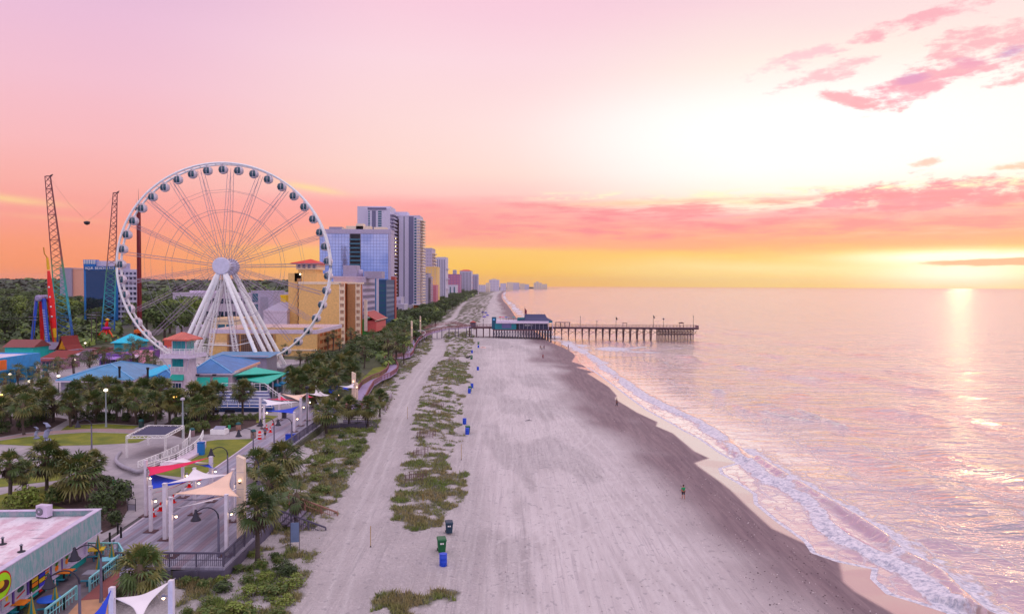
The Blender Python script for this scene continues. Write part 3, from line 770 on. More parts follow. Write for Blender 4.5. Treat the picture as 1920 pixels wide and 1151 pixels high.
for i in range(5): shrub_stem.tube([(0,0,-0.1),(math.cos(i*1.3)*0.3,math.sin(i*1.3)*0.3,0.7)],[0.04,0.02],5)
shrub_stem=shrub_stem.mesh('stem_mesh',m_bark)
def tree(base,R,kind,label,group,seed,name='broadleaf_tree',cat='tree',squash=1.0):
    r=random.Random(seed); t=thing(name,label,cat,base,r.uniform(0,6.28),group); s=R/5.0; t.scale=(s,s,s*squash)
    fm,lm=r.choice(TREES[kind]); inst('trunk',lm,t); inst('crown',fm,t); return t
def shrub(base,R,kind,label,group,seed,sq=1.0):
    r=random.Random(seed); t=thing('shrub',label,'shrub',base,r.uniform(0,6.28),group); s=R/1.5; t.scale=(s,s,s*sq)
    inst('foliage',r.choice(SHRUB[kind]),t); inst('stem',shrub_stem,t); return t

# ---------------------------------------------------------------- palms of the park and the boardwalk
def palm_px(px,pc,pb,rpx,label,group,seed,mesh=None,z=GZ,low=False):
    b=P(px,pb,z); h=(pb-pc)/F*b.y; return palm(b,h,rpx*b.y/F,label,group,seed,low,mesh)
G1='palms at the near end of the boardwalk'
for i,(a,c,bb,r_,lab,ms,z) in enumerate((
 (262,1062,1128,50,'broad low palm in front of the railing corner, nearest the snack bar',None,1.6),
 (483,957,1052,42,'tall palm rising over the boardwalk steps beside the cream pylon',None,1.8),
 (556,930,985,34,'shaggy palm with grey dead fronds standing alone above the pale sand',palm_shaggy,1.8),
 (505,905,960,42,'bushy palm just behind the palm over the boardwalk steps',None,1.8),
 (482,868,915,32,'palm with a spiky green head right of the cream pylon top',None,1.8),
 (533,862,905,38,'dark round palm nearest the dune grass beside the deck railing',None,1.8),
 (612,770,812,30,'rounded palm at the bend of the deck railing below the pale sails',None,1.8),
 (655,762,800,24,'palm with brown skirt between the rounded palm and the stair shelter',None,1.8),
 (690,764,800,24,'palm growing beside the foot of the winding boardwalk',None,1.8),
 (712,745,782,20,'small palm nearest the vehicle track at the winding boardwalk',None,1.8))):
    palm_px(a,c,bb,r_,lab,G1,100+i,ms,z)
G2='palms in the lawns at lower left'
for i,(a,c,bb,r_,lab) in enumerate((
 (88,862,918,40,'large palm with thick trunk between the two lawns at left'),
 (150,888,940,46,'widest bushy palm with brown lower fronds in the mulch bed'),
 (18,872,950,30,'palm with bare trunk at the left picture edge above the snack bar'),
 (42,880,945,24,'slim palm right beside the leftmost one above the snack bar roof'),
 (120,868,915,28,'palm filling the gap between the large palm and the widest palm'),
 (175,862,912,24,'dark palm head nearest the plaza paving and the curved wall'))):
    palm_px(a,c,bb,r_,lab,G2,200+i)
G3='palms in rows across the park'
rowA=[(0,762,812),(20,745,795),(45,762,815),(80,728,775),(100,750,790),(42,740,790),(142,735,790),(165,728,775),(133,757,800),(205,728,780),(217,748,790),(240,730,780),(255,750,795),(272,730,785),(300,730,785),(318,750,795),(330,748,795),(362,742,790),(385,745,790),(400,738,780),(372,762,800),(62,757,800),(180,750,790),(292,752,800)]
rowA.sort()
for i,(a,c,bb) in enumerate(rowA):
    palm_px(a,c,bb,26+3*math.sin(i*2.3),ORD[i]+' palm from the left in the dense row behind the park lawns',G3,300+i,low=False)
palm_px(455,733,779,24,'single palm on the pavement in front of the teal awning','palms in rows across the park',340)
rowB=[(35,695,725),(72,690,715),(87,702,730),(110,682,710),(138,674,705),(168,672,700),(195,664,690),(223,662,682),(233,675,695),(250,648,675),(250,668,690),(277,669,690),(60,712,740),(10,712,745),(262,650,670),(290,680,700)]
rowB.sort()
for i,(a,c,bb) in enumerate(rowB):
    palm_px(a,c,bb,17+2*math.sin(i*1.9),ORD[i]+' palm from the left along the shopping street behind the blue roofed pavilion',"palms along the shopping street",400+i,low=True)
G5='palms and small trees between the great wheel and the dunes'
grp=[(555,712,745,24),(577,706,740,24),(610,712,745,26),(590,695,725,24),(630,700,730,24),(600,680,705,18),(565,722,750,22),(640,686,715,22),(655,675,705,22),(545,700,725,16),(625,725,750,20),(586,738,765,20),(660,700,728,20),
     (562,668,690,12),(532,655,675,11),(575,672,695,12),(743,644,682,22),(728,640,675,18),(757,648,682,18),(733,618,650,16),(758,618,650,15),(722,628,655,15),(746,628,660,16),(615,632,662,9),(624,627,662,10),(636,642,664,9),(657,622,660,10),(668,630,655,10),(683,655,690,20),(700,630,660,14)]
grp.sort()
for i,(a,c,bb,r_) in enumerate(grp):
    palm_px(a,c,bb,r_*1.05,ORD[i]+' palm from the left in the thicket between great wheel and winding boardwalk',G5,500+i,low=bb<700)
rr=random.Random(5)
def scat(poly,n,fn,z=GZ,seed=1,mind=0.0):
    r=random.Random(seed); pts=XY(poly,z); x0=min(p[0] for p in pts);x1=max(p[0] for p in pts);y0=min(p[1] for p in pts);y1=max(p[1] for p in pts)
    got=[]; k=0
    while len(got)<n and k<n*400:
        k+=1
        # sample evenly over the ground in log depth so near ones are not rare
        y=math.exp(r.uniform(math.log(y0),math.log(y1))); x=r.uniform(x0,x1)
        if not inpoly(pts,np.array([x]),np.array([y]))[0]: continue
        if any((x-a)**2+(y-b_)**2<(mind*(1+y/600))**2 for a,b_ in got): continue
        got.append((x,y)); fn(x,y,r)
    return got
# dense low trees of the dune thicket
scat([(640,700),(700,668),(720,690),(735,684),(725,640),(660,650),(600,690),(540,700),(560,715)],16,lambda x,y,r: tree((x,y,GZ-0.4),r.uniform(3.0,4.2),r.choice(('dark','mid')),'rounded evergreen tree in the thicket between the great wheel and the winding boardwalk',G5,r.random(),squash=0.75),seed=3,mind=3.5)
scat([(700,660),(765,660),(790,628),(812,600),(800,585),(740,590),(700,610)],26,lambda x,y,r: tree((x,y,GZ-0.6),r.uniform(3.5,5.2),r.choice(('dark','dark','mid')),'dark tree in the thicket below the tall hotels','trees between the hotels and the dunes',r.random(),squash=0.7),seed=4,mind=5)
scat([(770,600),(815,612),(835,592),(850,580),(872,562),(896,550),(850,553),(800,570)],60,lambda x,y,r: tree((x,y,GZ-0.8),r.uniform(3.5,5.0)*(1+y/1500),r.choice(('dark','dark','mid')),'dark tree in the belt running along the dunes to the far hotels','trees between the hotels and the dunes',r.random(),squash=0.75),seed=6,mind=6)
# hedges and shrubs of the park
k=0
for (a,b_,c,d_,z,R_,kind) in ((140,788,198,790,0,1.3,'dark'),(200,790,235,789,0,1.1,'dark'),(10,812,60,800,0,1.5,'dark'),(60,800,85,786,0,1.3,'dark'),(0,790,60,785,0,1.4,'dark'),(325,800,352,800,0,1.3,'dark'),(345,815,385,806,0,1.3,'mid'),(352,785,395,788,0,1.1,'dark'),(395,789,480,787,0,0.9,'mid'),(425,800,445,797,0,1.1,'mid'),(240,790,300,788,0,1.1,'dark')):
    p0=P(a,b_,GZ); p1=P(c,d_,GZ); n=max(2,int((p1-p0).length/(R_*1.25)))
    for j in range(n+1):
        q=p0.lerp(p1,j/n); shrub((q.x,q.y,GZ),R_,kind,'clipped dark hedge shrub in the beds beside the park lawns','clipped hedge shrubs round the lawns',k); k+=1
for (a,b_,R_,kind) in ((215,945,1.9,'dark'),(190,960,1.6,'dark'),(232,930,1.3,'dark'),(170,985,1.5,'dark'),(60,948,1.8,'light'),(95,950,1.6,'mid'),(30,955,1.4,'light'),(210,985,1.2,'dark'),(120,945,1.4,'mid'),(200,915,1.2,'dark')):
    q=P(a,b_,GZ); shrub(q,R_,kind,'rounded shrub in the bed behind the snack bar roof','shrubs behind the snack bar',k); k+=1
# scrub seaward of the deck
def scrub(x,y,r): shrub((x,y,hs(x,y)-0.1),r.uniform(0.7,1.3),r.choice(('mid','dark','light','mid')),'low wind shaped scrub bush growing in the dune grass beside the deck','scrub bushes in the dune grass',r.random(),0.6)
scat([(560,880),(600,815),(650,800),(700,800),(660,870),(600,960),(560,980),(500,1010),(520,930)],26,scrub,1.6,21,1.5)
scat([(330,1085),(430,1085),(480,1040),(540,1030),(560,1060),(540,1150),(340,1180)],24,scrub,1.6,22,1.1)
scat([(655,745),(690,730),(700,745),(670,770)],8,scrub,1.6,23,1.2)

# ---------------------------------------------------------------- inland woods
WL={'light':'pale green broadleaf tree in the woods behind the slingshot towers','mid':'mid green broadleaf tree in the woods behind the slingshot towers','dark':'dark broadleaf tree in the woods behind the slingshot towers'}
cnt=0
def wood(x,y,r):
    k=r.choice(('light','mid','mid','dark')) if y>330 else r.choice(('mid','dark','dark'))
    tree((x,y,GZ-1),r.uniform(5.0,8.0)*(1+y/2500),k,WL[k],'trees of the inland woods',r.random(),squash=1.0)
scat([(-120,640),(150,640),(240,610),(330,600),(330,566),(-120,566)],130,wood,GZ,31,7)
scat([(240,640),(330,650),(370,620),(400,600),(540,600),(540,572),(330,570),(250,600)],80,wood,GZ,32,7)
scat([(-120,600),(160,600),(260,585),(540,575),(540,562),(-120,562)],60,wood,GZ,33,14)
# far woods: hills with a canopy nobody could count
def far_height(x,y):
    s=sst(y,600,1700); return 2.5+s*(17+10*fbm(x/420.0+3,y/500.0,3,41)-2)
fy=np.linspace(560,3400,70); fx=np.linspace(-2600,-120,120); FX,FY=np.meshgrid(fx,fy)
FX=np.minimum(FX,-120-(FY-600)*0.02)+0*FY
edge_f=sst(-FX,100,260)
FZ=np.where(FY>3300,-2,2.3+(far_height(FX,FY)-2.5)*edge_f)
struct(grid_mesh('hills',FX,FY,FZ,m_soil))
b=MB(); r=random.Random(77)
for i in range(3600):
    y=620*math.exp(r.random()*1.45); a=r.uniform(-0.82,-0.085); x=y*a
    if x>-170: continue
    s=r.uniform(5,9)*(1+y/3500); z=float(2.3+(far_height(np.array(x),np.array(y))-2.5)*sst(np.array(-x),100,260))
    b.mi=0 if r.random()<0.75 else 1
    for j in range(12):
        d=Vector((r.gauss(0,1),r.gauss(0,1)-0.3,abs(r.gauss(0,0.8)))).normalized(); p=Vector((x,y,z+s*0.35))+d*s*0.8
        nrm=(d+Vector((r.uniform(-.5,.5),r.uniform(-.5,.5),0.3))).normalized(); R_=nrm.to_track_quat('Z','Y').to_matrix(); q=s*r.uniform(0.25,0.5)
        b.add([p+R_@Vector(v) for v in ((-q,-q*.7,0),(q,-q*.5,0),(q*.8,q,0),(-q*.6,q*.8,0))],[(0,1,2,3)])
tag(b.build('far_woods',[g_far,g_mid]),'distant wooded ridge on the horizon behind the rides','woods',kind='stuff')

# low undergrowth between the trees
b=MB(); r=random.Random(78)
upoly=[XY(q,GZ) for q in ([(-140,660),(60,640),(110,640),(150,655),(215,640),(235,610),(330,600),(470,610),(530,600),(530,572),(-140,563)],[(640,700),(700,668),(725,690),(735,684),(725,640),(690,640),(600,690),(560,700),(560,730)],[(690,655),(765,655),(800,612),(850,575),(895,552),(850,553),(790,575),(735,590)])]
for pi_,(poly,n_,s0) in enumerate(zip(upoly,(2600,700,1200),(1.6,0.9,1.5))):
    X0=min(q[0] for q in poly);X1=max(q[0] for q in poly);Y0=min(q[1] for q in poly);Y1=max(q[1] for q in poly); k=0
    while k<n_:
        y=math.exp(r.uniform(math.log(Y0),math.log(Y1))); x=r.uniform(max(X0,-0.85*y),X1)
        if not inpoly(poly,np.array([x]),np.array([y]))[0]: continue
        k+=1; s=r.uniform(0.8,1.5)*s0*(1+y/900); b.mi=r.choice((0,0,1,1,2))
        for j in range(9):
            d=Vector((r.gauss(0,1),r.gauss(0,1)-0.3,abs(r.gauss(0,0.8)))).normalized(); p=Vector((x,y,GZ+s*0.3))+d*s*0.9
            R_=(d+Vector((r.uniform(-.6,.6),r.uniform(-.6,.6),0.2))).normalized().to_track_quat('Z','Y').to_matrix(); q=s*r.uniform(0.2,0.42)
            b.add([p+R_@Vector(v) for v in ((-q,-q*.7,0),(q,-q*.5,0),(q*.8,q,0),(-q*.6,q*.8,0))],[(0,1,2,3)])
tag(b.build('undergrowth',[g_dark,g_mid,g_light]),'bushy undergrowth filling the ground between the trees','undergrowth',kind='stuff')
# ---------------------------------------------------------------- dune grass
gx,gy,gv,gz=VEGGRID
prob=gv*np.gradient(gx)[None,:]*np.gradient(gy)[:,None]
vis=(gy[:,None]<420)
dens=np.clip(30.0*(70/np.maximum(gy,55))**1.6,0.5,60)[:,None]
lam=np.clip(prob*dens*vis,0,None); lam*=min(1.0,90000/lam.sum())
rng=np.random.RandomState(9); cntg=rng.poisson(lam); jj,ii=np.nonzero(cntg)
rep=cntg[jj,ii]; jj=np.repeat(jj,rep); ii=np.repeat(ii,rep); n=len(jj)
px_=gx[ii]+rng.uniform(-.5,.5,n)*0.3; py_=gy[jj]+rng.uniform(-.5,.5,n)*np.gradient(gy)[jj]; pz_=gz[jj,ii]
K=4; tot=n*K; bx=np.repeat(px_,K)+rng.normal(0,.09,tot); by=np.repeat(py_,K)+rng.normal(0,.09,tot); bz=np.repeat(pz_,K)-0.03
sc_=np.repeat(1+py_/220.0,K); hgt=rng.uniform(.14,.42,tot)*np.repeat(np.clip(0.5+gv[jj,ii],0.5,1.3),K); an=rng.uniform(0,6.28,tot); wd_=0.035*sc_
ln=rng.uniform(.15,.8,tot)*hgt; la=rng.uniform(0,6.28,tot)
v0=np.stack([bx-np.cos(an)*wd_,by-np.sin(an)*wd_,bz],1); v1=np.stack([bx+np.cos(an)*wd_,by+np.sin(an)*wd_,bz],1)
v2=np.stack([bx+np.cos(la)*ln,by+np.sin(la)*ln,bz+hgt],1)
V=np.stack([v0,v1,v2],1).reshape(-1,3)
me=bpy.data.meshes.new('dune_grass'); me.vertices.add(len(V)); me.vertices.foreach_set('co',V.astype(np.float32).ravel())
me.loops.add(len(V)); me.loops.foreach_set('vertex_index',np.arange(len(V),dtype=np.int32))
me.polygons.add(tot); me.polygons.foreach_set('loop_start',np.arange(0,len(V),3,dtype=np.int32)); me.update(calc_edges=True)
def dg(N,b):
    p=N.pos(); a=N.noise(p,0.22,4,0.6); c=N.noise(p,3.0,2,0.6)
    g=N.mix(a.ss(0.36,0.64),(0.19,0.28,0.05),(0.37,0.30,0.14)); g=N.mix(c.ss(0.45,0.7)*0.55,g,(0.05,0.07,0.025))
    N.link(g,b.inputs['Base Color']); b.inputs['Roughness'].default_value=0.8
me.materials.append(mat('dune_grass',dg)); go=bpy.data.objects.new('dune_grass',me); C.objects.link(go)
tag(go,'green and brown dune grass growing in patches on the pale sand','grass',kind='stuff')
# ---------------------------------------------------------------- paints
m_white=M8('white_steel',(250,248,252),0.45,0.0,lo=0.96); m_grey=M8('grey_metal',(150,148,160),0.5,0.3); m_dark=M8('dark_metal',(45,45,55),0.45,0.3)
m_hub=M8('hub_paint',(215,214,230),0.5,lo=0.95); m_glassdk=mat('gondola_glass',None,(0.015,0.09,0.13),0.08); MATS['gondola_glass'].node_tree.nodes['Principled BSDF'].inputs['Coat Weight'].default_value=0.5
m_gshell=M8('gondola_shell',(225,215,222),0.3); m_black=M8('black_rubber',(25,25,28),0.7)
def glass(name,col,rough=0.12,coat=0.6):
    m=mat(name,None,col,rough); b=m.node_tree.nodes['Principled BSDF']; b.inputs['Coat Weight'].default_value=coat; b.inputs['Coat Roughness'].default_value=0.04; b.inputs['Coat IOR'].default_value=1.8
    return m
# ---------------------------------------------------------------- observation wheel
hubp=D(415,498.8,200.0)
WR=28.0; LH=9.6
wheel=thing('ferris_wheel','giant white observation wheel with closed dark glass gondolas towering over the park','ferris wheel',(hubp.x,hubp.y,GZ),math.radians(6.0))
HZc=hubp.z-GZ      # hub height in wheel frame; y axis = wheel axle, front hub end at y=0
yc=LH/2
def ringpt(R,deg,y): a=math.radians(deg); return Vector((R*math.sin(a),y,HZc+R*math.cos(a)))
m_spoke=M8('spoke_steel',(165,150,165),0.45,0.2); NG=42; SP=360/21; OFF=2.9
b=MB()
for (R_,yy,rad) in ((WR,yc-1.5,0.30),(WR,yc+1.5,0.30)):
    b.tube([ringpt(R_,i*360/126,yy) for i in range(127)],rad,6,cap=False)
rim=b.build('rim',m_white,wheel)
b=MB()
for i in range(84):
    a=i*360/84+OFF; 
    if i%2==0 or True: b.bar(ringpt(WR,a,yc-1.5),ringpt(WR,a,yc+1.5),0.15)
for k in range(42):
    a=OFF-SP/4+k*SP/2
    for s_ in (-1,1): b.bar(ringpt(WR-0.1,a-1.2,yc+1.5*s_),ringpt(WR-0.5,a,yc+1.35*s_),0.12); b.bar(ringpt(WR-0.1,a+1.2,yc+1.5*s_),ringpt(WR-0.5,a,yc+1.35*s_),0.12)
b.build('rim_bracing',m_white,wheel)
for k in range(21):
    a=OFF+k*SP; b=MB()
    for (y0,y1) in ((0.9,yc-1.5),(LH-0.9,yc+1.5)):
        p0,p1=ringpt(1.7,a-10,y0),ringpt(WR-1.4,a-0.9,y1); q0,q1=ringpt(1.7,a+10,y0),ringpt(WR-1.4,a+0.9,y1)
        b.tube([p0,p1],0.058,5); b.tube([q0,q1],0.058,5)
        for j in range(1,10):
            f=j/10; f2=(j+0.5)/10; b.bar(p0.lerp(p1,f),q0.lerp(q1,f2),0.03); b.bar(q0.lerp(q1,f2),p0.lerp(p1,min(1,(j+1)/10)),0.03)
    b.build('spoke',m_spoke,wheel)
b=MB()
for R_,rd in ((6.0,0.035),(9.8,0.03),(15.3,0.05),(20.8,0.035)):
    for yy in (1.2+(yc-2.7)*R_/WR*0.9,LH-1.2-(yc-2.7)*R_/WR*0.9):
        b.tube([ringpt(R_*(1-0.012*(i%2)),OFF+i*SP/2,yy) for i in range(43)],rd,5,cap=False)
b.build('tie_cable',m_grey,wheel)
for nm,y0,y1,r0 in (('hub_disc',-0.5,0.9,2.28),('hub_disc',LH-0.9,LH+0.5,2.28)):
    b=MB(); b.lathe([(r0*0.93,y0),(r0,y0+0.12),(r0,y1-0.1),(r0*0.9,y1)],(0,0,HZc),40,False,'Y'); b.build(nm,m_hub,wheel)
b=MB(); b.lathe([(1.1,0.8),(1.1,LH-0.8)],(0,0,HZc),24,True,'Y'); b.build('axle',m_hub,wheel)
# gondola
def gondola():
    sh=MB(); sh.mi=0
    prof=[(0.0,-1.2),(0.45,-1.16),(0.78,-0.98),(0.94,-0.82)]
    sh.lathe(prof[1:],n=18)
    sh.lathe([(0.94,0.82),(0.78,0.97),(0.45,1.1),(0.15,1.14)],n=18)
    for j in range(6):
        a=j*PI/3+PI/6; sh.tube([(1.12*math.cos(a),1.12*math.sin(a),-0.8),(1.26*math.cos(a),1.26*math.sin(a),0.05),(1.12*math.cos(a),1.12*math.sin(a),0.8)],0.03,5)
    sh.b2(-0.12,0.12,-1.75,1.75,1.1,1.25); 
    for s_ in (-1,1): sh.lathe([(0.93,-0.84),(1.17,-0.5),(1.27,-0.05),(1.19,0.45),(0.93,0.84)],(0.10,0,0),7) if s_>0 else None
    gl=MB(); gl.lathe([(0.92,-0.84),(1.14,-0.5),(1.24,-0.05),(1.16,0.45),(0.92,0.84)],n=18)
    seat=MB(); seat.b2(-0.5,0.5,-0.8,-0.5,-0.7,-0.35)
    rib=MB()
    for j in range(18):
        a=j*PI/9; rib.tube([(0.94*math.cos(a),0.94*math.sin(a),-0.83),(1.26*math.cos(a),1.26*math.sin(a),-0.05),(0.94*math.cos(a),0.94*math.sin(a),0.83)],0.025,4)
    return sh.mesh('g',m_gshell),gl.mesh('g',m_glassdk),rib.mesh('g',m_dark)
gsh,ggl,grb=gondola()
for k in range(NG):
    a=OFF-SP/4+k*SP/2; p=ringpt(WR-0.6,a,yc)
    g_=inst('gondola',gsh,wheel,(p.x,p.y,p.z-1.05)); g_.rotation_euler=(0,0,0)
    inst('window',ggl,g_); inst('window_frame',grb,g_)
# legs: pixel foot points
def legpts(): 
    fr=[(405,515,322,700,-6.5),(412,516,338,700,-3),(424,516,503,703,-6.5),(428,516,519,703,-3)]
    return fr
R6=wheel.matrix_basis if False else Matrix.Rotation(math.radians(6.0),3,'Z')
def wl(p): return R6.inverted()@(Vector(p)-Vector((hubp.x,hubp.y,GZ)))
legs=[(-1.2,0.2,(318,712),193),(-0.6,0.2,(337,712),199),(-0.9,LH-0.2,(347,706),206),(-0.3,LH-0.2,(360,706),212),
      (0.6,0.2,(497,712),193),(1.2,0.2,(516,712),199),(0.6,LH-0.2,(526,706),206),(1.2,LH-0.2,(538,706),212)]
for (hx,hy,(fx,fy),Yd) in legs:
    foot=D(fx,fy,Yd); foot.z=GZ-0.1; f=wl(foot); f.z=-0.1
    top=Vector((hx,hy,HZc-2.0)); b=MB(); b.tube([f,f.lerp(top,0.03),f.lerp(top,0.97),top],[0.5,0.5,0.5,0.36],14)
    for q in (0.25,0.5,0.75):
        c=f.lerp(top,q); d=(top-f).normalized(); b.tube([c-d*0.12,c+d*0.12],[0.58,0.58],14)
    b.build('support_leg',m_white,wheel)
for (hx,hy,fx,Yd) in ((-0.4,0.8,388,200),(0.5,0.8,448,200)):
    foot=D(fx,705,Yd); f=wl(foot); f.z=0; top=Vector((hx,hy,HZc-2.1)); b=MB(); w_=0.6
    cor=[Vector((sx*w_,sy*w_,0)) for sx,sy in ((-1,-1),(1,-1),(1,1),(-1,1))]
    for c in cor: b.bar(f+c,top+c*0.5,0.11)
    n=20
    for i in range(n):
        for j in range(4):
            s0=1-0.5*i/n; s1=1-0.5*(i+1)/n
            b.bar(f.lerp(top,i/n)+cor[j]*s0,f.lerp(top,(i+1)/n)+cor[(j+1)%4]*s1,0.06)
            b.bar(f.lerp(top,i/n)+cor[j]*s0,f.lerp(top,i/n)+cor[(j+1)%4]*s0,0.06)
    b.build('ladder_mast',m_white,wheel)
b=MB()
fa=wl(D(395,640,200)); fb=wl(D(470,640,200))
b.tube([wl(D(352,642,203)),wl(D(400,647,200)),wl(D(440,648,200)),wl(D(476,640,200))],0.13,6)
b.build('cross_tie',m_white,wheel)
pf=wl(P(470,700,GZ)); b=MB(); b.b2(-16,16,1,12,0,0.9); b.build('loading_platform',m_grey,wheel)
b=MB()
for i in range(33): b.bar((-16+i,0.95,0.9),(-16+i,0.95,2.0),0.05)
b.bar((-16,0.95,2.0),(16,0.95,2.0),0.07); b.bar((-16,0.95,1.45),(16,0.95,1.45),0.04); b.build('platform_railing',m_white,wheel)

# ---------------------------------------------------------------- slingshot towers
def tower(px0,py0,px1,py1,Y,wid0,wid1,label):
    base=D(px1,py1,Y); top=D(px0,py0,Y+2); base.z=GZ
    t=thing('lattice_tower',label,'ride tower',base,0,'slingshot towers')
    tp=top-base; H=tp.length
    cols=[(0.0,lin((25,70,165))),(0.12,lin((35,110,190))),(0.22,lin((60,180,200))),(0.34,lin((40,165,155))),(0.46,lin((95,150,110))),(0.52,lin((150,85,80))),(1,lin((110,45,65)))]
    def f(N,b_):
        x,y,z=N.sep(N.obj()); N.link(N.ramp(z/ (tp.z),[(p,c) for p,c in cols]),b_.inputs['Base Color']); b_.inputs['Roughness'].default_value=0.5
    m=mat('rainbow_tower_paint_%d'%px0,f)
    cor=[Vector((-1,-1,0)),Vector((1,-1,0)),Vector((0,1,0))]
    def at(f_,j): w_=wid0+(wid1-wid0)*f_; return tp*f_+cor[j]*w_
    b=MB()
    for j in range(3): b.tube([at(0,j),at(1,j)],[0.28,0.16],7)
    b.build('mast_pipe',m,t)
    n=26; b=MB()
    for i in range(n):
        for j in range(3):
            k=(j+1)%3; b.bar(at(i/n,j),at((i+1)/n,k),0.13); b.bar(at((i+1)/n,j),at(i/n,k),0.13)
            if i%4==0: b.bar(at(i/n,j),at(i/n,k),0.2)
    b.build('lattice',m,t)
    b=MB(); b.bar(tp+Vector((-wid1*1.2,0,0.1)),tp+Vector((wid1*1.2,0,0.1)),0.35); b.bar(tp+Vector((wid1*0.4,0,0.3)),tp+Vector((wid1*1.5,0,0.8)),0.3); b.build('top_pulley',m_dark,t)
    return t,top
t1,top1=tower(92,331,131,655,300,3.0,1.05,'left slingshot tower leaning inward, taller and nearer the pendulum ride')
t2,top2=tower(218,362,208,640,330,2.9,0.9,'right slingshot tower standing before the blue hotel with black glass')
cp=D(163,418,318)
t=thing('ride_capsule','small dark passenger capsule hanging on cables between the slingshot towers','ride capsule',cp)
b=MB(); b.lathe([(0.2,-0.9),(1.0,-0.5),(1.25,0.1),(0.9,0.6),(0.3,0.75)],n=10); b.build('capsule',m_dark,t)
b=MB(); b.b2(-1.3,1.3,-0.25,0.25,0.4,0.62); b.build('seat_frame',M8('rust_frame',(120,60,60)),t)
for tp in (top1,top2):
    b=MB(); b.tube([(0,0,0.6),tuple((tp-cp)*0.5+Vector((0,0,-1.2))),tuple(tp-cp)],0.028,4); b.build('cable',m_dark,t)
# ---------------------------------------------------------------- drop tower mast
bs=D(262,640,330); bs.z=GZ; tpz=D(261,395,330).z-GZ
t=thing('drop_tower','dark red drop tower column standing behind the left rim of the wheel','drop tower',bs)
m_red=M8('dark_red_paint',(120,25,45),0.4)
b=MB()
for sx in (-0.55,0.55):
    for sy in (-0.55,0.55): b.tube([(sx,sy,0),(sx*0.8,sy*0.8,tpz)],0.26,6)
for i in range(60):
    z=tpz*i/60; b.box((0,0,z),(1.2,1.2,0.16)); 
b.b2(-0.35,0.35,-0.35,0.35,0,tpz)
b.build('column',m_red,t)
b=MB(); b.lathe([(1.3,0),(1.5,0.3),(1.5,1.0),(0.8,1.4)],(0,0,tpz),10); b.build('crown_cap',m_dark,t)
b=MB(); b.tube([(0,0,tpz+1.4),(0,0,tpz+9.5)],[0.14,0.03],5); b.tube([(-1,0,tpz+1.2),(-1,0,tpz+5)],[0.06,0.02],5); b.build('antenna',m_dark,t)
b=MB(); b.lathe([(1.3,0),(2.3,0.1),(2.3,1.4),(1.3,1.6)],(0,0,2.0),12,False); b.build('seat_ring',M8('ride_orange',(220,120,50)),t)
# ---------------------------------------------------------------- pendulum ride
Yp=290; a0=D(68,655,Yp); a0.z=GZ; ap=D(80,560,Yp)
t=thing('pendulum_ride','blue A-frame swing ride with a long red and yellow arm standing upright','fairground ride',(ap.x,ap.y,GZ))
hz_=ap.z-GZ
m_blue=M8('ride_blue',(25,85,190),0.35); m_rr=M8('ride_red',(225,25,60),0.35); m_yy=M8('ride_yellow',(235,190,30),0.4)
for (dx0,dx1,dy_) in ((-2.9,-1.6,-2.5),(3.4,1.2,-2.5),(-2.2,-1.6,3.0),(2.6,1.2,3.0)):
    b=MB(); p0=Vector((dx0,dy_,0)); p1=Vector((dx1,dy_*0.5,hz_)); b.bar(p0,p1,1.25,0.9)
    b.build('leg',m_blue if dy_<0 else m_rr,t)
b=MB()
for k in range(22):
    z=hz_*0.03+k*0.62; b.bar((3.0-0.1*k*0.62,-3.1,z),(3.9-0.1*k*0.62,-3.1,z),0.12)
b.build('ladder',m_white,t)
b=MB(); b.lathe([(0.8,-3.0),(1.25,-2.6),(1.25,2.6),(0.8,3.0)],(-0.2,0,hz_+0.2),16,False,'Y'); b.build('motor_drum',M8('drum_grey',(160,150,185)),t)
b=MB(); b.b2(0,3.6,-0.5,0.5,hz_+0.4,hz_+1.0); b.build('axle',m_grey,t)
ax=D(97,560,Yp).x-ap.x; za=D(93,508,Yp).z-GZ; zb=D(98,630,Yp).z-GZ
def armpt(f): return Vector((ax-1.1+2.2*f,0,za+(zb-za)*f))
b=MB(); b.tube([armpt(0),armpt(0.15),armpt(0.45),armpt(0.8),armpt(0.88)],[0.5,0.8,1.15,0.9,0.8],10); b.build('arm',m_rr,t)
b=MB(); b.tube([armpt(-0.20),armpt(-0.02)],[0.42,0.55],8); b.build('arm_end',m_yy,t)
b=MB(); b.tube([armpt(0.86),armpt(1.02)],[0.8,0.55],8); b.build('arm_end',m_yy,t)
b=MB(); b.tube([armpt(-0.2),armpt(-0.25)+Vector((-1.0,0,0.4)),armpt(-0.36)+Vector((-1.0,0,0))],0.2,6); b.build('gripper',M8('ride_gold',(190,140,50)),t); b=MB(); b.tube([armpt(1.0),armpt(1.12)+Vector((-0.4,0,0))],0.25,6); b.build('gripper',M8('ride_gold',(190,140,50)),t)
for f in (0.25,0.4,0.55,0.7):
    b=MB(); q=armpt(f); b.lathe([(0.05,-0.1),(0.42,0),(0.05,0.1)],(q.x+0.2,q.y-1.1,q.z),8,True,'Y'); b.build('light_star',m_white,t)
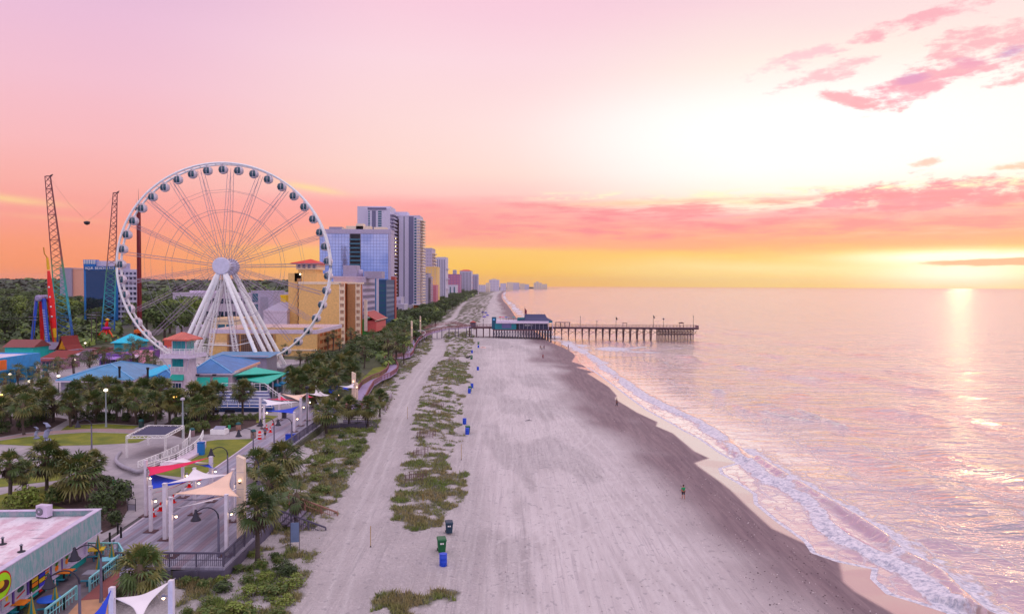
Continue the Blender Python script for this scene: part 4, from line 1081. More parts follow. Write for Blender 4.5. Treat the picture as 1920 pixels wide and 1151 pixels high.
# small orange legged ride in front of tower two
q=D(200,650,310); q.z=GZ; hz2=D(200,602,310).z-GZ
t=thing('spinning_ride','small red and purple ride with splayed legs at the foot of the right slingshot tower','fairground ride',q)
for (dx,dy_) in ((-4.5,-2),(-1.0,-3),(1.3,-3),(4.6,-2),(0,4)):
    b=MB(); b.bar((dx,dy_,0),(dx*0.1,0,5.4),0.5); b.build('leg',m_rr if abs(dx)<2 else M8('ride_orange2',(225,95,60)),t)
b=MB(); b.tube([(0,0,5.0),(0,0,hz2-1.5),(0.4,0,hz2)],[0.6,0.75,0.4],10); b.build('arm',m_rr,t)
b=MB(); b.lathe([(0.4,0),(1.6,0.3),(1.6,0.9),(0.5,1.3)],(0,0,4.6),12); b.build('hub',M8('ride_purple',(150,60,160)),t)
b=MB(); b.lathe([(0.3,0),(0.9,0.5),(0.3,1.1)],(0.4,0,hz2),10); b.build('seat_pod',m_yy,t)
# ---------------------------------------------------------------- buildings
def winmesh(w_,h_,m,key,frame=None):
    k=(round(w_,2),round(h_,2),m.name,key)
    if k not in _WM:
        b=MB(); b.b2(-w_/2,w_/2,-0.03,0.12,-h_/2,h_/2); _WM[k]=b.mesh('window_mesh',m)
    return _WM[k]
_WM={}
def bld(name,label,pxL,pxR,pyT,Y,depth,m,cat='building',group=None,z0=GZ-0.1,roofm=None,parapet=0.8,body='wall'):
    cx=(pxL+pxR)/2; L=D(pxL,pyT,Y); R=D(pxR,pyT,Y); H=(L.z+R.z)/2-z0; w_=R.x-L.x
    t=thing(name,label,cat,(L.x,Y,z0),0,group)
    b=MB(); b.b2(0,w_,0,depth,0,H-parapet); b.build(body,m,t)
    if parapet:
        b=MB(); e=0.5
        b.b2(-0.15,w_+0.15,-0.15,e,H-parapet,H); b.b2(-0.15,w_+0.15,depth-e,depth+0.15,H-parapet,H); b.b2(-0.15,e,e,depth-e,H-parapet,H); b.b2(w_-e,w_+0.15,e,depth-e,H-parapet,H)
        b.build('parapet',roofm or m,t)
    return t,w_,H
def windows(t,x0,x1,z0,z1,nx,nz,m,fw=0.6,fh=0.5,y=-0.05,name='window',face='front',W=0,cap=100):
    "grid of separate windows; past the cap the rest are one part"
    dx_=(x1-x0)/nx; dz_=(z1-z0)/nz; me=winmesh(dx_*fw,dz_*fh,m,face)
    k=0; rest=MB()
    for j in range(nz-1,-1,-1):
        for i in range(nx):
            x=x0+dx_*(i+0.5); z=z0+dz_*(j+0.5)
            if t.get('_nw',0)<cap:
                if face=='front': inst(name,me,t,(x,y,z))
                else: inst(name,me,t,(W+0.05,x,z),PI/2)
                t['_nw']=t.get('_nw',0)+1
            else:
                if face=='front': rest.b2(x-dx_*fw/2,x+dx_*fw/2,y-0.03,y+0.12,z-dz_*fh/2,z+dz_*fh/2)
                else: rest.b2(W-0.07,W+0.08,x-dx_*fw/2,x+dx_*fw/2,z-dz_*fh/2,z+dz_*fh/2)
    if rest.v: rest.build(name,m,t)['kind']='stuff'
def slabs(t,x0,x1,z0,z1,nz,m,d=1.4,y=0.0,name='balcony',side=False,W=0,th=0.25,rail=None):
    dz_=(z1-z0)/nz
    b=MB()
    if side: b.b2(0,d,x0,x1,-th/2,th/2); b.b2(d-0.12,d-0.04,x0,x1,th/2,1.1)
    else: b.b2(x0,x1,-d,0,-th/2,th/2); b.b2(x0,x1,-d+0.04,-d+0.12,th/2,1.1)
    me=b.mesh('slab',[m]); 
    for j in range(nz):
        inst(name,me,t,((W if side else 0),(0 if side else y),z0+dz_*j))
wb=lambda n,c,r=0.6: M8(n,c,r)
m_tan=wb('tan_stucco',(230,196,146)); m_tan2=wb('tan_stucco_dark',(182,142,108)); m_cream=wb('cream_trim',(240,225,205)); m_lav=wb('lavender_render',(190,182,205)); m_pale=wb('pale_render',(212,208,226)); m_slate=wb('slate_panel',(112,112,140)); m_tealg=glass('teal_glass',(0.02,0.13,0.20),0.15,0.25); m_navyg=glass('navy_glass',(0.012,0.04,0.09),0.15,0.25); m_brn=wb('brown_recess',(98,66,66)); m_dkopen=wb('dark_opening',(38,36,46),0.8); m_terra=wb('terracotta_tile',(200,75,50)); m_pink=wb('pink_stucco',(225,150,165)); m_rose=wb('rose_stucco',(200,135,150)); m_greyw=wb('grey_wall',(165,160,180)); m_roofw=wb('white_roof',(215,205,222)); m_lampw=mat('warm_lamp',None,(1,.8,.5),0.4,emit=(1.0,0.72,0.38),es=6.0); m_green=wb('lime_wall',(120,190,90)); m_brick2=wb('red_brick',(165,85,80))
# big glass hotel with mirror front
def curtain(N,b):
    x,y,z=N.sep(N.obj())
    gx_=((x*0.42)._m('FRACT')-0.5).ab().ss(0.44,0.48); gz_=((z*0.42)._m('FRACT')-0.5).ab().ss(0.44,0.48)
    c=N.mix(N.noise(N.obj(),0.05,3).ss(0.4,0.6),(0.40,0.44,0.64),(0.58,0.58,0.74))
    N.link(N.mix(gx_.mx(gz_)*0.65,c,(0.03,0.045,0.11)),b.inputs['Base Color']); b.inputs['Roughness'].default_value=0.05; b.inputs['Metallic'].default_value=0.9
    N.link(N.bump(N.noise(N.obj(),0.25,2),0.05,0.3),b.inputs['Normal'])
m_curt=mat('mirror_curtain_wall',curtain)
t,w_,H=bld('glass_hotel','broad hotel with mirrored blue glass front and a dark balcony strip in its middle',599,733,430,560,16,m_lav,'hotel',parapet=3.0)
b=MB(); b.b2(0.3,w_*0.42,-0.35,-0.02,0,H-3.4); b.build('glass_facade',m_curt,t)
b=MB(); b.b2(w_*0.58,w_-2.0,-0.35,-0.02,0,H-3.4); b.build('glass_facade',m_curt,t)
b=MB(); b.b2(w_*0.43,w_*0.57,-0.3,-0.05,0,H-3.4); b.build('balcony_shaft',m_dkopen,t)
slabs(t,w_*0.425,w_*0.575,4,H-5,18,m_tealg,1.2,-0.3)
for (x0,x1,h_) in ((0.12,0.30,2.5),(0.36,0.70,3.2),(0.50,0.60,5.0),(0.75,0.92,2.4),(0.3,0.35,1.6)):
    b=MB(); b.b2(w_*x0,w_*x1,3,12,H-2.9,H+h_-0.5); b.build('rooftop_plant',m_greyw if x0<0.3 else m_cream,t)
# twin slab tower
t,w_,H=bld('residential_tower','tallest pale residential tower with stepped top, brown recess and stacked balconies',670,733,387,640,26,m_pale,'apartment tower',parapet=0.0)
u=lambda px: D(px,500,640).x-D(670,500,640).x
hh=lambda py: D(700,py,640).z-(GZ-0.1)
b=MB(); b.b2(u(692),u(733),-5,0,0,hh(392)); b.build('wing',m_pale,t)
b=MB(); b.b2(u(691.5),u(726),-5.6,-5.02,hh(394),hh(390.5)); b.build('roof_fascia',m_slate,t)
for (a,c,mm) in ((692.5,695.5,m_tealg),(699.5,706.5,m_slate),(710.5,717.5,m_tealg)):
    if mm is m_slate:
        b=MB(); b.b2(u(a),u(c),-5.25,-5.02,0,hh(396)); b.build('wall_panel',mm,t)
    else: windows(t,u(a),u(c),hh(500),hh(396),1,24,mm,0.95,0.75,y=-5.1,cap=50)
slabs(t,-5,26,6,hh(396),26,m_pale,3.0,side=True,W=u(733))
t,w_,H=bld('apartment_tower','pale high tower right of the stepped one, grey stripe and balconies on its sea side',748,787,404,655,24,m_pale,'apartment tower',parapet=1.0)
u=lambda px: D(px,500,655).x-D(748,500,655).x
hh=lambda py: D(760,py,655).z-(GZ-0.1)
b=MB(); b.b2(u(735),u(748),4,20,0,hh(410)); b.build('recess',m_brn,t)
b=MB(); b.b2(u(725),u(762),6,20,hh(410),hh(396)); b.build('penthouse',m_pale,t)
slabs(t,u(735),u(748),6,hh(412),24,m_brn,1.2,4.0,name='walkway')
for i in range(22):
    b=MB(); q=hh(580-7.4*i); b.box((u(741),2.6,q),(0.7,0.3,0.5)); b.build('walkway_lamp',m_lampw,t)
b=MB(); b.b2(u(766.5),u(775.5),-0.3,-0.02,0,hh(406)); b.build('wall_panel',m_slate,t)
b=MB(); b.b2(u(757),u(758.4),-0.25,-0.02,0,hh(406)); b.build('window_slot',m_navyg,t)
windows(t,u(776.5),u(781),hh(570),hh(408),1,30,m_tealg,0.9,0.7)
slabs(t,1,23,5,hh(408),30,m_cream,2.6,side=True,W=w_)
slabs(t,u(782),u(787),5,hh(408),30,m_cream,1.6,name='corner_balcony')
b=MB(); b.b2(u(738),u(790)+3,-4,0,0,7); b.build('podium',m_pale,t)
b=MB(); b.b2(u(776),u(795),-14,-4.1,7,8); b.build('entrance_canopy',m_pale,t)
for i in range(3):
    b=MB(); b.lathe([(0.05,0),(0.35,0.3),(0.05,0.6)],(u(778+5*i),-8,6.2),8); b.build('canopy_lamp',m_lampw,t)
b=MB(); b.b2(u(778),u(788),-9,-4.2,0,7); b.build('lobby',wb('lit_lobby',(200,120,70)),t)
t,w_,H=bld('low_annex','low white annex with one dark window in front of the tall towers',734,758,570,600,20,m_pale,'building')
windows(t,w_*0.05,w_*0.55,H*0.25,H*0.85,1,1,m_navyg,0.9,0.6)
t2_,w2_,H2_=bld('low_annex','stepped white annex block above the one with the dark window',734,752,557,625,18,m_pale,'building')
windows(t2_,0,w2_,1,H2_-1,3,2,m_greyw,0.7,0.5)
# second line
def far_bldg(label,pxL,pxR,pyT,Y,dep,m,nx,nz,wm,fw=0.5,fh=0.45,roof=None,grp='hotels along the far beach',bal=None,name='hotel_block'):
    t,w_,H=bld(name,label,pxL,pxR,pyT,Y,dep,m,'hotel',grp,parapet=(1.0 if roof is None else 0))
    if nx: windows(t,0.5,w_-0.5,2,H-2,nx,nz,wm,fw,fh,cap=60)
    if bal is not None: slabs(t,1,dep-1,4,H-3,max(4,nz),bal,2.5,side=True,W=w_)
    if roof is not None:
        b=MB(); b.add([(-1,-1,H),(w_+1,-1,H),(w_+1,dep+1,H),(-1,dep+1,H),(w_*0.3,dep*0.4,H+4),(w_*0.7,dep*0.4,H+4)],[(0,1,5,4),(1,2,5),(2,3,4,5),(3,0,4),(0,3,2,1)]); b.build('roof',roof,t)
    return t,w_,H
far_bldg('lavender high block with navy corner window just right of the tall towers',789,810,465,900,40,m_lav,4,16,m_greyw,bal=m_cream)
far_bldg('white striped tower with blue vertical bands, second to the right of the tall towers',815,836,482,1120,40,m_pale,6,1,m_slate,0.4,0.95,bal=m_pale)
far_bldg('pink and yellow hotel with small red roofs in front of the lavender block',789,812,497,980,30,m_pink,3,14,m_cream,roof=m_terra,bal=m_cream)
far_bldg('yellow slab with row of tiny windows below the red roofed pink hotel',798,820,500,860,30,wb('pale_yellow',(235,205,150)),3,16,m_lav,0.3,0.3)
far_bldg('grey banded hotel with teal top storey in front of the pink one',789,803,512,760,24,m_greyw,1,17,m_pale,1.0,0.35,bal=m_greyw)
far_bldg('rose coloured balcony hotel behind the dark trees',804,818,534,840,24,m_rose,1,14,wb('dark_rose',(175,100,115)),1.0,0.4)
far_bldg('mauve hotel block far down the beach beside a small white one',838,862,514,1700,60,wb('mauve_wall',(170,120,160)),4,8,m_rose)
far_bldg('small white and sky blue hotel in front of the mauve block',840,856,534,1500,40,m_pale,2,1,m_tealg,0.3,0.8)
far_bldg('thin far tower with a lantern top left of the orange roofed hotel',849,855,506,1950,30,m_lav,2,12,m_slate)
far_bldg('striped far hotel with orange stepped roof',862,884,508,2000,60,m_pale,8,1,m_slate,0.45,0.95,roof=m_terra,bal=m_rose)
far_bldg('dark blue striped hotel at the far end of the row',884,896,514,2150,60,m_lav,4,1,m_slate,0.5,0.9)
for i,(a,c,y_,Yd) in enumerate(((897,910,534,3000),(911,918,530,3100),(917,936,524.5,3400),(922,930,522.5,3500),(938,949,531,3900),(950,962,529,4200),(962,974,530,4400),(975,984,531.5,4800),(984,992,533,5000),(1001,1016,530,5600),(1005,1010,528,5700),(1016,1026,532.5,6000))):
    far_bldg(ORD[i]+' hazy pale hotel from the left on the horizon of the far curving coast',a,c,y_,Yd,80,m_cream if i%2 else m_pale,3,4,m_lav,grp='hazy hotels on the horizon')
# far coast land
land=[(-9000,6400),(-60,6400),(20,6450),(150,7300),(330,8100),(560,9000),(560,9300),(-9000,9300)]
sheet('far_coast',land,1.6,m_soil,px=False,thick=1.5)
b=MB(); r=random.Random(5)
for i in range(700):
    y=r.uniform(4000,8800); xw=-60 if y<6400 else -60+(y-6400)*0.2; x=xw-r.uniform(20,90)
    s=r.uniform(8,16)
    for j in range(5):
        d=Vector((r.gauss(0,1),-abs(r.gauss(0,1)),abs(r.gauss(0,.7)))).normalized(); p=Vector((x,y,2+s*.3))+d*s*.6; R_=d.to_track_quat('Z','Y').to_matrix(); q=s*.5
        b.add([p+R_@Vector(v) for v in ((-q,-q,0),(q,-q,0),(q,q,0),(-q,q,0))],[(0,1,2,3)])
tag(b.build('far_tree_line',g_far),'dark line of trees along the far coast','tree line',kind='stuff')
# lavender office-like hotel with blue ribbon windows
t,w_,H=bld('ribbon_window_hotel','lavender hotel with rows of small blue windows beside the yellow hotel',625,680,518,330,40,m_lav,'hotel')
windows(t,3.0,17.0,6,H-3,1,1,m_lav,0.01,0.01)
sidew=H
Wd=w_
windows(t,0.5,29,3,H-2,14,8,wb('ribbon_navy',(45,65,125),0.35),0.7,0.5,face='side',W=Wd,cap=112)
windows(t,0.5,29,3-1.9,H-3.9,14,8,wb('white_panel',(215,205,225)),0.55,0.35,name='sill_panel',face='side',W=Wd,cap=1)
b=MB(); b.b2(-0.5+w_,0.35+w_,30,31.5,0,H+0.6); b.build('corner_fin',M8('cyan_fin',(30,120,170)),t)
b=MB(); b.b2(3,9,6,14,H-0.8,H+5); b.b2(12,20,8,16,H-0.8,H+2.4); b.build('rooftop_plant',m_greyw,t)
b=MB(); b.lathe([(1.8,0),(1.8,3.6),(1.4,4)],(9,12,H-0.8),16); b.build('water_tank',m_lav,t)
t,w_,H=bld('blue_glass_block','dark teal glass hotel block behind the lavender hotel',690,724,524,415,34,wb('deep_teal_wall',(30,70,110)),'hotel')
windows(t,0.5,w_-0.5,3,H-2,7,8,m_tealg,0.85,0.5)
windows(t,1,33,3,H-2,8,8,wb('ribbon_teal',(60,105,150),0.35),0.8,0.5,face='side',W=w_,cap=120)
b=MB(); b.b2(w_*0.80,w_+0.5,29,34.2,0,H+2); b.build('brick_core',m_brick2,t)
t,w_,H=bld('arcade_building','red and green arcade building with a slanted red front and white blade sign',672,684,600,312,30,M8('green_wall',(95,175,100)),'building')
b=MB(); b.b2(w_+0.2,w_+4.4,2,26,H*0.45,H*0.95); b.build('red_screen',M8('coral_screen',(205,110,110)),t)
b=MB(); b.add([(w_-1,1,H+3.2),(w_+5,1,H*0.97),(w_+5,28,H*0.97),(w_-1,28,H+3.2),(w_-1,1,H+2.9),(w_+5,1,H*0.93),(w_+5,28,H*0.93),(w_-1,28,H+2.9)],[(0,1,2,3),(7,6,5,4),(0,4,5,1),(1,5,6,2),(2,6,7,3),(3,7,4,0)]); b.build('slanted_roof',m_brick2,t)
b=MB(); b.b2(w_-0.2,w_+1.0,-0.6,0.6,H*0.5,H+8.5); b.build('blade_sign',M8('blade_white',(240,235,225)),t)
b=MB(); b.b2(w_+4.2,w_+5.0,1,28,H*0.93,H*0.99); b.build('fascia',m_cream,t)
# yellow hotel
t,w_,H=bld('yellow_hotel','large yellow stucco hotel with blank end wall and orange lit balcony strips',560,638,528,300,34,m_tan,'hotel',parapet=1.1,roofm=m_cream)
u=lambda px: D(px,600,300).x-D(560,600,300).x
hh=lambda py: D(600,py,300).z-(GZ-0.1)
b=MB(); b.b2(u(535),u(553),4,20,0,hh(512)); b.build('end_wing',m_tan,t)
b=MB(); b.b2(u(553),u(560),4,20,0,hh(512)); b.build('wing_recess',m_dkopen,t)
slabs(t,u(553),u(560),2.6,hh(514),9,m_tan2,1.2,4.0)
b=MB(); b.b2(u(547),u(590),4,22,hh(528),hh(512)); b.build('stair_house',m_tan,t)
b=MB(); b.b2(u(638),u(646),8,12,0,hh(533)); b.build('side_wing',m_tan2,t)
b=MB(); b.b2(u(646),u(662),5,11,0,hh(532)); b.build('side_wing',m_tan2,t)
b=MB(); b.b2(u(645),u(672),4.6,11.5,hh(532),hh(529)); b.build('cornice',m_cream,t)
for (a,c,yy) in ((636,646,0.0),(661.5,671,5)):
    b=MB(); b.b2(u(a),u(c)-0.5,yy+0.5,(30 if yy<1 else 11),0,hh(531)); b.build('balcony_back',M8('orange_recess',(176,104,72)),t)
    dz=(hh(531))/9
    for j in range(9):
        q=MB(); q.b2(u(a)-0.05,u(c),yy-0.2,yy+0.6,j*dz,j*dz+0.35); q.b2(u(a),u(a)+0.45,yy-0.15,yy+0.45,j*dz+0.36,(j+1)*dz); q.b2(u(c)-0.4,u(c),yy-0.15,yy+0.45,j*dz+0.36,(j+1)*dz); q.b2((u(a)+u(c))/2-0.12,(u(a)+u(c))/2+0.12,yy-0.12,yy+0.4,j*dz+0.36,(j+1)*dz)
        q.b2(u(a)+0.45,u(c)-0.4,yy,yy+0.08,j*dz+0.36,j*dz+1.3)
        q.build('balcony',m_cream,t)
b=MB(); x0,x1=u(548),u(590); z=hh(510); b.b2(x0+1,x1-1,5,17,hh(512),hh(505)); b.build('tower_base',m_tan,t)
b=MB(); b.b2(u(549),u(589),4.6,17.4,hh(505),hh(493)); b.build('tower_lantern',m_cream,t)
windows(t,u(550),u(588),hh(504),hh(494),4,1,m_navyg,0.55,0.6,y=4.55,name='lantern_window')
b=MB(); xc=(x0+x1)/2; z0=hh(493); b.add([(u(541),2.5,z0),(u(595),2.5,z0),(u(595),19.5,z0),(u(541),19.5,z0),(xc,11,hh(484)),(u(541),2.5,z0-.4),(u(595),2.5,z0-.4),(u(595),19.5,z0-.4),(u(541),19.5,z0-.4)],[(0,1,4),(1,2,4),(2,3,4),(3,0,4),(5,8,7,6),(0,5,6,1),(1,6,7,2),(2,7,8,3),(3,8,5,0)]); b.build('tower_roof',m_terra,t)
b=MB(); b.lathe([(0.05,0),(0.4,0.4),(0.05,0.8)],(u(558),3.6,hh(516)),8); b.build('wall_lamp',m_lampw,t)
# low yellow wing
t,w_,H=bld('parking_wing','long low yellow building with brown lattice screen and white roof edge',392,594,618,248,36,m_tan,'building',parapet=1.3,roofm=m_roofw)
b=MB(); b.b2(1,w_-1,1,35,H-1.5,H-1.3); b.build('roof_deck',m_roofw,t)
u=lambda px: D(px,650,248).x-D(392,650,248).x
def lattice_(N,b):
    x,y,z=N.sep(N.obj()); a=((x*1.6)._m('FRACT')-0.5).ab().ss(0.36,0.42).mx(((z*1.6)._m('FRACT')-0.5).ab().ss(0.36,0.42))
    N.link(N.mix(a,(0.05,0.03,0.03),(0.30,0.17,0.11)),b.inputs['Base Color'])
b=MB(); b.b2(u(427),u(516),-0.35,-0.03,0,H-1.6); b.build('lattice_screen',mat('lattice_screen',lattice_),t)
for x_ in (u(450),u(427)-0.1,u(516)-0.5):
    b=MB(); b.b2(x_,x_+0.5,-0.5,-0.36,0,H-1.6); b.build('pilaster',m_tan2,t)
b=MB(); b.b2(0,u(427)-0.2,-0.3,-0.02,3.4,4.4); b.b2(u(516)+0.2,w_,-0.3,-0.02,1.8,2.3); b.build('string_course',m_cream,t)
slabs(t,1,34,0.3,H-1,3,m_tan2,0.6,side=True,W=w_,name='gallery_floor')
b=MB()
for i in range(7): b.b2(w_,w_+0.55,1+i*5.2,1.8+i*5.2,0,H-1.4)
b.build('gallery_post',m_tan2,t)
b=MB(); b.b2(w_-0.02,w_+0.1,1.5,33,0.3,H-1.5); b.build('gallery_recess',M8('orange_recess',(176,104,72)),t)
# hotel with black glass front and blue frame
YB=430
t,w_,H=bld('blue_frame_hotel','hotel with bright blue frame, black mirror front and big white rooftop letters',157,216,506,YB,3,M8('bright_blue_wall',(25,120,190)),'hotel',parapet=0)
m_blackg=mat('black_mirror_glass',None,(0.05,0.085,0.14),0.03,0.0); MATS['black_mirror_glass'].node_tree.nodes['Principled BSDF'].inputs['Coat Weight'].default_value=0.0; MATS['black_mirror_glass'].node_tree.nodes['Principled BSDF'].inputs['Metallic'].default_value=0.75
b=MB(); b.b2(1.4,w_-0.4,-0.3,-0.02,0,H-0.3); b.build('glass_front',m_blackg,t)
hh=lambda py: D(190,py,YB).z-(GZ-0.1)
b=MB(); b.b2(0.2,w_-0.1,-0.5,1.0,H,hh(499)); b.build('sign_band',M8('sign_blue',(30,95,160)),t)
b=MB(); b.b2(-0.2,w_*0.34,0,5,hh(499),hh(487)); b.build('penthouse',M8('bright_blue_wall',(25,120,190)),t)
b=MB(); b.b2(w_*0.34,w_*0.9,2,6,hh(499),hh(489)); b.build('plant_room',m_roofw,t)
for i in range(7):
    b=MB(); b.b2(w_*0.02+i*1.0,w_*0.02+i*1.0+0.4,-0.4,-0.05,hh(495),hh(487.5)); b.build('fin',m_white,t)
def text(s,size,m,parent,loc,rz=0.0,ext=0.06,name='lettering',rot=None,fit=None):
    cu=bpy.data.curves.new('txt','FONT'); cu.body=s; cu.size=size; cu.extrude=ext; cu.align_x='LEFT'; cu.resolution_u=2
    o=bpy.data.objects.new('txt_tmp',cu); C.objects.link(o); bpy.context.view_layer.update()
    me=bpy.data.meshes.new_from_object(o.evaluated_get(bpy.context.evaluated_depsgraph_get())); bpy.data.objects.remove(o); me.materials.clear(); me.materials.append(m)
    q=bpy.data.objects.new(name,me); C.objects.link(q); q.parent=parent; q.location=loc; q.rotation_euler=rot or (PI/2,0,rz)
    if fit: 
        xs_=[v.co.x for v in me.vertices]; q.scale=(fit/(max(xs_)-min(xs_)),1,1)
    return q
m_let=mat('letter_white',None,(0.85,0.87,0.95),0.5)
for i,ch_ in enumerate('AQUA BEACH INN'):
    if ch_!=' ': text(ch_,2.1,m_let,t,(1.0+i*(w_-2)/14,-0.62,H+0.25),name='letter')
t,w_,H=bld('grid_balcony_hotel','white hotel wing with a regular grid of recessed dark balconies',220,258,505,YB+6,2.5,m_pale,'hotel',parapet=1.2)
dx_=w_/5; 
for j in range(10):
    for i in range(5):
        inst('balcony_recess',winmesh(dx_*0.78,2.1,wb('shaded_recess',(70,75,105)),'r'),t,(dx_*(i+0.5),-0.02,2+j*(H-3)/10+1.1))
b=MB()
for i in range(6): b.b2(dx_*i-0.22,dx_*i+0.22,-1.2,-0.15,0,H-1.5)
b.build('party_wall',m_pale,t)
slabs(t,0.3,w_-0.3,1.5,H-1.2,10,m_pale,1.1,-0.16)
b=MB(); b.b2(w_*0.25,w_*0.55,0.6,2.2,H-1,H+3.5); b.build('lift_house',m_lav,t)
bld('distant_block','plain grey block with a sunlit face beyond the woods, left of the blue hotel',112,134,502,640,40,m_greyw,'building')
bld('distant_block','sunlit side face of the plain grey block, painted orange, beyond the woods',134.6,156,504,642,38,M8('sunlit_face_paint',(228,178,160)),'building')  # east face of the grey block, its sunlight put into the wall colour
# low buildings behind the wheel
t,w_,H=bld('long_white_building','long white low building with dark ground floor behind the wheel legs',324,470,549,470,24,m_roofw,'building')
windows(t,1,w_-1,1,H-1,12,2,m_navyg,0.75,0.4)
b=MB(); b.b2(0.5,w_*0.27,-0.4,-0.03,0,H*0.62); b.build('dark_annex',M8('dusk_blue_wall',(60,60,95)),t)
bld('roof_block','small white upper block on the roofline behind the wheel, left of the legs',356,402,545,486,12,m_roofw,'building')
t,w_,H=bld('white_shop_block','white modern block with teal corner window right of the wheel legs',471,512,545,400,20,m_lav,'building')
windows(t,0.5,w_*0.32,H*0.4,H-1,1,2,m_tealg,0.9,0.8); windows(t,w_*0.4,w_*0.8,1,H-2,1,1,m_greyw,0.9,0.85)
t,w_,H=bld('white_shop_block','small white block with window rows beside the yellow hotel',510,528,548,430,16,m_roofw,'building'); windows(t,0.5,w_-.5,1,H-1,4,3,m_slate)
bld('yellow_kiosk','narrow bright yellow wall section left of the yellow hotel',526,536,553,330,10,M8('bright_yellow_wall',(235,205,50)),'building')
t,w_,H=bld('theatre_hall','white hall with lime green base at the left of the yellow hotel',494,538,582,300,30,m_roofw,'building')
b=MB(); b.b2(w_*0.36,w_,-0.25,-0.02,0,H*0.42); b.build('green_base',m_green,t); b=MB(); b.b2(0,w_*0.34,-0.25,-0.02,0,H*0.42); b.build('dark_base',m_dkopen,t)
b=MB(); b.add([(0,0,H),(w_,0,H),(w_,30,H),(0,30,H),(w_*0.2,15,H+3),(w_*0.8,15,H+3)],[(0,1,5,4),(1,2,5),(2,3,4,5),(3,0,4)]); b.build('roof',m_greyw,t)
t,w_,H=bld('cream_shop','low cream shop with teal shutters framed by the wheel legs',395,452,597,300,20,wb('cream_wall',(235,215,190)),'building')
windows(t,w_*0.2,w_*0.78,0.8,H-1.6,2,1,m_tealg,0.85,0.8)
bld('white_pavilion','low white roof between the wheel legs and the cream shop',330,392,612,330,16,m_roofw,'building')
# left side shops
t,w_,H=bld('teal_cottage','teal cottage with brown shingle roof at far left beyond the white roof',9,62,651,235,8,M8('teal_wall',(40,185,180)),'cottage',parapet=0)
b=MB(); b.add([(-0.5,-0.6,H),(w_+0.5,-0.6,H),(w_+0.5,8.6,H),(-0.5,8.6,H),(-0.5,4,H+2.2),(w_+0.5,4,H+2.2)],[(0,1,5,4),(2,3,4,5),(1,2,5),(3,0,4)]); b.build('roof',M8('brown_shingle',(125,70,70)),t)
t,w_,H=bld('teal_cottage','second teal cottage behind the legs of the pendulum ride',66,106,655,255,8,M8('teal_wall',(40,185,180)),'cottage',parapet=0)
b=MB(); b.add([(-0.5,-0.6,H),(w_+0.5,-0.6,H),(w_+0.5,8.6,H),(-0.5,8.6,H),(-0.5,4,H+2.2),(w_+0.5,4,H+2.2)],[(0,1,5,4),(2,3,4,5),(1,2,5),(3,0,4)]); b.build('roof',M8('grey_shingle',(110,100,120)),t)
bld('sand_wall_building','flat tan building at the far left edge beyond the teal cottage',-40,62,634,330,14,wb('sandy_wall',(205,160,115)),'building',parapet=0.4)
# flat roofed aqua store
zr=GZ+6
pts=[P(-60,676,zr),P(70,652,zr),P(-60,655,zr)]
ca=P(-70,682,zr); cb=P(72,662,zr); 
t=thing('aqua_store','long flat roofed store with aqua fascia and white gravel roof at the left edge','store',(cb.x,cb.y,GZ))
dxv=(ca-cb); dxv.z=0; L_=dxv.length; ang=math.atan2(-dxv.y,-dxv.x); t.rotation_euler=(0,0,ang)
b=MB(); b.b2(-L_,0,0.6,17,0,5.3); b.build('wall',M8('aqua_wall',(70,150,190)),t)
b=MB(); b.b2(-L_-0.3,0.3,-0.3,0.4,3.2,6.1); b.b2(-0.1,0.3,0.4,17.2,3.2,6.1); b.build('fascia',M8('aqua_fascia',(85,150,205)),t)
b=MB(); b.b2(-L_,0,0.5,17,5.35,5.8); b.b2(-L_,0.3,17.1,17.6,5,6.4); b.build('roof',m_roofw,t)
for (x,y) in ((-8,6),(-18,9),(-26,5),(-4,12),(-13,13)):
    b=MB(); b.b2(x-0.9,x+0.9,y-0.7,y+0.7,5.8,6.9); b.lathe([(0.5,6.92),(0.5,7.05)],(x,y,0),10); b.build('rooftop_unit',m_grey,t)
b=MB(); b.b2(-16,-13,-0.8,-0.35,3.0,5.6); b.build('sign_board',M8('orange_sign',(235,130,90)),t)
b=MB()
for i in range(5): b.b2(-L_+2+i*6,-L_+2.8+i*6,-1.8,-1.0,0,3.1)
b.b2(-L_,-6,-2,-0.31,3.0,3.35)
b.build('porch_column',M8('deep_aqua',(40,120,160)),t)
# brown swooping roof house
q=P(118,668,GZ); t=thing('tiki_shop','wooden shop with a steep swooping brown shingle roof beside the ride legs','shop',q,math.radians(-20))
m_shing=M8('red_brown_shingle',(125,60,58),0.85)
t.scale=(0.6,0.6,0.72)
b=MB(); b.b2(-4.5,4.5,0,8,0,3.2); b.build('wall',M8('dark_timber',(85,55,55)),t)
b=MB(); prof=[(-6.5,2.6),(-4,3.4),(-2,5.2),(-0.6,7.8),(0,9.2)]; 
for s_ in (-1,1):
    for (a,c) in zip(prof[:-1],prof[1:]):
        b.add([(s_*a[0],-1.2,a[1]),(s_*c[0],-1.2,c[1]),(s_*c[0],9,c[1]),(s_*a[0],9,a[1])],[(0,1,2,3)])
b.build('roof',m_shing,t)
b=MB(); b.add([(-2.6,-0.5,3.2),(2.6,-0.5,3.2),(0,-0.5,7.4)],[(0,1,2)]); b.b2(-0.8,0.8,-0.8,-0.52,3.4,5.4); b.build('gable',M8('ochre_gable',(205,150,80)),t)
t,w_,H=bld('shop_row','row of low shops with brown pitched roof left of the swooping roof',75,118,672,205,8,M8('mauve_shopfront',(165,130,150)),'shop',parapet=0)
b=MB(); b.add([(-0.8,-1.2,H-0.5),(w_+0.5,-1.2,H-0.5),(w_+0.5,9,H+1.5),(-0.8,9,H+1.5)],[(0,1,2,3)]); b.build('roof',m_shing,t)
windows(t,0.5,w_-0.5,0.3,H-0.8,5,1,m_navyg,0.7,0.8,name='shop_window')
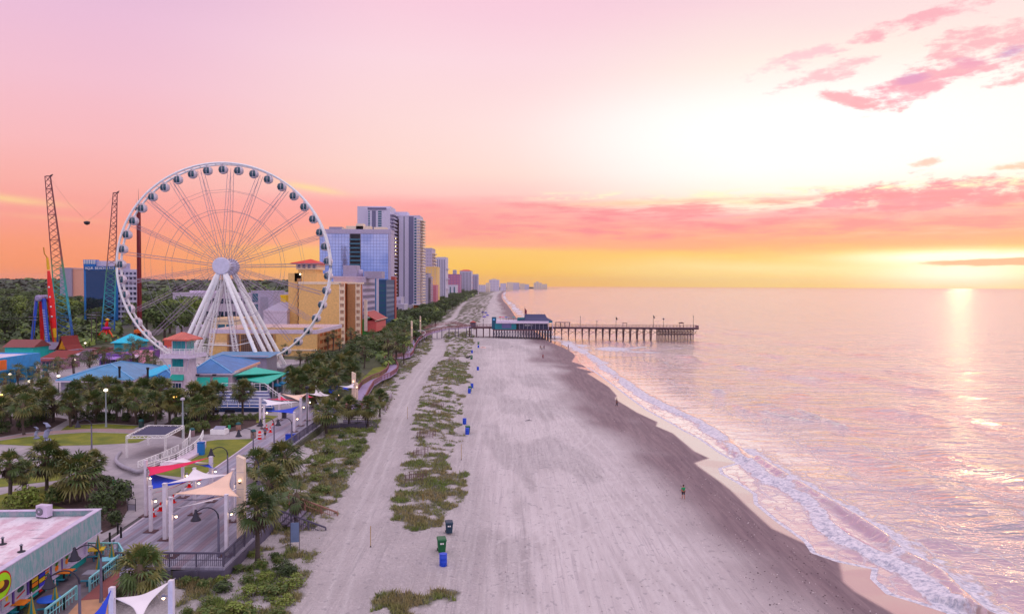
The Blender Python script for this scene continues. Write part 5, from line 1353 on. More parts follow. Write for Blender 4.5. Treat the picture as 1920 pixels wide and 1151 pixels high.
shops=[('purple',(130,95,170),186,228),('pink',(225,170,190),228,262),('grey',(140,125,140),118,152),('brown',(120,75,72),150,186),('violet',(120,85,150),262,290)]
for i,(nm,c,a,d_) in enumerate(shops):
    t,w_,H=bld('street_shop','low %s shopfront on the street behind the blue pavilion roof'%nm,a,d_,664-i*3,214+6*i,8,M8('shop_%s'%nm,c),'shop',parapet=0.5)
    windows(t,0.3,w_-0.3,0.2,H-1.2,4,1,m_navyg,0.75,0.8,name='shop_window')
    b=MB(); b.add([(0,-1.6,H-1.3),(w_,-1.6,H-1.3),(w_,-0.05,H-0.6),(0,-0.05,H-0.6),(0,-1.6,H-1.45),(w_,-1.6,H-1.45)],[(0,1,2,3),(0,4,5,1)]); b.build('awning',M8('awn_%s'%nm,tuple(min(255,x+50) for x in c)),t)
q=P(228,640,GZ); t,w_,H=bld('turquoise_tent_hall','turquoise roofed game hall beyond the street palms',214,250,640,262,10,M8('turq_wall',(60,170,190)),'building',parapet=0)
b=MB(); b.add([(-1,-1,H-0.5),(w_+1,-1,H-0.5),(w_+1,11,H-0.5),(-1,11,H-0.5),(w_*0.5,5,H+2.5)],[(0,1,4),(1,2,4),(2,3,4),(3,0,4)]); b.build('roof',M8('turq_roof',(50,190,215)),t)
bld('red_roof_house','house with salmon red roof left of the lifeguard tower roof',308,330,634,262,10,M8('salmon_roof',(215,110,100)),'building')
# ---------------------------------------------------------------- metal roofs
def ribbed(name,rgb,ang):
    c=lin(rgb)
    def f(N,b):
        x,y,z=N.sep(N.pos()); s=x*math.cos(ang)+y*math.sin(ang)
        r=((s*1.7)._m('FRACT')-0.5).ab().ss(0.40,0.48)
        n=N.noise(N.pos(),0.5,4,0.6)
        k=N.mix(n.ss(0.3,0.7),[q*0.82 for q in c],[min(1,q*1.12) for q in c])
        N.link(N.mix(r*0.55,k,[q*0.4 for q in c]),b.inputs['Base Color']); b.inputs['Roughness'].default_value=0.4
        N.link(N.bump(r,0.6,0.05),b.inputs['Normal'])
    return mat(name,f)
rb_blue=ribbed('blue_ribbed_roof',(66,145,192),-0.32); rb_blue2=ribbed('deep_blue_ribbed_roof',(45,122,190),-0.32)
m_tealr=M8('teal_canvas',(45,165,150),0.7); m_tealr2=M8('sea_green_roof',(85,185,165),0.6); m_wallp=M8('pinkish_wall',(215,200,212)); m_wallg=M8('grey_lap_wall',(150,145,165)); m_tglass=glass('turquoise_glass',(0.01,0.30,0.33),0.15,0.4)
def fan(b,pts,th=0.25):
    "closed slab between a loop of 3d points"
    n=len(pts); lo_=[(p[0],p[1],p[2]-th) for p in pts]
    b.add(list(pts)+lo_,[tuple(range(n)),tuple(range(2*n-1,n-1,-1))]+[(i,n+i,n+(i+1)%n,(i+1)%n) for i in range(n)])
def L3(v): return (v.x,v.y,v.z)
def hiproof(name,label,A,B,Cc,R1,R2,ez,rz,wallm,roofm,cat='pavilion',inset=0.9,ridge=True):
    A,B,Cc=P(*A,ez),P(*B,ez),P(*Cc,ez); R1,R2=P(*R1,rz),P(*R2,rz); Dd=A+(Cc-B)
    t=thing(name,label,cat,(0,0,0))
    b=MB(); 
    for poly in ([A,B,R1],[B,Cc,R2,R1],[Cc,Dd,R2],[Dd,A,R1,R2]): fan(b,[L3(q) for q in poly],0.12)
    b.build('roof',roofm,t)
    cen=(A+B+Cc+Dd)/4; b=MB(); b.prism([tuple((q+(cen-q)*(inset/ (cen-q).length)*1.4).xy) for q in (A,B,Cc,Dd)],GZ,ez-0.15); b.build('wall',wallm,t)
    b=MB()
    for p_,q_ in ((R1,B),(R1,R2),(R2,Cc),(R1,A)): b.bar(L3(p_+Vector((0,0,.06))),L3(q_+Vector((0,0,.06))),0.22,0.12)
    b.build('ridge_cap',M8('pale_blue_trim',(130,180,215),0.4),t)
    b=MB(); 
    for p_,q_ in ((A,B),(B,Cc)): b.bar(L3(p_+Vector((0,0,-.25))),L3(q_+Vector((0,0,-.25))),0.18,0.3)
    b.build('gutter',m_roofw,t)
    return t,A,B,Cc,R1,R2
t,A,B,Cc,R1,R2=hiproof('blue_pavilion','wide low pavilion with bright blue ribbed metal hip roof left of the lifeguard tower',(104,713),(252,712),(302,686),(208,682),(228,677),6.5,9.0,m_wallg,rb_blue)
for (a,y0,y1) in ((224,690,712),(277,692,712)):
    q=D(a,y0,153); t=thing('vent_pipe','black vent pipe standing at the eave of the blue ribbed pavilion roof, %s one'%('left' if a<250 else 'right'),'pipe',(q.x,q.y,GZ)); b=MB(); b.tube([(0,0,0),(0,0,q.z-GZ)],0.22,8); b.build('pipe',m_black,t); b=MB(); b.lathe([(0.3,0),(0.3,0.35)],(0,0,q.z-GZ),8); b.build('cap',m_black,t)
t,A,B,Cc,R1,R2=hiproof('cyan_hall','small hall with blue hip roof and turquoise roof strip beside the lifeguard tower',(280,710),(330,710),(345,690),(312,693),(325,690),6.3,8.0,m_wallg,rb_blue2)
b=MB(); fan(b,[L3(P(278,706,6.9)),L3(P(325,694,7.6)),L3(P(325,683,8.6)),L3(P(308,684,8.6)),L3(P(279,694,7.8))],0.2); b.build('turquoise_roof',M8('turquoise_sheet',(40,180,215),0.45),t)
t,A,B,Cc,R1,R2=hiproof('beach_restaurant','beach restaurant with blue hip roof, teal awnings and sea green porch roof',(355,699),(435,699),(487,677),(395,672.5),(415,665),8.0,10.3,m_wallp,rb_blue2,'restaurant',0.7)
g=[P(430,707,6.4),P(502,719,6.2),P(537,699,6.4),P(478,688,7.6),P(440,703,7.5)]
b=MB(); fan(b,[L3(q) for q in (g[0],g[1],g[2],g[3],g[4])],0.18); b.build('porch_roof',m_tealr2,t)
b=MB(); 
for i in range(6):
    f=i/5; p_=g[0].lerp(g[1],f); b.bar((p_.x,p_.y+0.2,GZ),(p_.x,p_.y+0.2,6.0),0.22)
for i in range(1,5):
    f=i/4; p_=g[1].lerp(g[2],f); b.bar((p_.x,p_.y,GZ),(p_.x,p_.y,6.0),0.22)
b.build('porch_post',m_roofw,t)
b=MB(); b.prism([(g[0].x+.3,g[0].y+0.8),(g[1].x-.5,g[1].y+0.9),(g[2].x-0.8,g[2].y-.5),(g[3].x,g[3].y-2)],GZ,5.9); b.build('porch_room',M8('dark_teal_room',(28,62,78),0.5),t)
for (a,c,py0,py1) in ((362,394,707,724),(400,428,707,724)):
    q0,q1=D(a,py0,151.5),D(c,py0,151.5); s0,s1=D(a-8,py1,149.6),D(c-1,py1,149.6)
    b=MB(); fan(b,[L3(q0),L3(s0),L3(s1),L3(q1)],0.08); b.add([L3(q0),L3(s0),(q0.x,q0.y,s0.z),L3(q1),L3(s1),(q1.x,q1.y,s1.z)],[(0,2,1),(3,4,5)]); b.build('awning',m_tealr,t)
q=D(355,730,151); q1=D(428,730,151)
for i in range(5):
    x=q.x+(q1.x-q.x)*(i+0.5)/5; b=MB(); b.b2(x-0.55,x+0.55,150.9,151.3,GZ+1.0,GZ+2.4); b.build('window',m_navyg,t)
for a in (370,402):
    q=D(a,703,151.0); b=MB(); b.box(L3(q),(0.7,0.5,0.35)); b.build('floodlight',m_dark,t)
b=MB(); q0,q1=P(438,699,7.8),P(487,680,7.8); b.bar(L3(q0),L3(q1),0.25,0.5); b.build('neon_fascia',mat('neon_strip',None,(0.75,.42,.34),0.5,emit=(1.0,0.35,0.15),es=0.05),t)
# long blue shed roof between wheel legs
t,w_,H=bld('blue_shed','long low blue roofed shed behind the restaurant at the foot of the wheel',400,500,668,186,8,m_wallg,'building',parapet=0)
b=MB(); b.add([(-1,-1,H-0.2),(w_+1,-1,H-0.2),(w_+1,9,H+0.4),(-1,9,H+0.4)],[(0,1,2,3)]); b.build('roof',rb_blue,t)
# ---------------------------------------------------------------- lifeguard style tower
YT=148; kx=F/YT
q=D(335,700,YT); t=thing('lifeguard_tower','white observation tower with salmon red hip roof and turquoise windows in front of the wheel','tower',(q.x,YT,GZ),math.radians(-8)); t.scale=(0.70,0.70,1)
zz=lambda py: D(345,py,YT).z-GZ
zE,zP,zD,zW=zz(636),zz(623.5),zz(664),zz(655)
b=MB(); 
b.add([(-3.2,-0.4,0),(3.2,-0.4,0),(3.2,5.4,0),(-3.2,5.4,0),(-2.5,0,zz(702)),(2.5,0,zz(702)),(2.5,5,zz(702)),(-2.5,5,zz(702)),(-2.3,0.1,zD-0.4),(2.3,0.1,zD-0.4),(2.3,4.9,zD-0.4),(-2.3,4.9,zD-0.4)],[(0,1,5,4),(1,2,6,5),(2,3,7,6),(3,0,4,7),(4,5,9,8),(5,6,10,9),(6,7,11,10),(7,4,8,11),(8,9,10,11)]); b.build('shaft',m_wallp,t)
b=MB(); b.b2(-4.5,4.5,-1.9,6.9,zD-0.5,zD+0.05); b.b2(-4.65,4.65,-2.05,7.05,zD-0.75,zD-0.5); b.build('gallery_floor',m_roofw,t)
def railing(name,pts,h,m,parent,sp=1.5,rails=3,bal=0.0,r=0.05,top=0.09,balm=None):
    b=MB()
    for a,c in zip(pts[:-1],pts[1:]):
        a,c=Vector(a),Vector(c); n=max(1,int((c-a).length/sp))
        for i in range(n+1):
            p_=a.lerp(c,i/n); b.bar(p_,p_+Vector((0,0,h)),r*2)
        for k in range(rails):
            z=Vector((0,0,h*(1-k/rails))); b.bar(a+z,c+z,top if k==0 else r)
        if bal:
            m_=int((c-a).length/bal)
            for i in range(m_): p_=a.lerp(c,(i+0.5)/m_); b.bar(p_+Vector((0,0,0.08)),p_+Vector((0,0,h-0.05)),0.035)
    return b.build(name,m,parent)
railing('gallery_railing',[(-4.4,-1.8,zD),(4.4,-1.8,zD),(4.4,6.8,zD),(-4.4,6.8,zD),(-4.4,-1.8,zD)],1.15,m_white,t,1.4,5)
b=MB(); b.b2(-2.1,2.1,0.3,4.6,zD,zE-0.1); b.build('cabin_wall',m_roofw,t)
for (x0,x1) in ((-1.9,-0.72),(-0.6,0.6),(0.72,1.9)):
    b=MB(); b.b2(x0,x1,0.18,0.28,zD+0.7,zE-0.35); b.build('cabin_window',m_tglass,t)
for (y0,y1) in ((0.6,2.2),(2.5,4.2)):
    b=MB(); b.b2(2.12,2.22,y0,y1,zD+0.7,zE-0.35); b.build('cabin_window',m_tglass,t)
b=MB(); b.add([(-3.8,-1.7,zE),(3.8,-1.7,zE),(3.8,6.3,zE),(-3.8,6.3,zE),(-0.6,2.3,zP),(0.6,2.3,zP),(-3.8,-1.7,zE-.25),(3.8,-1.7,zE-.25),(3.8,6.3,zE-.25),(-3.8,6.3,zE-.25)],[(0,1,5,4),(1,2,5),(2,3,4,5),(3,0,4),(9,8,7,6),(0,6,7,1),(1,7,8,2),(2,8,9,3),(3,9,6,0)]); b.build('roof',ribbed('salmon_ribbed_roof',(205,98,78),0.0),t)
for (x0,x1) in ((-1.9,-0.75),(-0.65,0.55),(0.65,1.4)):
    b=MB(); b.b2(x0,x1,-0.12,0.05,zz(688),zz(671)); b.build('shaft_window',m_tglass,t)
railing('balcony_railing',[(-2.2,-0.5,zz(696)),(1.9,-0.5,zz(696))],0.9,m_white,t,1.3,4)
b=MB(); b.add([(-2.1,0,zz(702)),(1.6,0,zz(702)),(1.9,-1.3,zz(712)),(-2.4,-1.3,zz(712)),(-2.1,0,zz(712)),(1.6,0,zz(712))],[(0,3,2,1),(0,4,3),(1,2,5),(3,4,5,2)]); b.build('awning',m_tealr,t)
b=MB(); b.b2(-1.7,1.3,-0.55,-0.3,0.3,zz(715)); b.build('door_surround',m_roofw,t)
for x in (-1.1,-0.2,0.7):
    b=MB(); b.b2(x-0.35,x+0.35,-0.64,-0.56,0.5,zz(718)); b.build('door',m_navyg,t)
b=MB()
for s_ in (-1,1):
    for (x,y) in ((s_*2.3,-0.0),): b.bar((x,0.0,zD-3.2),(s_*4.2,-1.6,zD-0.75),0.22)
b.build('gallery_brace',m_roofw,t)
b=MB(); b.bar((-2.9,2,zD),(-2.9,2,zE-0.3),0.5); b.build('downpipe',m_white,t)
# seating terraces in front of the restaurant
q0=P(386,771,GZ); q1=P(512,771,GZ); t=thing('terrace_seating','blue and white stepped seating terrace below the restaurant','terrace',(q0.x,q0.y,GZ)); Lw=q1.x-q0.x
m_bluest=M8('terrace_blue',(35,90,165)); m_navy=M8('navy_base',(25,50,95))
b=MB(); b.b2(0,Lw,-0.4,0,0,0.75); b.build('base_wall',m_navy,t)
for i in range(6):
    b=MB(); b.b2(0,Lw-i*0.6,i*1.25,i*1.25+1.2,0,0.7+i*0.42); b.build('step',m_bluest if i<3 else M8('terrace_grey',(135,140,175)),t)
    b=MB(); b.b2(0,Lw-i*0.6,i*1.25-0.07,i*1.25+0.35,0.72+i*0.42,0.82+i*0.42); b.build('bench_board',m_white,t)
railing('railing',[(0,-0.3,0.75),(Lw,-0.3,0.75)],1.0,m_white,t,1.8,2)
railing('railing',[(0,7.8,3.2),(Lw-4,7.8,3.2),(Lw+3,2,0.2)],1.0,m_white,t,1.8,2)
# outdoor tables with blue parasols beside the porch
for i,(a,y_) in enumerate(((512,735),(518,742),(522,727),(530,738),(536,728),(540,718))):
    q=P(a,y_,GZ); t=thing('parasol',ORD[i]+' teal table parasol from the left beside the sea green porch roof','parasol',q,0,'parasols on the restaurant patio')
    b=MB(); b.lathe([(1.35,2.1),(0.8,2.4),(0.05,2.75)],n=8); b.build('canopy',M8('parasol_teal',(40,130,175)),t); b=MB(); b.tube([(0,0,0),(0,0,2.7)],0.04,6); b.build('pole',m_white,t)

# ---------------------------------------------------------------- shade sails
m_post=M8('white_post',(228,222,230),0.5); m_cav=M8('cream_pylon',(232,214,196),0.6)
sail_m={'white':M8('white_sail',(235,230,235),0.8,ns=0.3,lo=0.92),'tan':M8('peach_sail',(236,208,190),0.8,ns=0.3,lo=0.92),'red':M8('red_sail',(212,52,98),0.8,ns=0.3,lo=0.9),'blue':M8('blue_sail',(25,70,185),0.8,ns=0.3,lo=0.9),'navy':M8('navy_sail',(50,55,95),0.8)}
m_bulb=mat('warm_bulb',None,(1,.8,.6),0.4,emit=(1.0,0.70,0.42),es=9.0)
def post(px,pt,pb,label,group,w_=0.36,lamp=True,z=DK,Y=None):
    bq=P(px,pb,z) if Y is None else Vector((D(px,pb,Y).x,Y,z)); h=D(px,pt,bq.y).z-z
    t=thing('sail_post',label,'post',bq,0,group)
    b=MB(); b.b2(-w_/2,w_/2,-w_/2,w_/2,0,h); b.b2(-w_/2-0.02,w_/2+0.02,-w_/2-0.02,w_/2+0.02,h+0.003,h+0.08); b.build('post',m_post,t)
    b=MB(); b.b2(-0.55,0.55,-0.5,0.5,0.003,0.05); b.build('base_plate',M8('rust_plate',(75,50,55)),t)
    if lamp:
        b=MB(); b.bar((w_/2,0,h*0.72),(w_/2+0.3,0,h*0.72),0.06); b.lathe([(0.03,-0.12),(0.13,-0.1),(0.1,0.1),(0.03,0.14)],(w_/2+0.32,0,h*0.72),8); fx=b.build('floodlight',m_grey,t)
        b=MB(); b.lathe([(0.02,-0.09),(0.10,-0.03),(0.10,0.05),(0.02,0.09)],(w_/2+0.32,0,h*0.72-0.2),8); b.build('bulb',m_bulb,fx)
    return bq,h
def sail(c3,kind,label,group=None,sag=0.13,curve=0.16,n=14):
    a,b_,c=[Vector(p) for p in c3]; mid=(a+b_+c)/3; nrm=(b_-a).cross(c-a).normalized()
    if nrm.z<0: nrm=-nrm
    t=thing('shade_sail',label,'shade sail',mid,0,group); b=MB(); vs={}; L_=max((a-b_).length,(b_-c).length,(a-c).length)
    for i in range(n+1):
        for j in range(n+1-i):
            u=i/n; v=j/n; w_=1-u-v; p=a*u+b_*v+c*w_
            e=4*(u*v*(1-w_)+v*w_*(1-u)+u*w_*(1-v))
            pull=(mid-p)*0; 
            # concave edges: draw edge points towards the middle
            for (s1,s2,s3) in ((u,v,w_),(v,w_,u),(w_,u,v)):
                pull+= (mid-p)*(4*s1*s2*(1-s3)**3)*curve*1.9
            p=p+pull+Vector((0,0,-1))*sag*e*L_*0.16
            vs[(i,j)]=len(b.v); b.v.append(tuple(p-mid))
    for i in range(n):
        for j in range(n-i):
            b.f.append((vs[(i,j)],vs[(i+1,j)],vs[(i,j+1)])); b.m.append(0); b.sm.append(True)
            if i+j<n-1: b.f.append((vs[(i+1,j)],vs[(i+1,j+1)],vs[(i,j+1)])); b.m.append(0); b.sm.append(True)
    o=b.build('fabric',sail_m[kind],t); md=o.modifiers.new('thick','SOLIDIFY'); md.thickness=0.02
    q=MB()
    for s_ in (a,b_,c): q.tube([tuple(s_-mid-(s_-mid).normalized()*0.05),tuple(s_-mid+(s_-mid).normalized()*0.35)],0.03,5)
    q.build('tie_rod',m_grey,t)
    return t
GP='posts of the near shade sails'
PP=[(274,864,967,'tall back left post of the near sails, beside the curved stage wall'),(283,912,996,'slim post with rusty plate at the left edge of the near deck'),(310,907,1011,'thick front left post holding the white and peach sails'),(321,933,1043,'frontmost post at the left end of the near railing'),(425,928,1041,'front right post in the railing corner of the near deck'),(365,878,964,'middle post standing in the centre of the near deck'),(396,857,940,'back right post of the near sails, in front of the lawn'),(437,880,977,'right post directly beside the cream pylon'),(343,871,932,'far back post in front of the lawn behind the red sail')]
PY={}
for (a,pt,pb,lab) in PP:
    bq,h=post(a,pt,pb,lab,GP,0.34 if a in (310,396) else 0.27); PY[a]=bq.y
def c3(*L): return [tuple(D(a,b_,Y)) for a,b_,Y in L]
y_=PY
GS='near shade sails over the deck'
sail(c3((310,907,y_[310]),(364,878,y_[365]),(436,889,y_[437])),'white','large white sail stretched between the centre post and the cream pylon',GS)
sail(c3((324,926,y_[310]-1),(437,882,y_[437]),(448,931,y_[425]+1)),'tan','large peach coloured sail, widest over the near deck',GS)
sail(c3((330,952,y_[321]+2),(425,928,y_[425]),(446,914,y_[437])),'white','narrow white sail seen edge on in front of the peach one',GS,0.1)
sail(c3((322,936,y_[321]),(400,930,y_[396]),(440,925,y_[437]-2)),'navy','dark navy sail seen edge on under the peach one',GS,0.1)
sail(c3((276,875,y_[274]),(277,892,y_[283]+1),(393,857,y_[396])),'red','long red sail tied to the tall back left post',GS,0.1,0.05)
sail(c3((279,880,y_[274]),(343,874,y_[343]),(394,868,y_[396])),'tan','narrow peach sail crossing in front of the long red one',GS,0.1)
sail(c3((285,863,y_[274]+3),(343,858,y_[343]),(396,868,y_[396])),'white','white sail furthest back of the near group, before the ramp railing',GS)
sail(c3((281,886,y_[274]),(284,916,y_[283]),(352,902,y_[365])),'blue','deep blue sail below the long red one',GS,0.1,0.04)
sail(c3((290,924,y_[283]),(343,904,y_[365]),(355,900,y_[365]+1)),'red','small red sail wedge between the blue sail and the deck centre',GS)
sail(c3((356,866,y_[343]),(392,870,y_[396]),(413,879,y_[396]-3)),'blue','small blue sail over the lawn behind the white ones',GS)
GP2='posts of the far shade sails'
PY2={}
for (a,pt,pb,lab) in ((488,746,797,'left post of the far sails beside the hedge bed'),(495,760,802,'short left post holding the blue sail of the far group'),(524,738,788,'back left post of the far sails by the terrace railing'),(552,773,809,'frontmost post of the far sails on the deck'),(564,747,798,'thick middle post of the far sails with lamps'),(576,738,788,'post right of the middle one, under the peach sail tip'),(592,724,762,'post carrying the pointed pale sail'),(618,735,748,'short post under the left side of the blue tent sail'),(630,735,750,'short post under the right side of the blue tent sail')):
    bq,h=post(a,pt,pb,lab,GP2,0.32); PY2[a]=bq.y
y2=PY2; GS2='far shade sails over the boardwalk'
sail(c3((491,747,y2[488]),(496,761,y2[495]),(561,753,y2[564])),'white','white sail at the left of the far group above the boardwalk',GS2)
sail(c3((527,738,y2[524]),(576,738,y2[576]),(563,752,y2[564])),'tan','peach sail of the far group above the middle post',GS2)
sail(c3((500,748,y2[524]),(527,743,y2[524]+4),(555,750,y2[564]+2)),'red','red sail of the far group behind the white one',GS2)
sail(c3((496,770,y2[495]),(561,761,y2[564]),(552,775,y2[552])),'blue','blue sail lowest of the far group, over the boardwalk lamp',GS2)
sail(c3((578,738,y2[576]),(592,724,y2[592]),(626,740,y2[618]+2)),'white','pointed pale sail rising to a peak between the peach and the blue tent sails',GS2)
sail(c3((560,740,y2[564]),(580,737,y2[592]),(600,741,y2[592]+4)),'red','narrow red sail strip behind the far middle posts',GS2)
q=D(624,716,y2[618]+4); t=thing('tent_sail','bright blue pyramid tent sail with white tip, furthest along the boardwalk','shade sail',q,0,GS2)
b=MB(); w4=3.2*1.0; base_=[D(606,733,y2[618]),D(622,735,y2[618]-3),D(655,732,y2[618]+3),D(636,728,y2[618]+12)]
tip=q
for i in range(4):
    p0,p1=base_[i],base_[(i+1)%4]
    for s_ in range(6):
        f0,f1=s_/6,(s_+1)/6; k0,k1=f0**1.8,f1**1.8
        a0=tip.lerp(p0,f0)-tip; a1=tip.lerp(p1,f0)-tip; c0=tip.lerp(p0,f1)-tip; c1=tip.lerp(p1,f1)-tip
        dz=(p0.z-tip.z)
        for v,f_ in ((a0,f0),(a1,f0),(c0,f1),(c1,f1)): v.z=dz*(f_**0.62)
        b.add([a0,c0,c1,a1],[(0,1,2,3)],True)
o=b.build('fabric',sail_m['blue'],t)
b=MB(); b.lathe([(0.05,-0.1),(0.3,0.05),(0.28,0.3),(0.05,0.45)],n=8); b.build('tip_cap',m_white,t)
sail(c3((634,723,152),(664,718,146),(668,727,140)),'white','small white sail tied to the far cream pylon',GS2)
# cream pylons
def pylon(pxa,pxb,pt,pb,label,Y=None,z=DK):
    bq=P((pxa+pxb)/2,pb,z) if Y is None else Vector((D((pxa+pxb)/2,pb,Y).x,Y,z)); h=D(pxa,pt,bq.y).z-z; w_=(pxb-pxa)*bq.y/F
    t=thing('cream_pylon',label,'pylon',bq,0,'cream pylons along the boardwalk')
    b=MB(); b.add([(-w_/2,-0.3,0),(w_/2,-0.3,0),(w_/2,0.3,0),(-w_/2,0.3,0),(-w_/2,-0.3,h),(w_/2,-0.3,h-0.45*w_),(w_/2,0.3,h-0.45*w_),(-w_/2,0.3,h)],[(3,2,1,0),(0,1,5,4),(1,2,6,5),(2,3,7,6),(3,0,4,7),(4,5,6,7)]); b.build('pylon',m_cav,t)
    b=MB()
    for i in range(1,5): b.b2(-w_/2-0.005,w_/2+0.005,-0.306,-0.3,h*i/5-0.015,h*i/5+0.015)
    b.build('joint',m_grey,t)
    b=MB(); b.box((0,-0.42,h*0.68),(0.16,0.2,0.14)); lf=b.build('wall_light',m_dark,t)
    b=MB(); b.lathe([(0.02,-0.05),(0.11,0),(0.02,0.05)],(0,-0.42,h*0.68+0.15),8); b.build('bulb',m_bulb,lf)
pylon(446,460,853,1007,'tallest cream pylon standing in front of the palms beside the near sails')
pylon(660,667,697,757,'cream pylon rising beside the blue tent sail at the start of the winding boardwalk')
pylon(668,671,717,748,'slim cream pylon directly right of the one beside the blue tent sail')
pylon(770.5,773.5,601,632,'cream pylon in the thicket near the round window of the pier ramp',Y=300,z=GZ)
pylon(787,789.5,592,606,'furthest cream pylon among the dark trees before the tall towers',Y=370,z=GZ)
pylon(714.5,718.5,627,646,'cream pylon beside the arcade building',Y=300,z=GZ)

# ---------------------------------------------------------------- bottom sails
for (a,pt,lab) in ((210,1100,'post at the bottom edge with two bright lamps beside the snack bar fence'),(321,1087,'post at the bottom edge right of the nearest palm')):
    q=P(a,pt,GZ+5.0); t=thing('sail_post',lab,'post',(q.x,q.y,GZ),0,'posts of the bottom shade sails'); b=MB(); b.b2(-0.15,0.15,-0.15,0.15,0,5.0); b.build('post',m_post,t)
    b=MB(); b.bar((-0.2,0,4.0),(-0.5,0,4.0),0.06); b.lathe([(0.03,-0.1),(0.12,-0.08),(0.1,0.1),(0.03,0.12)],(-0.5,0,4.0),8); lf=b.build('floodlight',m_grey,t)
    b=MB(); b.lathe([(0.02,-0.09),(0.1,0),(0.02,0.09)],(-0.5,0,3.85),8); b.build('bulb',m_bulb,lf)
Yb=P(321,1087,GZ+5).y; Ya=P(210,1100,GZ+5).y
sail(c3((214,1121,Ya),(320,1089,Yb),(262,1165,Yb-4)),'white','white sail at the bottom edge tied to the post right of the nearest palm','bottom shade sails',0.12,0.2)
sail(c3((209,1104,Ya),(196,1180,Ya-4),(160,1165,Ya-3)),'blue','blue sail at the bottom edge left of the lamp lit post','bottom shade sails',0.12,0.15)

# ---------------------------------------------------------------- street lamps
m_lp=M8('lamp_iron',(48,48,60),0.5,0.3)
def arm_lamp():
    t=thing('street_lamp','x','street lamp',(0,0,0))
    b=MB(); b.tube([(0,0,0),(0,0,0.6),(0,0,2.6),(0,0,3.3)],[0.16,0.11,0.09,0.08],8); b.build('pole',M8('lamp_pole_grey',(110,108,125),0.5),t)
    b=MB(); pts=[(0,0,3.2)]+[(-0.95+0.95*math.cos(a),0,3.4+0.85*math.sin(a)) for a in [i*PI/10 for i in range(8)]]+[(-1.9,0,3.85)]
    b.tube(pts,[0.07]*3+[0.05]*(len(pts)-3),7); b.build('arm',m_lp,t)
    b=MB(); b.lathe([(0.02,0.35),(0.10,0.3),(0.12,0.1),(0.2,-0.05),(0.26,-0.32),(0.42,-0.55),(0.44,-0.62)],(-1.95,0,3.75),12); b.build('lamp_shade',m_lp,t)
    b=MB(); b.lathe([(0.3,-0.62),(0.2,-0.66),(0.05,-0.7)],(-1.95,0,3.75),8); b.build('diffuser',m_roofw,t)
    return t
lamp=arm_lamp(); GL='curved arm lamps along the boardwalk'
for (a,pb,lab,z,rz) in ((410,1043,'curved arm lamp nearest the railing corner of the near deck',DK,0),(427,905,'curved arm lamp left of the cream pylon by the lawn',DK,0),(475,862,'curved arm lamp between the lawn and the boardwalk, second from the cream pylon',DK,0),(514,838,'curved arm lamp beside the walking person on the boardwalk',DK,0),(547,838,'curved arm lamp at the railing below the low blue sail',DK,0),(485,928,'blue grey lamp standing among the palms right of the cream pylon',DK,0.2),(190,1128,'curved arm lamp in front of the snack bar terrace',GZ,0),(172,842,'curved lamp on the oval lawn beside the statues',GZ,0.0)):
    place(lamp,P(a,pb,z),rz,lab,None,GL)
q=P(150,1185,GZ); place(lamp,q,0.1,'curved arm lamp cut by the bottom edge in front of the snack bar',None,GL)
def pole_light(px,pt,pb,label,glow=None,m=None,z=GZ,r=0.09):
    bq=P(px,pb,z); h=D(px,pt,bq.y).z-z; t=thing('light_pole',label,'light pole',bq,0,'tall light poles of the park')
    b=MB(); b.tube([(0,0,0),(0,0,0.5),(0,0,h)],[r*1.8,r*1.2,r*0.7],8); b.build('pole',m or M8('pole_grey',(150,160,165),0.5),t)
    b=MB(); b.lathe([(0.08,-0.1),(0.34,0.05),(0.3,0.3),(0.05,0.42)],(0,0,h),10); b.build('lantern',glow or M8('lantern_dull',(190,185,195)),t)
m_glow=mat('amber_lantern',None,(1,.7,.3),0.4,emit=(1.0,0.50,0.10),es=6.0)
pole_light(199,733,800,'tall pale pole with lantern between the palms and the oval lawn',mat('cream_lantern',None,(1,.9,.7),0.4,emit=(1,.85,.65),es=2.0),r=0.12)
pole_light(343,750,823,'tall grey pole at the corner of the stage roof frame',None,r=0.14)
pole_light(328,745,795,'pole with amber glowing lantern beside the stage frame palms',m_glow,m_lp)
pole_light(2,743,800,'pole with amber glowing lantern at the left picture edge',m_glow,m_lp)
for i,(a,pt,pb) in enumerate(((19,703,720),(55,716,738),(110,706,735),(140,676,700),(160,644,668),(238,716,745),(300,648,672))):
    pole_light(a,pt,pb,ORD[i]+' small globe lantern from the left among the palms of the shopping street',mat('cream_lantern',None,(1,.9,.7),0.4,emit=(1,.85,.65),es=2.0),m_lp,r=0.07)
q=P(576,815,DK); pole_light(576,728,812,'thin dark mast by the deck railing behind the low blue sail',m_dark,m_lp,z=DK)

# ---------------------------------------------------------------- railings and ramps
m_rail=M8('weathered_rail',(92,88,105),0.8); m_railr=M8('reddish_rail',(140,98,100),0.8)
def rthing(label,pts,h,m,**k):
    o=Vector(pts[0]); t=thing('boardwalk_railing',label,'railing',o,0,'railings of the boardwalk'); railing('railing',[tuple(Vector(p)-o) for p in pts],h,m,t,**k); return t
rthing('dark slatted railing across the near end of the deck',[(-32.8,61.35,DK),(-23.85,61.35,DK)],1.15,m_rail,sp=2.2,rails=2,bal=0.16,top=0.14)
rthing('slatted railing along the sea side of the near deck',[(-23.85,61.4,DK),(-23.85,73.5,DK)],1.15,m_rail,sp=2.2,rails=2,bal=0.16,top=0.14)
rthing('long slatted railing beside the dune grass from the palms to the far sails',[(-31.4,92,DK),(-32.1,98,DK),(-32.1,137,DK)],1.15,m_rail,sp=2.4,rails=2,bal=0.2,top=0.14)
t=thing('deck_skirt','dark timber skirt under the front edge of the near deck','skirt',(-28,61,GZ)); b=MB(); b.b2(-4.9,4.35,-0.12,0.12,-1.6,-0.05); b.b2(4.1,4.4,0.14,13,-1.6,-0.05); b.build('boards',m_rail,t)
b=MB()
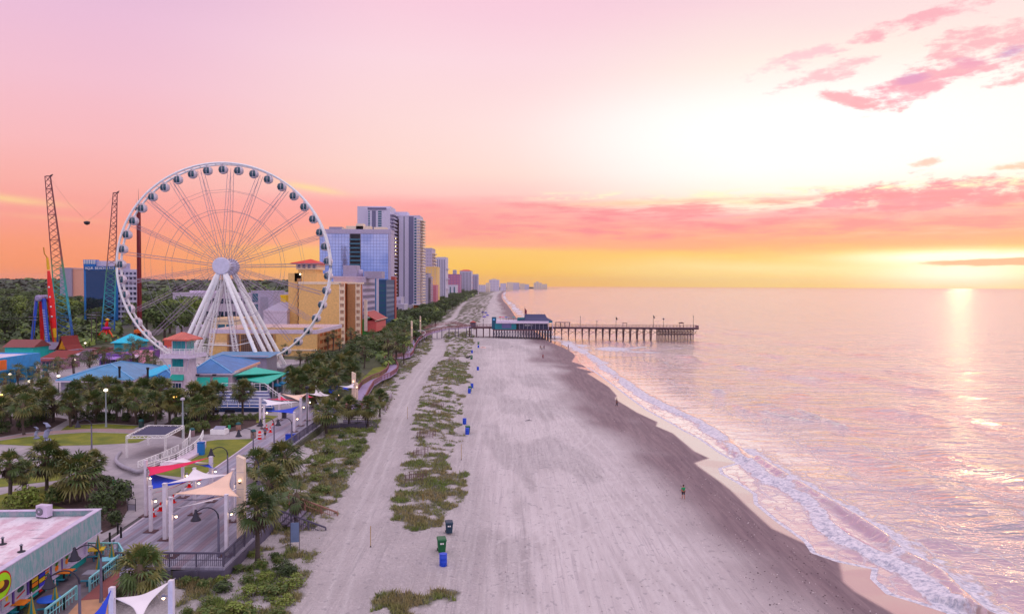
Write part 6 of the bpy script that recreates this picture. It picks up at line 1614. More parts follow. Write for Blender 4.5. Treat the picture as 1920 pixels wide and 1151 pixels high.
for i in range(5): b.b2(-4.8+i*2.25,-4.5+i*2.25,-0.3,-0.14,-1.9,0.05)
b.build('post',m_rail,t)
# winding boardwalk
WB=[(662,770),(672,752),(680,737),(690,722),(706,712),(722,706),(734,698),(738,690),(734,682),(728,677),(733,671),(748,671.5),(762,668),(768,662),(770,654),(774,646),(780,638),(790,631),(805,624.5),(824,619.5),(842,616)]
wz=[DK]*14+[2.7,2.9,3.2,3.7,4.3,5.0,5.6]
Wc=[P(a,b_,z) for (a,b_),z in zip(WB,wz)]
Wc+= [Vector((-26,352,6.0)),Vector((-21,364,6.2))]
def offs(pts,d):
    out=[]
    for i,p in enumerate(pts):
        t_=(pts[min(i+1,len(pts)-1)]-pts[max(i-1,0)]); t_.z=0; t_.normalize(); out.append(p+Vector((-t_.y,t_.x,0))*d)
    return out
Lw_,Rw_=offs(Wc,1.35),offs(Wc,-1.35)
b=MB()
for i in range(len(Wc)-1):
    a0,a1,c1,c0=Lw_[i],Lw_[i+1],Rw_[i+1],Rw_[i]
    z=Vector((0,0,0.25)); b.add([a0,c0,c1,a1,a0-z,c0-z,c1-z,a1-z],[(0,1,2,3),(7,6,5,4),(0,3,7,4),(1,5,6,2)])
m_wb=M8('pale_boards',(165,150,180),0.8)
struct(b.build('winding_boardwalk',m_wb))
rthing('reddish railing on the landward side of the winding boardwalk',[tuple(p) for p in Lw_],1.1,m_railr,sp=2.0,rails=3,bal=0.3,top=0.16)
rthing('reddish railing on the dune side of the winding boardwalk',[tuple(p) for p in Rw_],1.1,m_railr,sp=2.0,rails=3,bal=0.3,top=0.16)
b=MB()
for i in range(14,len(Wc)):
    for p in (Lw_[i],Rw_[i]): b.bar((p.x,p.y,0),(p.x,p.y,p.z),0.3)
t=thing('ramp_piles','timber piles under the rising ramp to the pier','piles',(0,0,0)); b.build('pile',m_rail,t)
b=MB(); t=thing('side_ramp','second parallel railed ramp rising to the pier beyond the winding one','ramp',(0,0,0))
S=[P(790,618,3.2),P(806,613,4.0),P(828,609,5.0),P(850,606,5.8),Vector((-24,372,6.1))]
for p_,q_ in zip(S[:-1],S[1:]):
    a0,c0=p_+Vector((-0.6,1,0)),p_+Vector((0.6,-1,0)); a1,c1=q_+Vector((-0.6,1,0)),q_+Vector((0.6,-1,0)); b.add([a0,c0,c1,a1],[(0,1,2,3)])
b.build('floor',m_railr,t); railing('railing',[tuple(p) for p in offs(S,1)],1.1,m_railr,t,2.5,3); railing('railing',[tuple(p) for p in offs(S,-1)],1.1,m_railr,t,2.5,3)
# round window gate
q=P(790,632,4.0); t=thing('round_gate','round white ring ornament on the ramp railing','ornament',q); b=MB(); b.tube([(1.7*math.cos(i*PI/12),0,1.9+1.0*math.sin(i*PI/12)) for i in range(25)],0.12,6,cap=False); b.build('ring',m_white,t)
b=MB(); b.bar((-1.0,0,0),(-1.0,0,1.2),0.15); b.bar((1.0,0,0),(1.0,0,1.2),0.15); b.build('foot',m_white,t)
# stairs to the sand
t=thing('beach_stairs','wooden stairs with dark handrails leading from the near deck to the sand','stairs',(-23.7,74,0)); b=MB()
for i in range(9): b.b2(0.2+i*0.55,0.8+i*0.55,0,5.0,DK-0.2*(i+1)-0.12,DK-0.2*(i+1))
b.build('tread',M8('stair_board',(120,112,130)),t)
railing('handrail',[(0,0,DK),(5.2,0,DK-1.9)],1.1,m_rail,t,1.6,2,bal=0.2,top=0.14); railing('handrail',[(0,5,DK),(5.2,5,DK-1.9)],1.1,M8('tan_rail',(150,115,105)),t,1.6,2,bal=0.2,top=0.14)
q=PS(553,1032); t=thing('notice_board','grey blue notice board on two posts at the foot of the beach stairs','sign',q,0.2); b=MB(); b.b2(-0.36,0.36,-0.03,0.03,0.8,2.6); b.build('panel',M8('board_grey_blue',(120,135,165)),t); b=MB(); b.b2(-0.42,-0.37,-0.04,0.04,0,2.7); b.b2(0.37,0.42,-0.04,0.04,0,2.7); b.build('post',m_rail,t)
q=PS(650,800); t=thing('stair_shelter','low dark timber landing with white framed gate between the rounded palm and the sand track','landing',q); b=MB(); b.b2(-3.5,3.5,-1,2.5,0,0.7); b.build('platform',m_rail,t); railing('railing',[(-3.5,-1,0.7),(3.5,-1,0.7),(5.5,-2.2,0.0)],1.0,m_rail,t,1.2,3); b=MB(); b.b2(-2.2,-0.4,-1.15,-1.05,0.9,2.1); b.build('gate_panel',m_white,t)
q0=PS(722,772); q1=PS(734,744); t=thing('beach_wall','long thin low timber wall leaning beside the sand track at the winding boardwalk','wall',q0); b=MB(); b.bar((0,0,0.4),tuple(Vector(q1)-Vector(q0)+Vector((0,0,0.4))),0.2,1.0); b.build('wall',M8('driftwood',(150,140,150)),t)
# sand fences on the dune
def fence_px(a,b_,c,d_,label,h=1.0,rows=2):
    p0,p1=PS(a,b_),PS(c,d_); t=thing('sand_fence',label,'sand fence',p0,0,'brown slatted sand fences on the dune'); v=Vector(p1)-Vector(p0)
    for k in range(rows):
        off=Vector((0.25*k,1.7*k,0)); railing('slats',[tuple(off),tuple(off+v)],h,M8('fence_brown',(110,85,90),0.9),t,1.2,3,bal=0.22,r=0.03,top=0.04)
fence_px(782,822,812,822,'sand fence furthest up the dune, above the pair of slatted pens')
fence_px(775,857,797,855,'sand fence pen in the bare sand between the dune tufts')
fence_px(760,905,793,903,'nearest sand fence, in the dark grass at the dune end')
fence_px(808,765,828,765,'low reddish sand fence lying beside the green dune island',0.8)
fence_px(840,675,853,675,'small sand fence high on the far dune island',0.9)
# thin stakes
for i,(a,pt,pb,lab) in enumerate(((695,985,1025,'thin yellow stake standing alone in the pale sand beside the track'),(865,832,862,'thin leaning stick at the seaward edge of the dune grass'),(764,762,785,'thin stake with tape at the edge of the middle dune island'),(793,925,945,'short stake in the nearest dune grass'))):
    p=PS(a,pb); h=(pb-pt)/F*p.y; t=thing('marker_stake',lab,'stake',p); b=MB(); b.tube([(0,0,-0.1),(0,0,h)],0.035,5); b.build('stake',M8('stake_yellow',(170,140,90)),t); b=MB(); b.lathe([(0.08,0),(0.05,0.12)],n=6); b.build('foot_clamp',m_dark,t)

# ---------------------------------------------------------------- stage
zt=GZ+3.3
c4=[P(237.5,816.7,zt),P(310,816,zt),P(344,797.5,zt),P(278,797,zt)]
t=thing('stage_frame','open stage roof frame of white trusses with a black mesh canopy','stage',(0,0,0))
for i in range(4):
    b=MB(); a_,c_=c4[i],c4[(i+1)%4]
    for dz in (0,-0.35): b.bar(L3(a_+Vector((0,0,dz))),L3(c_+Vector((0,0,dz))),0.09)
    n=10
    for j in range(n): b.bar(L3(a_.lerp(c_,j/n)+Vector((0,0,-0.35*(j%2)))),L3(a_.lerp(c_,(j+1)/n)+Vector((0,0,-0.35*((j+1)%2)))),0.06)
    b.build('truss',m_white,t)
    b=MB()
    for ox,oy in ((-.15,-.15),(.15,-.15),(.15,.15),(-.15,.15)): b.bar((a_.x+ox*.6,a_.y+oy*.6,GZ),(a_.x+ox*.6,a_.y+oy*.6,zt),0.03)
    for j in range(8): b.bar((a_.x-.09,a_.y-.09,GZ+j*.4),(a_.x+.09,a_.y-.09,GZ+(j+1)*.4),0.02)
    b.build('truss_leg',m_white,t)
cm=(c4[0]+c4[1]+c4[2]+c4[3])/4
b=MB(); fan(b,[L3(p+(cm-p)*0.07+Vector((0,0,-0.1))) for p in c4],0.03); b.build('mesh_canopy',M8('mesh_black',(62,62,88),0.8),t)
sheet('stage_floor',[(222,850),(218,860),(221,867),(230,873),(262,884),(278,876),(340,850),(347,838),(351,824),(325,816),(285,818),(240,838)],GZ+0.35,m_conc,thick=0.5)
t=thing('curved_kerb_wall','curved low grey wall bounding the stage floor','wall',(0,0,0)); b=MB(); pts=[P(a,b_,GZ+0.45) for a,b_ in ((226,848),(219,856),(217.5,862),(221,868),(230,874),(245,880),(258,884.5),(266,883))]; b.tube([L3(p) for p in pts],0.24,8); b.build('wall',M8('kerb_grey',(165,160,170),0.8),t)
t=thing('white_ramp','long white railed ramp curving from the stage floor up to the pavement','ramp',(0,0,0))
def pp(L,z=GZ): return [L3(P(a,b_,z)) for a,b_ in L]
railing('railing',pp([(259,882),(300,866),(335,849)]),1.15,m_white,t,0.9,6); railing('railing',pp([(275,886),(330,866),(362,846),(375,834),(381,820)]),1.1,m_white,t,1.2,4); railing('railing',pp([(342,846),(354,836),(357,822)]),1.3,m_white,t,0.8,7)
b=MB(); Lq=pp([(300,868),(345,852),(365,840),(374,824)],GZ+0.3); Lr=pp([(300,878),(350,862),(380,845),(387,826)],GZ+0.3)
for i in range(3): b.add([Lq[i],Lr[i],Lr[i+1],Lq[i+1]],[(0,1,2,3)]); b.add([Lr[i],(Lr[i][0],Lr[i][1],GZ),(Lr[i+1][0],Lr[i+1][1],GZ),Lr[i+1]],[(0,1,2,3)])
b.build('floor',m_wallp,t)
# statues of leaping dolphins
m_stat=M8('statue_grey',(135,140,165),0.5)
def dolphin(px,pb,h,label,rz=0.0):
    q=P(px,pb,GZ); t=thing('dolphin_statue',label,'statue',q,rz,'grey leaping dolphin statues'); s=h/2.6
    b=MB(); b.tube([(-0.15*s,0,0),(-0.25*s,0,0.7*s),(0,0,1.5*s),(0.15*s,0,2.1*s),(-0.1*s,0,2.5*s),(-0.55*s,0,2.62*s)],[0.42*s,0.3*s,0.34*s,0.3*s,0.17*s,0.05*s],9); b.build('body',m_stat,t)
    b=MB(); b.add([(0.25*s,0,1.8*s),(0.85*s,0,1.55*s),(0.28*s,0.06*s,1.5*s)],[(0,1,2)]); b.bar((0.1*s,0.2*s,1.6*s),(-0.35*s,0.5*s,1.3*s),0.08*s,0.2*s); b.build('fin',m_stat,t)
    b=MB(); b.lathe([(0.7*s,0),(0.5*s,0.3*s),(0.3*s,0.5*s)],n=8); b.build('base',m_stat,t)
dolphin(89,829,2.9,'larger grey leaping dolphin statue on the oval lawn'); dolphin(69,822,1.8,'smaller grey dolphin statue left of the larger one',0.6)
# bins, cones, small furniture
def bin_(px,pb,label,colr=(70,60,70),top=(30,70,80),z=GZ,group='round litter bins of the park'):
    q=P(px,pb,z); t=thing('litter_bin',label,'litter bin',q,0,group)
    b=MB(); b.lathe([(0.36,0),(0.4,0.05),(0.4,0.95),(0.36,1.0)],n=14); b.build('body',M8('bin_body_%d'%sum(colr),colr),t)
    b=MB(); b.lathe([(0.43,1.0),(0.42,1.1),(0.3,1.3),(0.1,1.36)],n=14); b.build('lid',M8('bin_lid_%d'%sum(top),top),t)
for (a,pb,lab,cl,tp) in ((240,932,'dark litter bin on the paving left of the near sails',(60,50,60),(35,35,45)),(475,821,'stone litter bin with teal lid beside the striped barrier',(150,130,125),(20,85,90)),(447,807,'stone litter bin with teal lid at the hedge corner',(150,120,110),(20,85,90)),(360,818,'stone litter bin with teal lid at the top of the white ramp',(140,120,125),(20,85,90)),(533,785,'dark bin under the far sails beside the terrace',(60,55,65),(40,40,50)),(265,801,'teal lidded bin in the grass behind the stage frame',(40,60,60),(20,90,90))):
    bin_(a,pb,lab,cl,tp)
q=P(377,852,GZ); t=thing('blue_cabinet','bright blue upright plastic cabinet on the lawn beside the white ramp','cabinet',q); b=MB(); b.b2(-0.4,0.4,-0.35,0.35,0,1.6); b.build('body',M8('cabinet_blue',(20,120,190)),t); b=MB(); b.b2(-0.44,0.44,-0.39,0.39,1.603,1.75); b.build('lid',M8('cabinet_blue_lid',(25,90,160)),t)
q=P(412,813,GZ); t=thing('info_box','white slanted information box on the dark bed beside the path','information box',q); b=MB(); b.prism([(-1.2,-0.8),(1.1,-0.9),(1.2,0.7),(-1.1,0.8)],0,0.8); b.build('body',m_white,t); b=MB(); b.add([(-0.9,-0.6,0.81),(0.85,-0.65,0.81),(0.9,0.5,1.15),(-0.85,0.6,1.15)],[(0,1,2,3)]); b.build('panel',M8('panel_grey',(150,150,170)),t)
def cone(px,pb,label,z=DK,barrier=False):
    q=P(px,pb,z); t=thing('traffic_cone',label,'traffic cone',q,0,'orange traffic cones on the deck'); o_=M8('cone_orange',(235,60,50))
    b=MB(); b.b2(-0.26,0.26,-0.26,0.26,0.003,0.06); b.build('base',o_,t)
    if barrier:
        b=MB(); b.lathe([(0.26,0.06),(0.22,1.15),(0.1,1.25)],n=12); b.build('body',o_,t)
        for z0 in (0.3,0.7): b=MB(); b.lathe([(0.262,z0),(0.25,z0+0.17)],n=12); b.build('stripe',m_white,t)
    else:
        b=MB(); b.lathe([(0.2,0.06),(0.06,0.85),(0.05,0.9)],n=12); b.build('body',o_,t); b=MB(); b.lathe([(0.155,0.42),(0.12,0.58)],n=12); b.build('stripe',m_white,t)
cone(487,823,'striped orange and white barrier drum beside the stone bin',barrier=True)
for (a,pb,lab) in ((512,797,'orange cone behind the walking person, further back'),(507,810,'orange cone right behind the walking person'),(301,957,'orange cone by the slim post at the left deck edge'),(325,942,'orange cone between the thick front post and the deck centre'),(355,913,'small orange cone in front of the centre post'),(374,899,'orange cone near the back right post'),(500,806,'orange cone at the left of the walking person'),(287,968,'orange cone beside the tall back left post')):
    cone(a,pb,lab)
q=P(546,826,DK); t=thing('blue_crate','blue storage crate by the deck railing below the far sails','crate',q); b=MB(); b.b2(-0.75,0.75,-0.45,0.45,0.003,0.95); b.build('box',M8('crate_blue',(35,75,190)),t); b=MB(); b.b2(-0.8,0.8,-0.5,0.5,0.953,1.02); b.build('lid',M8('crate_lid',(30,60,150)),t)
q=P(543,834,DK); t=thing('white_crate','small white crate in front of the blue one','crate',q); b=MB(); b.b2(-0.3,0.3,-0.2,0.2,0.003,0.45); b.build('box',m_white,t); b=MB(); b.b2(-0.33,0.33,-0.23,0.23,0.453,0.5); b.build('lid',m_grey,t)
for i,(a,pb) in enumerate(sorted(((330,776),(345,777),(400,779),(385,777),(125,778),(145,777),(430,779),(283,780)))):
    q=P(a,pb,GZ); t=thing('park_bench',ORD[i]+' dark bench from the left on the pavement behind the hedges','bench',q,0,'benches on the pavement behind the hedges'); b=MB(); b.b2(-0.9,0.9,-0.25,0.25,0.42,0.5); b.build('seat',m_lp,t); b=MB(); b.b2(-0.9,0.9,0.25,0.31,0.52,1.0); b.build('backrest',m_lp,t)
    for x in (-0.75,0.75): b=MB(); b.b2(x-0.05,x+0.05,-0.2,0.2,0,0.415); b.build('leg',m_lp,t)
for a,pb,wh in ((206,1021,'nearest'),(221,1002,'farthest'),(227,1010,'middle')):
    q=P(a,pb,GZ); t=thing('bollard',wh+' of the three slim black bollards at the deck edge near the snack bar','bollard',q,0,'black bollards near the snack bar'); b=MB(); b.tube([(0,0,0),(0,0,1.05)],0.09,10); b.build('post',m_black,t); b=MB(); b.lathe([(0.1,1.05),(0.08,1.12),(0.02,1.15)],n=10); b.build('cap',m_black,t)
q=P(247,958,GZ); t=thing('bicycle_rack','thin metal sign frame and rack beside the round shrub bed','rack',q); b=MB(); 
for x in (-0.4,0.4): b.bar((x,0,0),(x,0,1.3),0.05)
b.bar((-0.4,0,1.3),(0.4,0,1.3),0.05); b.bar((-0.4,0,0.7),(0.4,0,0.7),0.05); b.build('frame',m_lp,t); b=MB(); b.b2(-0.36,0.36,-0.02,0.02,0.1,0.65); b.build('panel',m_grey,t)
for (a,pb,lab) in ((215,925,'small green sign on a post beside the curved planting bed'),(430,815,'small green sign on a post in the hedge bed')):
    q=P(a,pb,GZ); t=thing('green_sign',lab,'sign',q); b=MB(); b.tube([(0,0,0),(0,0,1.6)],0.03,6); b.build('post',m_grey,t); b=MB(); b.b2(-0.2,0.2,-0.02,0.02,0.95,1.55); b.build('panel',M8('sign_green',(40,170,120)),t)
# ---------------------------------------------------------------- snack bar
K=P(187,955,6.5); Q=P(0,1070,6.5); dv_=(K-Q); dv_.z=0; ang=math.atan2(dv_.y,dv_.x)-PI/2
t=thing('snack_bar','low aqua snack bar with stained flat roof and fruit posters, at the bottom left','snack bar',(K.x,K.y,GZ),ang); SB=t
RS=Matrix.Rotation(ang,3,'Z'); org=Vector((K.x,K.y,0))
def ywall(px,py,xl):
    v=RS.inverted()@Vector((ray(px,py).x,ray(px,py).y,0)); o=RS.inverted()@(Vector((0,0,0))-org)
    k=(xl-o.x)/v.x; return o.y+v.y*k
def stain(N,b):
    p=N.obj(); n=N.noise(N.mapv(p,(1,0.35,1),rot=(0,0,0.5)),0.55,5,0.7); n2=N.noise(N.mapv(p,(0.5,2,1),rot=(0,0,-0.3)),0.8,4,0.6)
    c=N.mix(n.ss(0.42,0.62),(0.85,0.78,0.84),(0.68,0.46,0.54)); c=N.mix(n2.ss(0.58,0.70)*0.7,c,(0.22,0.17,0.24)); c=N.mix(N.noise(p,2.5,4,0.7).ss(0.5,0.75)*0.4,c,(0.3,0.22,0.3))
    N.link(c,b.inputs['Base Color']); N.link(n*0.5+0.15,b.inputs['Roughness'])
def aqua(N,b):
    p=N.obj(); n=N.noise(N.mapv(p,(1,1.5,0.5)),2.5,5,0.75)
    c=N.mix(n.ss(0.38,0.62),(0.20,0.42,0.42),(0.42,0.46,0.52)); N.link(c,b.inputs['Base Color']); b.inputs['Roughness'].default_value=0.7
m_aq=mat('weathered_aqua',aqua); m_aqt=M8('aqua_trim',(40,165,160),0.6); m_wht=M8('white_trim',(205,195,215),0.6)
b=MB(); b.b2(-22,-0.2,-32,-0.3,3.35,3.55); b.build('roof',mat('stained_roof',stain),t)
b=MB(); b.b2(-0.14,0.1,-32,0,2.15,4.0); b.b2(-22,-0.14,-0.14,0.1,2.15,4.0); b.build('fascia',m_aq,t)
b=MB(); b.b2(-0.34,0.13,-32,0.13,4.003,4.07); b.b2(-22,-0.34,-0.3,0.13,4.003,4.07); b.build('parapet_cap',m_wht,t)
b=MB(); b.b2(-0.1,0.14,-32,0.12,2.08,2.147); b.build('drip_edge',m_wht,t)
xw=-0.6
zq=lambda z: 0.78+(z-1.02)*0.60
b=MB(); b.b2(-22,xw,-32,-1.4,0,3.3); b.build('wall',m_wht,t)
b=MB(); b.b2(xw+0.003,xw+0.12,-32,-1.4,0,0.58); b.build('lower_wall',m_aqt,t)
b=MB(); b.b2(xw,xw+0.3,-32,-1.35,0.583,0.68); b.build('counter_ledge',m_wht,t)
b=MB(); b.b2(xw,xw+0.2,-1.55,-1.3,0.683,3.3); b.build('corner_post',m_wht,t)
m_po={'green':M8('poster_green',(70,140,70)),'orange':M8('poster_orange',(225,140,50)),'red':M8('poster_red',(190,50,60)),'paper':M8('poster_paper',(185,190,200)),'blue':M8('poster_blue',(70,70,190)),'yellow':M8('poster_yellow',(225,195,60)),'aqua':M8('poster_aqua',(60,170,175))}
def ell(b,x,y,z,ry,rz,n=14): b.add([(x,y+ry*math.cos(i*2*PI/n),z+rz*math.sin(i*2*PI/n)) for i in range(n)],[tuple(range(n))])
for k,(a,c,kind) in enumerate(((115,132,'pine'),(95,113,'pine'),(80,92,'food'),(24,47,'crab'),(0,19,'cone'),(-26,-6,'pine'))):
    y1,y0=ywall(c,1060,xw),ywall(a,1060,xw); b=MB(); b.b2(xw+0.02,xw+0.08,y0,y1,zq(1.02),zq(2.95)); fr=b.build('poster',m_po['paper'],t); ym=(y0+y1)/2; w_=(y1-y0)
    if kind=='pine':
        b=MB(); ell(b,xw+0.09,ym,zq(1.65),w_*0.2,0.24); b.build('fruit',m_po['orange'],fr)
        b=MB(); 
        for i in range(7): q_=(i-3)*0.3; b.add([(xw+0.095,ym-0.08,zq(1.95)),(xw+0.095,ym+0.08,zq(1.95)),(xw+0.095,ym+math.sin(q_)*0.45,zq(1.95)+0.4*math.cos(q_))],[(0,1,2)])
        b.build('leaves',m_po['green'],fr)
    elif kind=='food':
        for z,cc in ((2.4,'red'),(2.0,'orange'),(1.7,'green'),(1.35,'red')): b=MB(); ell(b,xw+0.09,ym,zq(z),w_*0.33,0.09); b.build('picture',m_po[cc],fr)
    elif kind=='crab':
        b=MB(); ell(b,xw+0.09,ym,zq(2.2),w_*0.28,0.22); b.build('picture',M8('poster_dkgreen',(50,95,80)),fr)
        b=MB(); b.add([(xw+0.1,ym-w_*0.35,zq(1.25)),(xw+0.1,ym+w_*0.35,zq(1.6)),(xw+0.1,ym+w_*0.35,zq(1.8)),(xw+0.1,ym-w_*0.35,zq(1.45))],[(0,1,2,3)]); b.build('banner',m_po['red'],fr)
    else:
        b=MB(); ell(b,xw+0.09,ym,zq(2.2),w_*0.16,0.24); b.build('picture',m_po['yellow'],fr); b=MB(); ell(b,xw+0.095,ym,zq(1.45),w_*0.32,0.09); b.build('banner',m_po['red'],fr)
y1,y0=ywall(80,1080,xw),ywall(53,1080,xw); b=MB(); b.b2(xw+0.13,xw+0.2,y0,y1,0.05,1.95); dr=b.build('menu_door',m_black,t)
for j,(f0,f1) in enumerate(((0.05,0.46),(0.54,0.95))):
    for i,cc in enumerate(('aqua','green','orange','yellow') if j==0 else ('red','blue','yellow','blue')):
        b=MB(); b.b2(xw+0.203,xw+0.22,y0+(y1-y0)*f0,y0+(y1-y0)*f1,0.3+i*0.36,0.58+i*0.36); b.build('menu_picture',m_po[cc],dr)
for px_ in (22,50,93,114):
    y=ywall(px_,1060,xw); b=MB(); b.b2(xw+0.01,xw+0.13,y-0.07,y+0.07,0.683,3.3); b.build('mullion',M8('violet_mullion',(110,90,160)),t)
ys_=ywall(2,1095,0.12); b=MB(); ell(b,0.13,ys_,3.0,1.15,1.0,24); sg=b.build('round_sign',m_po['red'],t); b=MB(); ell(b,0.15,ys_,3.0,1.02,0.87,24); b.build('disc',M8('lime_sign',(175,225,90)),sg)
b=MB(); ell(b,0.17,ys_+0.1,2.95,0.75,0.38,16); b.build('filling',M8('dark_filling',(90,40,30)),sg); b=MB(); ell(b,0.19,ys_-0.1,3.15,0.35,0.25,12); b.build('slice',m_po['yellow'],sg)
# roof things
q=P(83,969,6.1); t=thing('air_conditioner','white boxed air conditioner with round fan on the snack bar roof','air conditioner',q,ang-PI/2+math.radians(75)); b=MB(); b.b2(-0.55,0.55,-0.3,0.3,0.08,1.05); b.build('casing',m_wht,t)
b=MB(); b.lathe([(0.34,-0.32),(0.34,-0.35),(0.05,-0.36)],(-0.18,0,0.55),18,True,'Y'); fn=b.build('fan_grille',M8('fan_grey',(120,120,130)),t); b=MB(); b.lathe([(0.09,-0.37),(0.08,-0.39)],(-0.18,0,0.55),10,True,'Y'); b.build('fan_hub',m_wht,fn)
b=MB(); b.b2(-0.5,-0.35,-0.3,0.3,0,0.08); b.b2(0.35,0.5,-0.3,0.3,0,0.08); b.build('foot',m_dark,t)
for (a,pb,lab) in ((40,1034,'small vent pipe near the front of the snack bar roof'),(5,1020,'small vent at the left edge of the snack bar roof')):
    q=P(a,pb,6.05); t=thing('roof_vent',lab,'vent',q); b=MB(); b.lathe([(0.28,0),(0.28,0.05),(0.08,0.08),(0.08,0.5)],n=10); b.build('pipe',m_dark,t); b=MB(); b.lathe([(0.15,0.5),(0.02,0.62)],n=10); b.build('cap',m_grey,t)
# terrace
sheet('terrace',[(60,1250),(60,1130),(100,1085),(134,1030),(225,1030),(232,1050),(222,1068),(192,1090),(150,1125),(110,1170),(100,1250)],GZ+0.008,mat('terrace_dark',lambda N,b:(N.link(N.mix(N.noise(N.pos(),0.9,5,0.7).ss(0.35,0.7),(0.11,0.09,0.11),(0.20,0.16,0.18)),b.inputs['Base Color']),None)[1]))
sheet('brick_path',[(150,1125),(192,1090),(225,1068),(222,1098),(203,1118),(190,1122)],GZ+0.004,M8('red_brick_paving',(140,88,86),0.8))
sheet('brick_path',[(150,1125),(190,1122),(203,1118),(200,1250),(90,1250),(110,1170)],GZ+0.006,M8('tan_brick_paving',(190,150,125),0.8))
sheet('boardwalk_apron',[(225,1066),(232,1048),(226,1030),(205,1026),(236,1005),(262,985),(314,1050),(302,1066),(262,1072),(228,1085),(222,1098)],GZ+0.002,m_deck)
def tfence(L,label):
    p0=P(*L[0],GZ); t=thing('terrace_fence',label,'fence',p0,0,'aqua fences round the snack bar terrace'); pts=[tuple(P(a,b_,GZ)-p0) for a,b_ in L]
    railing('railing',pts,1.05,M8('aqua_rail',(150,205,210)),t,1.2,2,bal=0.35,r=0.05,top=0.12)
tfence([(137,1040),(222,1040),(231,1056),(218,1068),(193,1089),(168,1109)],'aqua rail fence round the far half of the snack bar terrace')
tfence([(144,1124),(120,1143),(85,1170)],'aqua rail fence round the near half of the snack bar terrace')
um=[]
def closed_umb(px,pb,label,h=2.1):
    q=P(px,pb,GZ); t=thing('closed_parasol',label,'parasol',q,0,'closed striped parasols on the snack bar terrace')
    for j in range(8):
        b=MB(); a0,a1=j*PI/4,(j+1)*PI/4; r0=0.36
        b.add([(0,0,h),(r0*math.cos(a0)*0.45,r0*math.sin(a0)*0.45,h-0.9),(r0*math.cos(a0),r0*math.sin(a0),h-1.75),(r0*math.cos(a1),r0*math.sin(a1),h-1.75),(r0*math.cos(a1)*0.45,r0*math.sin(a1)*0.45,h-0.9)],[(0,1,2,3,4)]); b.build('panel',[M8('um_teal',(40,120,120)),M8('um_ochre',(170,145,70)),M8('um_red',(140,55,65)),M8('um_teal',(40,120,120)),M8('poster_teal2',(20,90,110)),M8('um_ochre',(170,145,70)),M8('um_teal',(40,120,120)),M8('um_ochre',(170,145,70))][j],t)
    b=MB(); b.tube([(0,0,0),(0,0,h+0.1)],0.035,6); b.build('pole',m_wht,t)
for (a,pb,lab) in ((184,1044,'closed striped parasol furthest from the camera on the snack bar terrace'),(210,1060,'closed striped parasol by the right corner of the terrace fence'),(186,1082,'closed striped parasol in the middle of the terrace beside the lamp'),(104,1142,'closed striped parasol beside the round blue table'),(60,1168,'closed orange striped parasol at the bottom edge by the snack bar wall')):
    closed_umb(a,pb,lab)
def table(px,pb,label,m,round_=False,rz=0.3):
    q=P(px,pb,GZ); t=thing('terrace_table',label,'table',q,rz,'tables on the snack bar terrace')
    b=MB(); 
    if round_: b.lathe([(0.75,0.72),(0.78,0.75),(0.75,0.79)],n=20)
    else: b.b2(-0.65,0.65,-0.5,0.5,0.72,0.78)
    b.build('tabletop',m,t); b=MB(); b.tube([(0,0,0.05),(0,0,0.72)],0.09,8); b.build('pedestal',m_dark,t); b=MB(); b.lathe([(0.35,0),(0.3,0.05)],n=12); b.build('base',m_dark,t)
    for s_ in (-1,1): b=MB(); b.b2(-0.5,0.5,s_*0.95-0.14,s_*0.95+0.14,0.42,0.47); b.b2(-0.04,0.04,s_*0.95-0.06,s_*0.95+0.06,0.0,0.42); b.build('bench',M8('bench_teal',(30,110,130)),t)
table(181,1045,'yellow striped table under the furthest closed parasol',m_po['yellow']); table(120,1088,'orange topped table against the snack bar wall',m_po['orange'],rz=ang); table(175,1090,'dull grey table in the middle of the terrace',m_grey,rz=ang); table(205,1064,'pale aqua table at the right corner of the terrace',M8('aqua_pale',(140,200,215))); table(92,1142,'round blue table near the bottom edge of the terrace',M8('table_blue',(40,90,190)),True); table(35,1148,'orange topped table by the wall at the bottom edge',m_po['orange'],rz=ang)

# ---------------------------------------------------------------- pier
PY0,PY1=366.5,373.5; ZD=5.9
m_tim=M8('pier_timber',(105,80,88),0.85); m_tim2=M8('pier_timber_pale',(150,120,125),0.85); m_pteal=M8('pier_teal',(30,130,145),0.5)
xA=D(880,612,370).x; xB=D(1310,612,367).x
t=thing('fishing_pier','long timber fishing pier on braced piles reaching out into the pink sea','pier',(0,PY0,0))
W_=PY1-PY0
b=MB(); b.b2(xA,xB,0,W_,ZD-0.3,ZD); b.b2(xA,xB,0.3,0.6,ZD-0.75,ZD-0.303); b.b2(xA,xB,W_-0.6,W_-0.3,ZD-0.75,ZD-0.303); b.build('deck',m_tim,t)
b=MB()
for yy in (0.05,W_-0.1):
    b.b2(xA,xB,yy,yy+0.1,ZD+1.1,ZD+1.2); b.b2(xA,xB,yy,yy+0.06,ZD+0.7,ZD+0.76); b.b2(xA,xB,yy,yy+0.06,ZD+0.32,ZD+0.38)
    x=xA
    while x<xB: b.b2(x,x+0.12,yy,yy+0.12,ZD+0.003,ZD+1.1); x+=1.7
b.b2(xB-0.1,xB,0.2,W_,ZD+0.003,ZD+1.2); b.build('railing',m_tim2,t)
